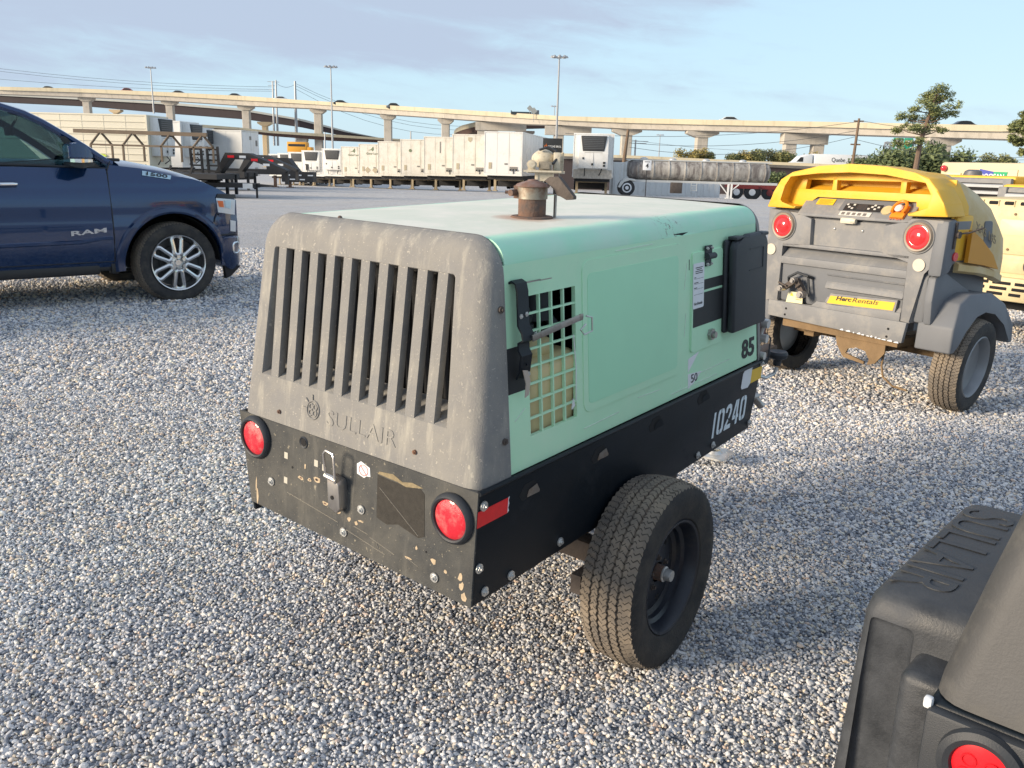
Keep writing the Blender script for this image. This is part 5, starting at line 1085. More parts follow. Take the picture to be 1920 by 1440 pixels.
for px in (211, 492): pier(sr, [(p[0], p[1], p[2]+1.5, p[3]-.5) for p in SP] if px < 300 else [(0, 200, 228, 300), (700, 200, 228, 300)], px, 1.6, 4.5, 6, 2.4, mat('sunlit_buff_concrete', (.60, .46, .28), .85, var=.06))
LP_ = [(250, 226, 236, 250), (345, 231, 245, 255), (450, 239, 247.5, 260), (503, 245, 254.5, 262), (617, 251.5, 263.5, 266), (717, 258.5, 267, 270), (830, 265.5, 272, 275)]
lr = thing('elevated_ramp', 'low buff ramp with brown underside passing behind the trailer row', 'ramp')
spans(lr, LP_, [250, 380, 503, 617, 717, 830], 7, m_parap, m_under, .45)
for px in (445, 562): pier(lr, LP_, px, 2.0, 3.0, 7)
CP = [(1062, 222, 240, 236), (1010, 223, 241, 231), (960, 225, 242.2, 228), (923, 226, 243.6, 227), (890, 229, 246, 230), (866, 235, 252.5, 238), (855, 241, 256, 248), (851, 246.5, 257.5, 262)]
cr = thing('elevated_ramp', 'curved loop ramp with rust brown underside beneath the flyover', 'ramp')
def strip(root, name, pts, f, m):
    R1 = []
    for i, q in enumerate(pts):
        a = at(*[pts[max(0, i-1)][k] for k in (0, 1, 3)]); b = at(*[pts[min(len(pts)-1, i+1)][k] for k in (0, 1, 3)]); t = Vector((b.x-a.x, b.y-a.y, 0)).normalized(); n = Vector((-t.y, t.x, 0))
        if n.y < 0 and i < 5: n = -n
        if i >= 5: n = -n if n.x < 0 else n
        R1.append(f(q, n))
    obj(name, G().loft(R1), m, root, 30)
def cpar(q, n): t = at(q[0], q[1], q[3]); b = at(q[0], q[2], q[3]); zm = t.z-(t.z-b.z)*.5; return [t, t+n*.4, Vector((*(t+n*.4).xy, zm)), Vector((*t.xy, zm))]
def cgir(q, n): t = at(q[0], q[1], q[3]); b = at(q[0], q[2], q[3]); zm = t.z-(t.z-b.z)*.5; return [Vector((*(t+n*.2).xy, zm)), Vector((*(t+n*8).xy, zm)), Vector((*(t+n*7).xy, b.z)), Vector((*(t+n*.8).xy, b.z))]
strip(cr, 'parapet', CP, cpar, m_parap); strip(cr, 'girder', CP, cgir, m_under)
for px in (893, 985): pier(cr, [(0, 0, 245, 236), (2000, 0, 245, 236)], px, 2.2, 5, 4, 2.2)
# low road on the right: parapet wall on an embankment
RP_ = [(1040, 287, 297, 128), (1200, 292, 302, 126), (1350, 299, 309, 124), (1500, 305.5, 316, 122), (1720, 314.5, 325, 118), (2000, 325, 337, 112)]
rw = thing('road_barrier', 'low buff roadside parapet running behind the tank trailer', 'barrier')
spans(rw, RP_, [1040, 1140, 1240, 1340, 1440, 1540, 1640, 1740, 1840, 2000], 10, m_parap, m_conc, .52)
R1 = []
for px, t, b, Y in lerp_pts(RP_, 14):
    q = at(px, b, Y); R1.append([q+Vector((0, 1.4, .0)), q+Vector((0, 8, 0)), Vector((q.x, q.y+8, -4)), Vector((q.x, q.y+1.4, -4))])
obj('retaining_wall', G().loft(R1), m_undergrey, rw, 20)
# ---------------------------------------------------------------- vehicles up on the flyover
def car(name, label, px, dz, body, L=4.4, group='vehicles on the flyover', pts=FP, H=1.45, cat='car', off=2.4):
    Y = lvl(pts, px, 3)+off; b = at(px, lvl(pts, px, 1)+dz, Y); t = thing(name, label, cat, (b.x, b.y, b.z-H), 0, group)
    g = G(); g.prism([(-L/2, .3), (L/2, .3), (L/2, .72), (L*.30, .88), (-L*.42, .92), (-L/2, .85)], 'y', -.85, .85, .06); obj('body', g, body, t)
    g = G(); g.prism([(L*.32, .86), (L*.12, H-.05), (-L*.05, H), (-L*.25, H-.05), (-L*.42, .90)], 'y', -.74, .74, .06); obj('cabin', g, body, t)
    g = G(); g.prism([(L*.27, .93), (L*.11, H-.10), (-L*.22, H-.10), (-L*.36, .95)], 'y', -.755, .755); obj('window', g, m_ink, t)
    for x in (-L*.30, L*.30):
        for y in (-.8, .8): g = G(); g.disc((x, y, .32), .32, 'y', .2, 12); obj('wheel', g, m_trim, t)
    return t
m_cg = mat('grey_car_paint', (.12, .13, .14), .35, .2, var=0, coat=.5); m_cr = mat('red_car_paint', (.35, .01, .02), .3, var=0, coat=.6); m_cw = mat('white_car_paint', (.65, .68, .66), .35, var=0, coat=.5); m_cd = mat('dark_car_paint', (.02, .025, .03), .3, var=0, coat=.6)
car('car', 'dark car roof at the far left end of the flyover', 92, -3, m_cd); car('car', 'red car driving along the flyover', 240, -4.5, m_cr, H=1.6)
car('car', 'grey hatchback on the flyover behind the second light mast', 336, -4, m_cg); car('car', 'dark grey saloon just left of the twin power poles', 442, -4, m_cg); car('car', 'silver car on the flyover beside the power poles', 528, -4.2, MATS['lamp_bowl'])
car('car', 'dark car on the flyover right of the second light mast', 640, -4.4, m_cd); car('car', 'grey car on the flyover above the fifth pier', 740, -5, m_cg, H=1.6); car('car', 'white saloon on the flyover above the right half', 1370, -6.5, m_cw, 4.6); car('car', 'black car on the flyover near the tall pine', 1811, -7, m_cd, 4.6)
Y = lvl(FP, 985, 3)+3; b = at(985, 214, Y); tkx = thing('lorry', 'dark flatbed lorry crossing the flyover left of the diamond signs', 'lorry', (b.x, b.y, b.z-.3), 0, 'vehicles on the flyover')
g = G(); g.box(-3.4, 1.4, -1.1, 1.1, .2, .75); g.box(-3.4, -3.2, -1.1, 1.1, .7, 1.0); obj('bed', g, m_cd, tkx); g = G(); g.box(1.5, 3.2, -1.1, 1.1, -.2, 1.2, .1); obj('cab', g, m_cg, tkx)
# semi on the low road
Y = 124; b = at(1575, 308, Y); se = thing('semi_truck', 'white articulated lorry on the low road behind the yellow compressor', 'lorry', (b.x, b.y+3, b.z), 0)
g = G(); g.box(-3.0, 4.6, -1.2, 1.2, -.6, 1.35, .04); obj('trailer_body', g, m_white, se)
g = G(); g.box(4.4, 4.66, -1.15, 1.25, -.5, 1.2); obj('rear_doors', g, mat('grey_doors', (.30, .32, .33), .6), se)
g = G(); g.prism([(-6.6, -.6), (-6.6, .0), (-5.6, .18), (-5.0, .95), (-4.0, 1.25), (-3.3, 1.3), (-3.2, -.6)], 'y', -1.1, 1.1, .08); obj('cab', g, m_white, se)
g = G(); g.prism([(-5.5, .22), (-5.0, .85), (-4.6, .85), (-4.6, .22)], 'y', -1.12, 1.12); obj('window', g, m_ink, se)
text('lettering', 'Quebe', m_ink, se, (-.6, -1.21, .2), (1, 0, 0), (0, 0, 1), 1.9, .7, .02)
for x in (-5.6, -3.6, 3.2, 4.2): g = G(); g.disc((x, 0, -.75), .5, 'y', 2.3, 16); obj('wheel', g, m_trim, se)
# school bus far left
b = at(560, 278, 190); bus = thing('school_bus', 'orange yellow school bus under the low ramp far behind the reefers', 'bus', (b.x, b.y, b.z)); m_bus = mat('bus_orange', (.72, .33, .03), .5, var=.05)
g = G(); g.box(-2.2, 2.0, -1.2, 1.2, -.9, 1.3, .15); obj('body', g, m_bus, bus); g = G(); g.box(-1.9, 1.7, -1.22, 1.22, .35, .85); obj('window', g, m_ink, bus); g = G(); g.box(1.9, 3.0, -1.1, 1.1, -.9, .3, .1); obj('bonnet', g, m_bus, bus)
# ---------------------------------------------------------------- masts, poles, wires, signs
def mast(label, px, ytop, ybase, Y, r=.16, group='high lighting masts', heads=8):
    a = at(px, ytop, Y); b = at(px, ybase, Y); t = thing('light_mast', label, 'lamp post', (a.x, a.y, b.z-3), 0, group); H = a.z-b.z+3
    g = G(); g.tube([(0, 0, 0), (0, 0, H*.5), (0, 0, H)], [r*1.5, r*1.1, r*.7], 10); obj('pole', g, m_metal, t)
    g = G(); g.tube([(.9*math.cos(q), .9*math.sin(q), H-.3) for q in [2*math.pi*k/20 for k in range(20)]], .07, 6, closed=True); g.bar((-.9, 0, H-.3), (.9, 0, H-.3), .08); g.bar((0, -.9, H-.3), (0, .9, H-.3), .08); obj('ring', g, m_metal, t)
    for k in range(heads):
        q = 2*math.pi*k/heads; g = G(); g.lathe([(.0, .25), (.14, .22), (.36, -.05), (.36, -.10), (0, -.12)], (1.15*math.cos(q), 1.15*math.sin(q), H-.25), 'z', 10); obj('lamp', g, m_metal, t)
mast('high lighting mast leftmost, above the red car on the flyover', 282, 125, 190, 235, .15); mast('high lighting mast rising behind the trailer row near the curved ramp', 620, 123, 275, 190, .16); mast('tallest high lighting mast standing right of the centre', 1049, 104, 300, 150, .17)
mast('small lighting mast peeping over the flyover beside the tallest mast', 1040, 198, 260, 330, .15); mast('small distant lighting mast seen under the flyover between two piers', 1238, 252, 296, 330, .16)
def pole(label, px0, y0, px1, y1, Y, r=.14, m=m_wood, arms=(), group='utility poles'):
    a = at(px0, y0, Y); b = at(px1, y1, Y); t = thing('utility_pole', label, 'utility pole', (b.x, b.y, b.z-2), 0, group); d = a-b
    g = G(); g.tube([(0, 0, 0), (d.x, d.y, d.z+2)], [r*1.3, r*.8], 8); obj('shaft', g, m, t)
    for f, w in arms: 
        g = G(); c = Vector((d.x*f, 0, (d.z+2)*f)); g.bar(c-Vector((w, 0, 0)), c+Vector((w, 0, 0)), .14); obj('crossarm', g, m, t)
    return a
pole('leaning wooden utility pole in front of the flyover on the right', 1611, 222, 1597, 312, 92, .15, arms=((.96, .5), (.62, .5)))
pole('brown leaning pole beside the pier behind the front facing reefer', 1178, 243, 1167, 306, 110, .22)
pole('grey steel pole with three arms, left of the pair', 511, 152, 514, 262, 310, .32, m_metal, ((.99, 1.8), (.93, 1.6), (.87, 1.4)), 'steel power poles'); pole('taller grey steel pole right beside the armed one', 517, 150, 521, 262, 305, .32, m_metal, ((.97, 1.2),), 'steel power poles'); pole('thick grey steel pole standing alone before the fourth pier', 553, 152, 556, 262, 290, .42, m_metal, (), 'steel power poles')
pole('thin grey pole rising behind the wide black gooseneck', 1192, 262, 1190, 300, 210, .2, m_metal, ((.95, 3.0), (.88, 2.6)), 'steel power poles'); pole('thin post behind the low ramp', 770, 246, 770, 268, 240, .2, m_metal, ()); pole('short lamp post behind the trailer roofs', 609, 248, 609, 280, 120, .10, m_metal, ())
WL = ['topmost thin wire crossing the sky left of the steel poles', 'second wire just beneath the topmost one, left of the steel poles', 'lowest of the three wires left of the steel poles, close above the flyover', 'short sagging wire between the paired steel poles and the lone thick pole', 'highest wire running down right from the lone thick steel pole behind the flyover', 'middle wire running down right from the lone thick steel pole under the flyover', 'lowest wire falling right from the lone thick steel pole towards the trailer roofs',
 'upper wire from the wooden pole top leftward across the flyover deck', 'wire under the flyover reaching the wooden pole at its middle, upper of two', 'wire under the flyover reaching the wooden pole at its middle, lower of two', 'faint far wire under the flyover above the tank trailer', 'wire from the wooden pole top rightward past the pine', 'wire from the wooden pole middle rightward behind the pine trunk', 'lowest wire right of the wooden pole, just over the yellow hood']
m_wire = mat('cable', (.06, .065, .07), .6, var=0)
for i, (p0, y0, p1, y1, Y, sag) in enumerate(((-60, 121, 511, 163, 310, 1.5), (-60, 126, 511, 168, 310, 1.5), (-60, 143, 511, 171, 310, 1.2), (517, 155, 553, 158, 300, 1.2), (553, 156, 900, 236, 295, 4), (553, 160, 900, 244, 295, 4), (553, 166, 900, 250, 295, 5), (1060, 250, 1611, 228, 92, .8), (1180, 268, 1606, 245, 92, .8), (1180, 276, 1606, 256, 92, 1.2), (1180, 262, 1490, 284, 150, .5), (1611, 226, 2000, 238, 92, .8), (1606, 262, 2000, 288, 92, 1.0), (1600, 290, 2000, 296, 110, .5))):
    a, b = at(p0, y0, Y), at(p1, y1, Y); g = G(); g.tube([a.lerp(b, k/8)-Vector((0, 0, sag*4*(k/8)*(1-k/8))) for k in range(9)], .022 if Y < 200 else .05, 5)
    tag(obj('power_line', g, m_wire), WL[i], 'cable', 'overhead power lines')
def diamond(label, px, py, Y, r):
    a = at(px, py, Y); t = thing('road_sign', label, 'road sign', (a.x, a.y, a.z), 0, 'diamond road signs'); g = G(); g.prism([(-r, 0), (0, r), (r, 0), (0, -r)], 'y', 0, .06); obj('panel', g, mat('sign_back', (.30, .32, .31), .6, var=.05), t); g = G(); g.bar((0, .12, -r*3), (0, .12, r*.5), .1); obj('post', g, m_metal, t)
diamond('narrow diamond road sign seen edge on beside its twin', 993.5, 203, 206, .7); diamond('diamond road sign standing on the flyover near the tall mast', 1001, 208, 204, .8)
# overhead green sign
m_gsign = mat('green_road_sign', (.02, .34, .20), .5, var=.03)
b = at(1690, 310, 118); gs = thing('road_sign', 'green overhead motorway sign on truss posts behind the pine', 'road sign', (b.x, b.y, b.z-2))
Z = lambda y: at(1690, y, 118).z-(b.z-2); X = lambda px: at(px, 290, 118).x-b.x
for x0, x1 in ((1671, 1690), (1691, 1708)): g = G(); g.box(X(x0), X(x1), -.15, -.05, Z(280), Z(258.5), .05); obj('panel', g, m_gsign, gs)
for pa, pb in ((1654, 1664), (1698, 1707)):
    g = G(); n = 7
    for xa, xb in ((pa, pa+4), (pb, pb+4)): g.bar((X(xa), .2, 0), (X(xb), .2, Z(267)), .18)
    for k in range(n): f0, f1 = k/n, (k+1)/n; h = Z(267); g.bar((X(pa+4*f0), .2, h*f0), (X(pb+4*f1), .2, h*f1), .09); g.bar((X(pb+4*f0), .2, h*f0), (X(pa+4*f1), .2, h*f1), .09)
    obj('truss_post', g, m_metal, gs)
g = G(); g.bar((X(1660), .2, Z(268)), (X(1712), .2, Z(272)), .3); obj('beam', g, m_metal, gs)
for x, z_, w in ((1674, 264, .9), (1674, 270, 1.1), (1694, 265, .8), (1703, 277, .35), (1675, 276, .35)): g = G(); g.box(X(x), X(x)+w, -.18, -.15, Z(z_)-.18, Z(z_)+.1); obj('print', g, m_white, gs)
# ---------------------------------------------------------------- trees
def leaf_mat(name, c): return mat(name, c, .75, var=.45, vs_=1.1)
m_pine = leaf_mat('pine_needles', (.20, .22, .08)); m_leaf = leaf_mat('dark_foliage', (.135, .165, .065)); m_autumn = leaf_mat('autumn_foliage', (.34, .27, .08)); m_olive = leaf_mat('olive_foliage', (.19, .195, .075)); m_bark = mat('bark', (.16, .11, .08), .9, var=.3, vs_=4)
def crown(blobs, n, size, seed, flat=.8):
    rr_ = random.Random(seed); V, F = [], []; tot = sum(b[1]**2 for b in blobs)
    for c, r in blobs:
        for _ in range(int(n*r*r/tot)):
            d = Vector((rr_.gauss(0, 1), rr_.gauss(0, 1), rr_.gauss(0, 1))).normalized()*r*rr_.uniform(.25, 1.25); p = Vector(c)+Vector((d.x, d.y, d.z*flat))
            a = Vector((rr_.gauss(0, 1), rr_.gauss(0, 1), rr_.gauss(0, 1))).normalized(); b = a.orthogonal().normalized(); s = size*rr_.uniform(.6, 1.4); i = len(V)
            V += [p-a*s, p+b*s*.5, p+a*s, p-b*s*.5]; F.append((i, i+1, i+2, i+3))
    me = bpy.data.meshes.new('crown'); me.from_pydata(V, [], F); return me
def tree(label, px, ytop, ybase, Y, w, m, seed, n=1800, group='trees beyond the road', name='tree', cat='tree', trunk=True):
    a, b = at(px, ytop, Y), at(px, ybase, Y); H = a.z-b.z; t = thing(name, label, cat, (b.x, b.y, b.z), 0, group); rr_ = random.Random(seed); bl = []
    for k in range(12):
        h = rr_.uniform(.22, .74); q = w*.5*math.sin(math.pi*min(1, (h-.1)/.9))**.6; bl.append(((rr_.uniform(-1, 1)*q*.8, rr_.uniform(-1, 1)*q*.5, h*H), rr_.uniform(.14, .24)*max(w, H*.6)*.8))
    me = crown(bl, n*2, .022*max(w, H)+.04, seed); me.materials.append(m); link('crown', me, t)
    g = G(); g.tube([(0, 0, -2), (0.05*w, 0, H*.4), (0, 0, H*.7)], [.05*H, .035*H, .015*H], 7)
    for k in range(3): g.tube([(0, 0, H*.35), (rr_.uniform(-.3, .3)*w, 0, H*.7)], [.02*H, .01*H], 5)
    obj('trunk', g, m_bark, t); return t
sd_ = 1
for px, yt, yb_, w, m, lab in ((1300, 279, 304, 6.0, m_autumn, 'yellowing tree left of the wide pier behind the tanker'), (1318, 284, 304, 4, m_olive, 'small olive tree touching the pier behind the tanker'), (1388, 287, 308, 5, m_olive, 'olive tree first in the group right of the pier'), (1412, 283, 308, 5.5, m_autumn, 'golden autumn tree in the group above the tanker'), (1436, 276, 310, 6.5, m_olive, 'tallest olive tree with thin top above the tanker'), (1462, 286, 310, 6, m_autumn, 'autumn tree in the group just left of the double pier'), (1484, 284, 312, 6, m_olive, 'olive tree directly beside the double pier'), (1520, 288, 314, 6, m_autumn, 'autumn tree between the two legs of the double pier')):
    tree(lab, px, yt, yb_, 150, w, m, sd_, 1500); sd_ += 1
for px, yt, yb_, w, m, lab in ((1448, 312, 352, 4.0, m_leaf, 'dark bush filling the gap behind the tanker nose'), (1640, 302, 318, 6, m_leaf, 'low dark tree left of the green sign posts'), (1690, 280, 322, 11, m_leaf, 'wide dark tree under the green sign'), (1736, 284, 324, 10, m_leaf, 'broad dark tree right of the pine trunk'), (1775, 296, 326, 6, m_leaf, 'dark tree tucked behind the last pier'), (1868, 292, 322, 6, m_olive, 'olive tree above the tan generator'), (1812, 306, 326, 5, m_leaf, 'low dark bush between pier and generator')):
    tree(lab, px, yt, yb_, 105, w, m, sd_, 2200); sd_ += 1
def pine(label, px, ytop, ybase, Y, lean, seed, n, blobs_px):
    b = at(px, ybase, Y); t = thing('pine_tree', label, 'pine tree', (b.x, b.y, b.z-1), 0, 'pine trees'); rr_ = random.Random(seed); k = Y/FPX
    top = at(lean, ytop, Y)-Vector((b.x, b.y, b.z-1)); P = [Vector((0, 0, 0)), Vector((top.x*.10, 0, top.z*.4)), Vector((top.x*.6, 0, top.z*.75)), top*.97]
    g = G(); g.tube(P, [.30, .24, .15, .05], 8); bl = []
    for bx, by, r in blobs_px:
        c = at(bx, by, Y)-Vector((b.x, b.y, b.z-1)); c.y = rr_.uniform(-1, 1)*1.2; z = max(.2, c.z-abs(c.x)*.35); f = min(1, z/top.z); 
        base = P[1].lerp(P[2], max(0, (f-.4)/.35)) if f < .75 else P[2].lerp(P[3], (f-.75)/.25)
        g.tube([base, base.lerp(c, .6)+Vector((0, 0, -.1)), c], [.07, .045, .02], 5)
        for q in range(4): bl.append((c+Vector((rr_.uniform(-1, 1)*r*k, rr_.uniform(-1, 1)*r*k, rr_.uniform(-.45, .45)*r*k)), r*k*rr_.uniform(.55, .95)))
    obj('trunk', g, m_bark, t); me = crown(bl, int(n*2.0), .105, seed, .6); me.materials.append(m_pine); link('crown', me, t)
pine('tall open pine tree in front of the flyover on the right', 1716, 160, 318, 88, 1762, 3, 5200, [(1762, 168, 13), (1745, 178, 14), (1777, 182, 12), (1757, 192, 15), (1780, 198, 10), (1728, 196, 13), (1712, 204, 10), (1742, 208, 16), (1768, 212, 14), (1784, 214, 9), (1698, 219, 10), (1722, 222, 14), (1750, 226, 14), (1692, 240, 12), (1712, 238, 13), (1735, 242, 14), (1760, 243, 10), (1690, 266, 10), (1706, 268, 11), (1720, 262, 9)])
pine('pine tree cut by the right edge of the picture', 1965, 190, 330, 55, 1950, 5, 3600, [(1912, 236, 13), (1900, 242, 10), (1918, 225, 8), (1905, 262, 13), (1918, 272, 11), (1895, 260, 9), (1915, 285, 8), (1950, 210, 20), (1960, 250, 20), (1950, 180, 14)])
# ---------------------------------------------------------------- trailers and yard equipment
m_tw = mat('chalky_white_trailer', (.70, .67, .60), .6, var=.05, vs_=1.2, dirt=(.56, .52, .44), dth=.60, ds=1.6, streak=((.40, .36, .29), (2.2, 2.2, .16), .55, .55))
m_tw2 = mat('bright_white_trailer', (.76, .755, .73), .5, var=.04, vs_=1.0, dirt=(.60, .58, .53), dth=.66, ds=1.4, streak=((.46, .43, .36), (2, 2, .14), .58, .45))
m_tal = mat('aluminium_trailer', (.60, .60, .58), .45, .35, var=.08, vs_=1.4)
m_frame = mat('black_chassis', (.025, .025, .027), .7, var=.25, vs_=3)
m_gear = mat('buff_landing_gear', (.46, .38, .26), .75, var=.15, vs_=3)
m_grille = mat('reefer_grille', (.04, .042, .045), .6, var=.2, vs_=8)
m_redfr = mat('red_chassis_paint', (.22, .03, .025), .6, var=.2)
wh_g = G(); wh_g.disc((0, 0, 0), .50, 'y', .26, 20); wh_me = wh_g.mesh('tyre', m_trim); wr_g = G(); wr_g.lathe([(.0, -.10), (.10, -.135), (.26, -.136), (.28, -.12)], (0, 0, 0), 'y', 16); wr_me = wr_g.mesh('rim', m_white)
def wheel_pair(t, x, y): 
    w = link('wheel', None, t, (x, y, .50)); link('tyre', wh_me, w); r_ = link('rim', wr_me, w); 
    if y > 0: r_.scale = (1, -1, 1)
def trailer(label, org, az, m, L=14, Wd=2.5, zb=1.15, zt=3.85, kind='van', group='box trailers parked in a row', reefer=False, name='box_trailer', seed=0, base=None):
    "box trailer, x forward, its nose at x=0 facing +x; org on the ground"
    t = thing(name, label, 'trailer', org, az, group); rr_ = random.Random(seed)
    g = G(); g.box(-L, -.03, -Wd/2+.03, Wd/2-.03, zb, zt-.04); obj('body', g, m, t)
    for y0, y1 in ((-Wd/2, -Wd/2+.05), (Wd/2-.05, Wd/2)):
        g = G(); g.box(-.09, .01, y0, y1, zb-.02, zt); obj('corner_post', g, m, t)
    g = G(); g.box(-L, .012, -Wd/2-.012, Wd/2+.012, zb-.08, zb+.06); obj('bottom_rail', g, m, t)
    g = G(); g.box(-L, .012, -Wd/2-.008, Wd/2+.008, zt-.07, zt+.0); obj('top_rail', g, m, t)
    for k in range(3): g = G(); w3 = (Wd-.12)/3; g.box(-.028, -.012, -Wd/2+.06+w3*k+.012, -Wd/2+.06+w3*(k+1)-.012, zb+.08, zt-.09); obj('front_panel', g, m, t)
    for k in range(1, int(L/1.2)):
        for y in (-Wd/2+.028, Wd/2-.028): g = G(); g.box(-1.2*k-.03, -1.2*k+.03, y-.008, y+.008, zb+.06, zt-.08); obj('side_rib', g, m, t)
    g = G(); g.box(-L, -.35, -1.1, 1.1, zb-.34, zb-.082); g.box(-L*.75, -3.0, -.9, .9, .30, zb-.3); obj('subframe_shade', g, m_frame, t)  # frame, deepened with a dark block imitating the shade under the trailer
    for y in (-.95, .95):
        g = G(); g.box(-2.4, -2.25, y-.08, y+.08, .05, zb-.08); g.box(-2.48, -2.17, y-.16, y+.16, .0, .06); obj('landing_leg', g, m_gear, t)
    g = G(); g.bar((-2.3, -.95, .75), (-2.3, .95, .75), .08); g.bar((-2.3, -.95, zb-.1), (-2.3, 0, .72), .06); g.bar((-2.3, .95, zb-.1), (-2.3, 0, .72), .06); obj('leg_brace', g, m_gear, t)
    for x in (-L+1.2, -L+2.5):
        for y in (-Wd/2+.2, Wd/2-.2): wheel_pair(t, x, y)
    g = G(); g.box(-L+.6, -L+3.1, -1.0, 1.0, .35, .75); obj('bogie', g, m_frame, t)
    if reefer:
        u = link('cooling_unit', None, t)
        g = G(); g.prism([(-.02, zt-2.1), (.42, zt-2.1), (.46, zt-1.2), (.40, zt-.12), (-.02, zt-.10)], 'y', -.92, .92, .04); link('housing', g.mesh('housing', m_tw2), u)
        g = G(); g.prism([(-.80, zt-.16), (.80, zt-.16), (.66, zt-1.08), (-.66, zt-1.08)], 'x', .385, .475, .03); link('grille', g.mesh('grille', m_grille), u)
        for k in range(7): g = G(); z = zt-.28-.105*k; g.box(.474, .488, -.62, .62, z-.018, z+.018); link('grille_bar', g.mesh('grille_bar', mat('grille_bar', (.10, .105, .11), .5, var=0)), u)
        g = G(); g.box(.452, .468, -.006, .006, zt-2.05, zt-1.15); g.box(.452, .468, -.55, .55, zt-1.16, zt-1.14); link('door_gap', g.mesh('door_gap', mat('gap_grey', (.25, .24, .22), .8)), u)
        for y, z, w in ((.68, zt-1.75, .07), (.68, zt-1.92, .07), (-.05, zt-1.85, .06), (-.62, zt-1.5, .05)): g = G(); g.box(.45, .472, y-w, y+w, z-.06, z+.06); link('fitting', g.mesh('fitting', m_ink), u)
        g = G(); g.tube([(.3, -.5, zt-2.1), (.35, -.5, zt-2.2), (.1, -.5, zt-2.55)], .03, 6); g.tube([(.1, .55, zt-2.1), (.3, .5, zt-2.3), (.05, .4, zt-2.5)], .03, 6); link('hose', g.mesh('hose', m_ink), u)
    else:
        g = G(); g.box(-.01, .03, .45, .95, zb+.35, zb+.50); obj('connector_box', g, mat('grey_fitting', (.22, .21, .19), .6, var=.1), t)
        for y in (.50, .70, .90): g = G(); g.disc((.04, y, zb+.30), .06, 'x', .06, 10); obj('glad_hand', g, m_ink, t)
        g = G(); g.bar((.02, .70, zb+.28), (.02, .70, zb+.05), .04); obj('air_line', g, m_frame, t)
        g = G(); g.box(-.01, .012, -.95, -.75, zb+.35, zb+.75); obj('document_holder', g, mat('buff_plate', (.44, .38, .27), .7), t)
        g = G(); g.box(-.01, .014, .10, .30, zb+.62, zb+.72); obj('number_plate', g, MATS['grey_fitting'], t)
    return t
def gnd(px, Y): p = at(px, 300, Y); return (p.x, Y, zg(p.x, Y))
AZ = math.atan2(-.985, -.17)                               # noses look back at the camera
def corner(px, Y, Wd=2.5):                                 # nose centre from its left edge in view
    p = gnd(px, Y); return (p[0]+.985*Wd/2, p[1]-.17*Wd/2, zg(p[0], p[1]))
row = [(504, 112, 1, m_tw2, 'reefer trailer leftmost of the row, half hidden by the white van'), (521, 108, 1, m_tw2, 'reefer trailer second from left, beside the leftmost reefer'), (541, 103, 1, m_tw2, 'reefer trailer third from left behind the gooseneck'), (566, 97, 1, m_tw2, 'reefer trailer with open dark engine hatch below its grille'), (604, 90.5, 1, m_tw2, 'reefer trailer next to the first plain van in the row'), (640, 84.5, 0, m_tw, 'first plain box trailer right of the reefers with faint bird logo'), (673, 79.5, 0, m_tw, 'box trailer with two diamond placards low on its nose'), (709, 73.5, 0, m_tw, 'tall plain box trailer right of the placarded one'), (751, 69.5, 0, m_tw, 'plain box trailer with small round badge near its top'), (795, 65, 0, m_tw, 'box trailer with a dark vertical scrape down its nose'), (848, 61.5, 0, m_tw, 'box trailer with small shield badge at the top centre'), (908, 58, 0, m_tw2, 'nearest box trailer of the row with its long white side showing')]
TR = []
for i, (px, Y, rf, m, lab) in enumerate(row):
    TR.append(trailer(lab, corner(px, Y), AZ, m, 15 if i == 11 else 12, 2.52, 1.15, 3.85 if i > 5 else 3.8, reefer=bool(rf), name='reefer_trailer' if rf else 'box_trailer', seed=i, group='trailers parked in a row'))
m_dimlogo = mat('dim_green_logo', (.16, .20, .12), .7, var=.2)
for i in (5, 6):
    g = G(); g.prism([(-.35, 3.30), (-.10, 3.42), (.10, 3.66), (.16, 3.40), (.05, 3.22), (-.05, 3.35)], 'x', .0, .006); o = obj('logo', g, m_dimlogo, TR[i]); text('lettering', 'Global Carrier', m_dimlogo, TR[i], (.006, -.55, 2.95), (0, 1, 0), (0, 0, 1), 1.25, .18, .006)
g = G(); g.disc((.006, -.45, 3.0), .12, 'x', .008, 16); 
for y in (-.45, .25): g2 = G(); g2.prism([(y-.28, 1.6), (y, 1.88), (y+.28, 1.6), (y, 1.32)], 'x', -.01, .008); obj('placard', g2, mat('faded_placard', (.42, .36, .26), .7), TR[6])
obj('badge', g, m_dimlogo, TR[8]); g = G(); g.box(-.01, .008, -.06, .02, 2.7, 3.5); obj('scrape', g, MATS['grey_fitting'], TR[9])
g = G(); g.prism([(-.14, 3.65), (.14, 3.65), (.14, 3.45), (0, 3.32), (-.14, 3.45)], 'x', -.01, .01); obj('badge', g, MATS['buff_plate'], TR[10])
g = G(); g.box(.44, .478, -.62, -.30, 1.72, 2.35); obj('open_hatch', g, m_ink, TR[3])
# front-facing reefer right of the pump trailer
p = gnd(1112, 55); rf = trailer('front facing reefer trailer with large black grille between pump trailer and tanker', (p[0], p[1], p[2]), R(-94), m_tw2, 13, 2.5, 1.15, 3.72, reefer=True, name='reefer_trailer', group='trailers parked in a row')
g = G(); g.box(.0, .02, -1.2, 1.2, 1.0, 1.55); obj('scuffed_panel', g, mat('scuffed_nose', (.50, .45, .38), .75, var=.35, vs_=6), rf)
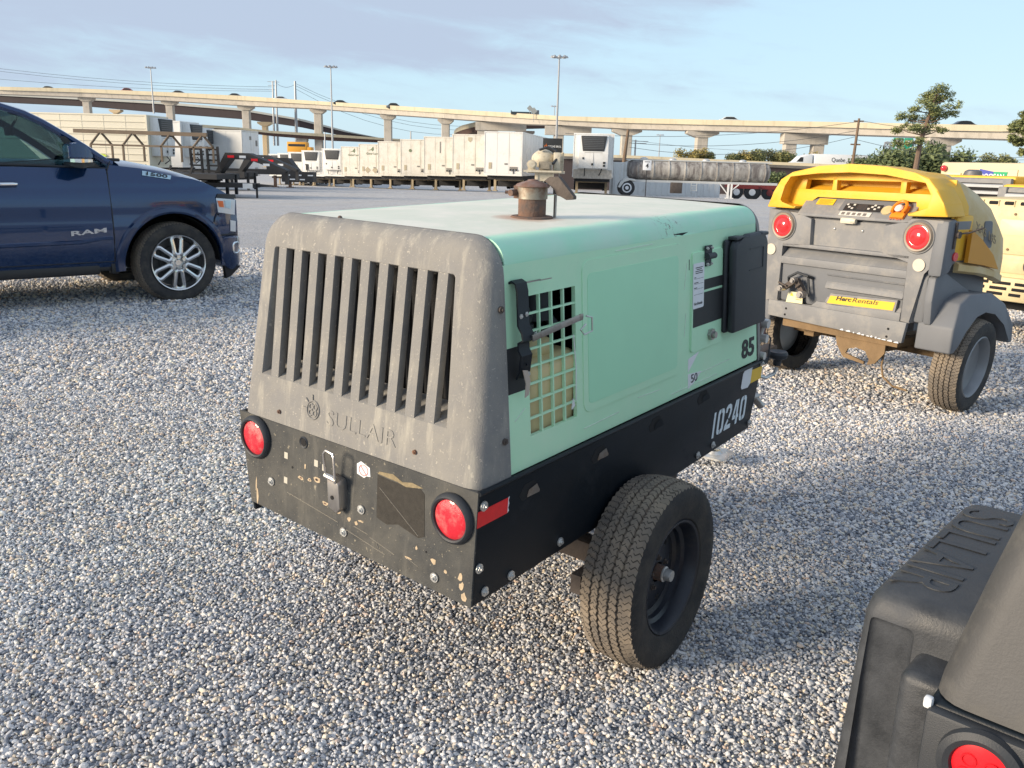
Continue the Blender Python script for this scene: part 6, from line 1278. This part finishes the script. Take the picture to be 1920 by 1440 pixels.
# reefers and vans side on at the left
p = gnd(284, 47); big = trailer('long cream reefer trailer side on behind the pickup, nose to the right', (p[0], p[1]+1.2, p[2]), R(-4), mat('cream_ribbed_trailer', (.70, .65, .52), .5, var=.03, vs_=1), 14, 2.5, 1.1, 3.72, reefer=True, name='reefer_trailer', group='side on trailers on the left')
for k in range(7): g = G(); z = 1.35+.33*k; g.box(-14, -.1, -1.262, -1.235, z, z+.022); obj('side_corrugation', g, MATS['cream_ribbed_trailer'], big)
m_lime = mat('lime_logo', (.48, .60, .05), .6, var=.05); g = G(); g.prism([(-3.4+.62*math.cos(t)+.0, 1.62+.15*math.sin(t)) for t in [2*math.pi*k/20 for k in range(20)]], 'y', -1.275, -1.262); obj('logo', g, m_lime, big); g = G(); g.prism([(-2.75+.42*math.cos(t), 1.58+.10*math.sin(t)) for t in [2*math.pi*k/20 for k in range(20)]], 'y', -1.28, -1.27); obj('logo', g, m_lime, big)
p = gnd(346, 54); trailer('white reefer trailer nose between the cream reefer and the grey van', (p[0], p[1]+1.2, p[2]), R(-6), m_tw2, 12, 2.5, 1.1, 3.75, reefer=True, name='reefer_trailer', group='side on trailers on the left'); p = gnd(378, 60); trailer('second white reefer nose close behind the gooseneck', (p[0], p[1]+1.2, p[2]), R(-6), m_tw2, 12, 2.5, 1.1, 3.75, reefer=True, name='reefer_trailer', group='side on trailers on the left')
p = gnd(471, 62); vn = trailer('pale grey dry van side on with white rear doors at its right end', (p[0], p[1], p[2]), R(-10), m_tal, 12, 2.5, .75, 3.72, reefer=False, group='side on trailers on the left')
g = G(); g.box(-.02, .03, -1.2, -.02, .85, 3.6); obj('rear_door', g, m_tw2, vn); g = G(); g.box(-.02, .03, .02, 1.2, .85, 3.6); obj('rear_door', g, m_tw2, vn); g = G(); g.box(.028, .036, -.2, .1, 3.1, 3.35); g.box(.028, .036, .7, 1.0, 2.7, 3.1); obj('print', g, MATS['grey_fitting'], vn)
# white wall of a container behind the tanker
a = at(1150, 330, 66); b = at(1352, 330, 66); cw = thing('shipping_container', 'white ribbed container standing behind the tanker', 'container', (a.x, 66, zg(a.x, 66)))
Lc = b.x-a.x; g = G(); g.box(0, Lc, 0, 2.4, .05, 2.45); obj('shell', g, m_tw2, cw)
for k in range(18): g = G(); x = Lc*k/18; g.box(x+.12, x+.34, -.04, .0, .12, 2.38); obj('rib', g, m_tw2, cw)
# tanker
p = gnd(1175, 56); tn = thing('tank_trailer', 'weathered ribbed steel tank trailer standing low on its landing legs', 'trailer', (p[0]-.1, 56, p[2]), R(-1))
m_tank2 = mat('stained_tank_steel', (.50, .47, .42), .5, .25, var=.12, vs_=1.5, dirt=(.17, .15, .14), dth=.50, ds=1.3, dw=.10, stretch=(1.6, 1.6, .22))
g = G(); g.lathe([(0, .15), (.40, .18), (.56, .32), (.60, .55), (.60, 8.8), (.56, 9.0), (.35, 9.12), (0, 9.15)], (0, 0, 1.62), 'x', 32); obj('tank', g, m_tank2, tn)
for k in range(9): g = G(); x = .75+k*1.0; g.lathe([(.60, x-.035), (.635, x-.03), (.635, x+.03), (.60, x+.035)], (0, 0, 1.62), 'x', 32); obj('hoop', g, m_tank2, tn)
g = G(); g.box(-.1, 9.6, -.42, .42, .88, 1.02); obj('frame_rail', g, m_tal, tn); g = G(); g.box(.1, 9.2, -.25, .25, 2.2, 2.27); obj('walkway', g, m_tal, tn)
for x in (1.2, 3.0, 5.1, 7.4): g = G(); g.lathe([(0, 2.2), (.24, 2.2), (.24, 2.33), (.1, 2.40), (0, 2.40)], (x, 0, 0), 'z', 16); obj('hatch', g, m_tal, tn)
g = G(); g.lathe([(.0, -.15), (.16, -.15), (.30, -.13), (.46, -.13), (.50, -.08), (.50, .15), (0, .15)], (.15, -.5, .50), 'y', 28); tw_ = obj('wheel', g, m_trim, tn); g = G(); g.lathe([(.0, -.17), (.10, -.17), (.12, -.145), (.28, -.14), (.30, -.13)], (.15, -.5, .50), 'y', 24); link('rim', g.mesh('rim', m_white), tw_)
for y in (.5,): g = G(); g.disc((.15, y, .50), .5, 'y', .26, 20); obj('wheel', g, m_trim, tn)
g = G(); g.prism([(-.42, .55), (-.25, .9), (.1, 1.12), (.62, 1.05), (.7, .92), (.3, .98), (-.05, .85), (-.3, .5)], 'y', -.66, -.42); obj('mudguard', g, m_tal, tn)
for x in (6.55, 6.75): g = G(); g.bar((x, -.4, .9), (x, -.4, .02), .11); g.box(x-.15, x+.15, -.52, -.28, .0, .05); obj('landing_leg', g, m_tw2, tn)
g = G(); g.bar((6.0, -.4, .88), (6.55, -.4, .25), .06); g.bar((6.75, -.4, .5), (7.2, -.4, .88), .06); obj('leg_brace', g, m_tw2, tn)
g = G(); g.box(2.9, 3.6, -.75, -.35, .25, .9, .02); obj('valve_cabinet', g, m_darkrust, tn); g = G(); 
for x in (4.2, 4.55): g.bar((x, -.45, .88), (x, -.45, .42), .035)
for z in (.45, .6, .75): g.bar((4.2, -.45, z), (4.55, -.45, z), .03)
obj('step', g, m_tal, tn); g = G(); g.bar((-.3, -.35, .9), (-.3, -.35, 1.9), .05); g.bar((-.3, -.35, 1.9), (.5, -.3, 2.3), .05); obj('handrail', g, m_tal, tn)
# chassis trailers with red frames at the tanker's nose
for i, px in enumerate((1392, 1425)):
    p = gnd(px, 60+i); ch = thing('chassis_trailer', ('red chassis trailer with dark wheels under the tanker nose', 'red chassis trailer ending beside the yellow compressor')[i], 'trailer', p, 0, 'red chassis trailers'); g = G(); g.box(-.9, 1.0, -.6, .6, .75, .95); g.box(-.9, .95, -1.15, -1.0, .7, 1.05); obj('frame', g, m_redfr, ch)
    for x in (-.5, .55): g = G(); g.disc((x, -.95, .48), .48, 'y', .3, 18); w = obj('wheel', g, m_trim, ch); g = G(); g.disc((x+.02, -1.11, .48), .22, 'y', .04, 14); link('rim', g.mesh('rim', m_white if i == 0 else m_redfr), w)
# pump trailer
p = gnd(1020, 52); pt = thing('pump_trailer', 'cream vacuum pump trailer with round tank end and black hose', 'trailer', (p[0], 52, p[2]), R(0)); pt.scale = (1, 1, .82); m_pump = mat('cream_machine_paint', (.58, .52, .40), .6, var=.15, vs_=3, dirt=(.35, .29, .2), dth=.62, ds=4)
g = G(); g.lathe([(0, -.25), (.35, -.2), (.60, .0), (.66, .3), (.66, 5), (0, 5)], (0, 0, 2.55), 'y', 28); obj('tank', g, m_pump, pt)
g = G(); g.box(-.95, 1.2, -.9, 5.5, 1.55, 1.72); g.box(-1.2, 1.0, -1.1, -.8, 1.62, 1.74); obj('deck', g, m_pump, pt)
g = G(); g.box(-.30, .45, -.85, -.25, 1.75, 2.35, .05); g.box(-.2, .3, -.95, -.80, 1.85, 2.15); obj('engine', g, mat('pump_engine', (.25, .22, .17), .7, var=.4, vs_=8), pt)
g = G(); g.disc((-.72, -.75, 2.15), .30, 'y', .35, 22); g.disc((-.72, -.95, 2.15), .20, 'y', .1, 18); g.box(-.95, -.5, -.8, -.3, 1.72, 1.95); obj('blower', g, m_pump, pt)
g = G(); g.tube([(-.3, -.2, 3.15), (.2, -.3, 3.35), (.65, -.3, 3.15), (.75, -.4, 2.6), (.5, -.6, 2.2)], .09, 10); obj('hose', g, m_blackplastic, pt); g = G(); g.box(.55, .95, -.5, .4, 1.75, 3.0, .04); obj('tool_box', g, m_pump, pt)
for k in range(6): g = G(); y = .3+.55*k; g.bar((1.15, y, 1.7), (1.15, y, 3.0), .06); obj('rail_post', g, m_pump, pt)
g = G(); g.bar((1.15, .2, 3.0), (1.15, 3.4, 3.0), .06); g.bar((1.15, .2, 2.4), (1.15, 3.4, 2.4), .05); obj('rail', g, m_pump, pt)
for x in (-.75, .85):
    for y in (-.3, 2.2): g = G(); g.disc((x, y, .52), .52, 'x', .3, 18); obj('wheel', g, m_trim, pt)
g = G(); g.box(-.5, .5, -.7, .2, 1.0, 1.55); g.bar((-.4, -.7, 1.6), (-.4, -.7, .7), .1); g.bar((.55, -.7, 1.6), (.45, -.7, .7), .1); obj('chassis', g, m_pump, pt)
# signs
a = at(1036, 276, 57); rb = thing('signboard', 'black auction company signboard raised behind the pump trailer', 'sign', (a.x, 57, zg(a.x, 57))); zz = a.z-zg(a.x, 57)
g = G(); g.box(-.62, .62, 0, .06, zz-.55, zz+.55, .01); obj('board', g, m_ink, rb); text('lettering', 'RITCHIE BROS.', m_white, rb, (-.28, -.002, zz-.02), (1, 0, 0), (0, 0, 1), .84, .13, .01)
m_org = mat('orange_logo', (.62, .16, .03), .5, var=0); g = G(); g.tube([(-.46+.05*math.cos(t), -.008, zz+.04+.07*math.sin(t)) for t in [2*math.pi*k/12 for k in range(12)]], .016, 5, closed=True); g.bar((-.41, -.008, zz-.04), (-.41, -.008, zz+.21), .03); g.bar((-.36, -.008, zz-.04), (-.36, -.008, zz+.13), .03); obj('logo', g, m_org, rb)
for x in (-.5, .5): g = G(); g.bar((x, .1, 0), (x, .1, zz+.4), .07); obj('post', g, m_metal, rb)
a = at(1213.5, 310, 50); s4 = thing('row_sign', 'small white number 4 sign on a thin post before the tanker', 'sign', (a.x, 50, zg(a.x, 50))); zz = a.z-zg(a.x, 50)
g = G(); g.box(-.235, .235, 0, .02, zz-.27, zz+.27, .005); obj('panel', g, m_white, s4); text('lettering', '4', m_ink, s4, (-.085, -.001, zz-.15), (1, 0, 0), (0, 0, 1), .17, .26, .006, bold=.02); g = G(); g.box(-.16, .16, -.004, 0, zz+.17, zz+.21); obj('print', g, m_ink, s4)
g = G(); g.bar((0, .04, 0), (0, .04, zz+.2), .045); obj('post', g, m_frame, s4)
# rack trailer and goosenecks behind the pickup
m_rack = mat('brown_steel_rack', (.17, .125, .085), .7, var=.2, vs_=3)
p = gnd(300, 36); rk = thing('rack_trailer', 'flat trailer carrying a brown A frame pipe rack behind the pickup', 'trailer', (p[0], 36, p[2])); zr = lambda py, px=270: at(px, py, 36).z-p[2]; xr = lambda px: at(px, 270, 36).x-p[0]
g = G(); g.bar((xr(141), 0, zr(245, 141)), (xr(389), 0, zr(253, 389)), .15); obj('ridge_bar', g, m_rack, rk)
for px in (190, 250, 321, 381):
    g = G(); zt_ = np.interp(px, [141, 389], [zr(245, 141), zr(253, 389)]); zl = zr(np.interp(px, [180, 390], [271, 276]), px)
    for s_ in (-1, 1): g.bar((xr(px), 0, zt_), (xr(px)+s_*.27, s_*.35, zl), .07); g.bar((xr(px)+s_*.27, s_*.35, zl), (xr(px)+s_*.27, s_*.35, zl-.62), .07)
    obj('a_frame', g, m_rack, rk)
for s_ in (-1, 1): g = G(); g.bar((xr(180), s_*.35, zr(271, 180)), (xr(395), s_*.35, zr(277, 395)), .07); obj('side_rail', g, m_rack, rk)
g = G(); g.box(xr(140), xr(420), -1.1, 1.1, .75, .95); obj('deck', g, m_frame, rk)
for px in (205, 250, 285, 330, 370): g = G(); g.bar((xr(px), -1.05, .9), (xr(px)+.15, -1.05, 1.25), .07); obj('stake', g, m_frame, rk)
for x in (-1.5, -.4): 
    for y in (-.9, .9): wheel_pair(rk, x, y)
def gooseneck(label, px, Y, Ld, ramps, az=0):
    p = gnd(px, Y); t = thing('gooseneck_trailer', label, 'trailer', p, R(az), 'gooseneck trailers'); g = G(); g.box(-Ld, 0, -1.15, 1.15, .72, .95); obj('deck', g, m_frame, t)
    g = G(); g.box(-Ld, -.0, -1.18, -1.12, .66, .98); obj('side_beam', g, m_frame, t)
    for k in range(6): g = G(); x = -Ld+.4+k*Ld/6; g.box(x, x+.3, -1.19, -1.18, .78, .85); obj('reflector_tape', g, m_white if k % 2 else m_redref, t)
    g = G(); g.prism([(-.4, .95), (.1, 1.55), (.9, 1.55), (2.4, 1.05), (2.5, 1.15), (.9, 1.82), (-.1, 1.82), (-.6, .95)], 'y', -.35, .35); obj('neck', g, m_frame, t)
    for k in range(4): g = G(); x = .0+k*.5; z = 1.66-max(0, x-.7)*.38; g.box(x, x+.28, -.362, -.35, z-.05, z+.05); obj('reflector_tape', g, m_white if k % 2 else m_redref, t)
    g = G(); g.bar((2.4, 0, 1.15), (2.4, 0, .55), .14); g.bar((.0, -.6, .9), (.0, -.6, .05), .12); g.bar((.0, .6, .9), (.0, .6, .05), .12); obj('jack', g, m_frame, t)
    for x in (-Ld*.5, -Ld*.5+1.0):
        for y in (-1.0, 1.0): wheel_pair(t, x, y)
    for x in ramps:
        r_ = link('loading_ramp', None, t); 
        for q in (-.22, .22): g = G(); g.bar((x+q, -.8, .9), (x+q, -.9, 2.05), .09); link('rail', g.mesh('rail', m_frame), r_)
        for k in range(5): g = G(); z = 1.05+.22*k; g.bar((x-.22, -.83, z), (x+.22, -.83, z), .07); link('rung', g.mesh('rung', m_frame), r_)
    return t
gooseneck('black gooseneck trailer with raised ladder ramps behind the pickup bonnet', 432, 38, 6.5, (-.45, -1.15)); gooseneck('black gooseneck trailer farther back with striped neck tape', 470, 46, 7, ())
p = gnd(540, 54); dv = thing('gooseneck_trailer', 'low black trailer nose with tall wedge plate near the reefers', 'trailer', p, 0, 'gooseneck trailers')
g = G(); g.prism([(-4.2, .75), (-4.2, 1.05), (-1.2, 1.05), (-1.2, 1.75), (.1, 1.75), (.7, .95), (1.6, .95), (1.6, .35), (-.3, .35), (-.3, .75)], 'y', -.5, .5); obj('neck', g, m_frame, dv)
for x, z in ((-.1, .75), (.6, .75), (1.3, .75), (.2, .5), (.8, .5), (-4.0, .85), (-2.2, .85)): g = G(); g.box(x, x+.32, -.512, -.5, z-.035, z+.035); obj('reflector_tape', g, m_white, dv)
for x in (-3.4, -.75, .15): g = G(); g.bar((x, -.3, .7), (x, -.3, .0), .16); g.box(x-.2, x+.2, -.45, -.15, 0, .05); obj('jack', g, m_frame if x < -1 else m_rust, dv)
p = gnd(470, 36.5); tg = thing('drawbar_trailer', 'low dark drawbar with white safety plate on a single jack', 'trailer', p, 0); g = G(); g.box(-2.4, .2, -.5, .5, .42, .60); g.prism([(.0, .44), (.9, .48), (.9, .54), (.0, .60)], 'y', -.06, .06); obj('drawbar', g, m_frame, tg); g = G(); g.box(-.22, .18, -.52, -.50, .40, .60); obj('safety_plate', g, m_tw2, tg); g = G(); g.bar((.2, 0, .55), (.2, 0, .0), .07); obj('jack', g, m_frame, tg)
# ---------------------------------------------------------------- right-hand group behind the tan compressor
dz = at(1862, 330, 14); gen = thing('generator', 'large tan generator with blue and green maker badge at the right edge', 'generator', (dz.x, 14, 0), R(28)); zt_ = at(1830, 304, 14).z
m_tan2 = mat('pale_tan_enclosure', (.62, .52, .33), .55, var=.06, vs_=2)
g = G(); g.box(0, 2.2, -1.5, .95, .3, zt_, .04); g.map(lambda p: p); obj('enclosure', g, m_tan2, gen)
for y0, y1 in ((-.40, .42), (-1.30, -.50)): g = G(); g.box(-.02, .0, y0, y1, .5, zt_-.10, .008); obj('door', g, m_tan2, gen)
for a_, b_ in ((.55, .80), (-.62, -.85)):
    g = G(); g.box(-.03, .0, min(a_, b_), max(a_, b_), zt_-.20, zt_-.17); g.box(-.03, .0, max(a_, b_)-.03, max(a_, b_), zt_-.42, zt_-.2); obj('trim', g, mat('pale_cream_trim', (.74, .66, .42), .5), gen)
g = G(); g.prism([(.26, zt_-.28), (.22, zt_-.10), (-.02, zt_-.14), (.0, zt_-.31)], 'x', -.028, -.02); obj('badge', g, mat('badge_blue', (.06, .08, .36), .4), gen); g = G(); g.prism([(.0, zt_-.31), (-.02, zt_-.14), (-.25, zt_-.14), (-.22, zt_-.32)], 'x', -.028, -.02); obj('badge', g, mat('badge_green', (.02, .34, .14), .4), gen)
text('lettering', 'DOOSAN', m_white, gen, (-.03, .20, zt_-.255), (0, -1, 0), (0, 0, 1), .40, .085, .006, bold=.02)
g = G(); g.ball((0, 0, 0), .05, 10, 8); o = obj('marker_lamp', g, MATS['red_lamp'], gen); o.location = (-.04, .86, zt_-.10)
def louvred(label, px, ytop, Y, w, h, yaw=30):
    a = at(px, ytop, Y); t = thing('air_compressor', label, 'compressor', (a.x, Y, 0), R(yaw), 'towable air compressors'); z1 = a.z
    g = G(); g.box(.0, 1.4, -w/2, w/2, .4, z1, .04); obj('hood', g, m_gmould, t); g = G(); g.box(.05, 1.5, -w/2-.03, w/2+.03, z1-.12, z1+.03, .04); obj('yellow_edge', g, m_yel, t)
    g = G(); g.box(-.01, .01, -w/2+.08, w/2-.08, z1-h, z1-.06); obj('louvre_opening', g, m_dark, t)
    for k in range(5): g = G(); z = z1-.08-h*k/5; g.prism([(-.03, z-.03), (-.03, z+.0), (.03, z+.03), (.03, z+.0)], 'y', -w/2+.07, w/2-.07); obj('slat', g, mat('silver_slat', (.42, .43, .44), .5, .2, var=.08), t)
    for y in (-w/2+.03, w/2-.03): g = G(); g.box(-.03, .03, y-.05, y+.05, z1-h-.05, z1, .01); obj('frame_post', g, m_gmould, t)
    g = G(); g.box(-.035, -.028, -w/2+.06, -w/2+.12, z1-h, z1-h+.14); obj('reflector_tape', g, m_redref, t)
    for y in (-w/2, w/2): g = G(); g.disc((.7, y, .3), .3, 'y', .2, 18); obj('wheel', g, m_trim, t)
    return t
lv = louvred('grey louvred compressor back with yellow edge above the tan one', 1822, 333, 11, 1.0, .40); louvred('lower grey louvred compressor back at the right edge', 1935, 352, 9.9, .7, .30)
g = G(); g.lathe([(0, .02), (.12, .02), (.10, .08), (.06, .10), (0, .10)], (.4, .25, at(1822, 333, 11).z), 'z', 16); obj('exhaust_cowl', g, mat('mesh_cowl', (.16, .16, .165), .5, .5, var=.3, vs_=40), lv)
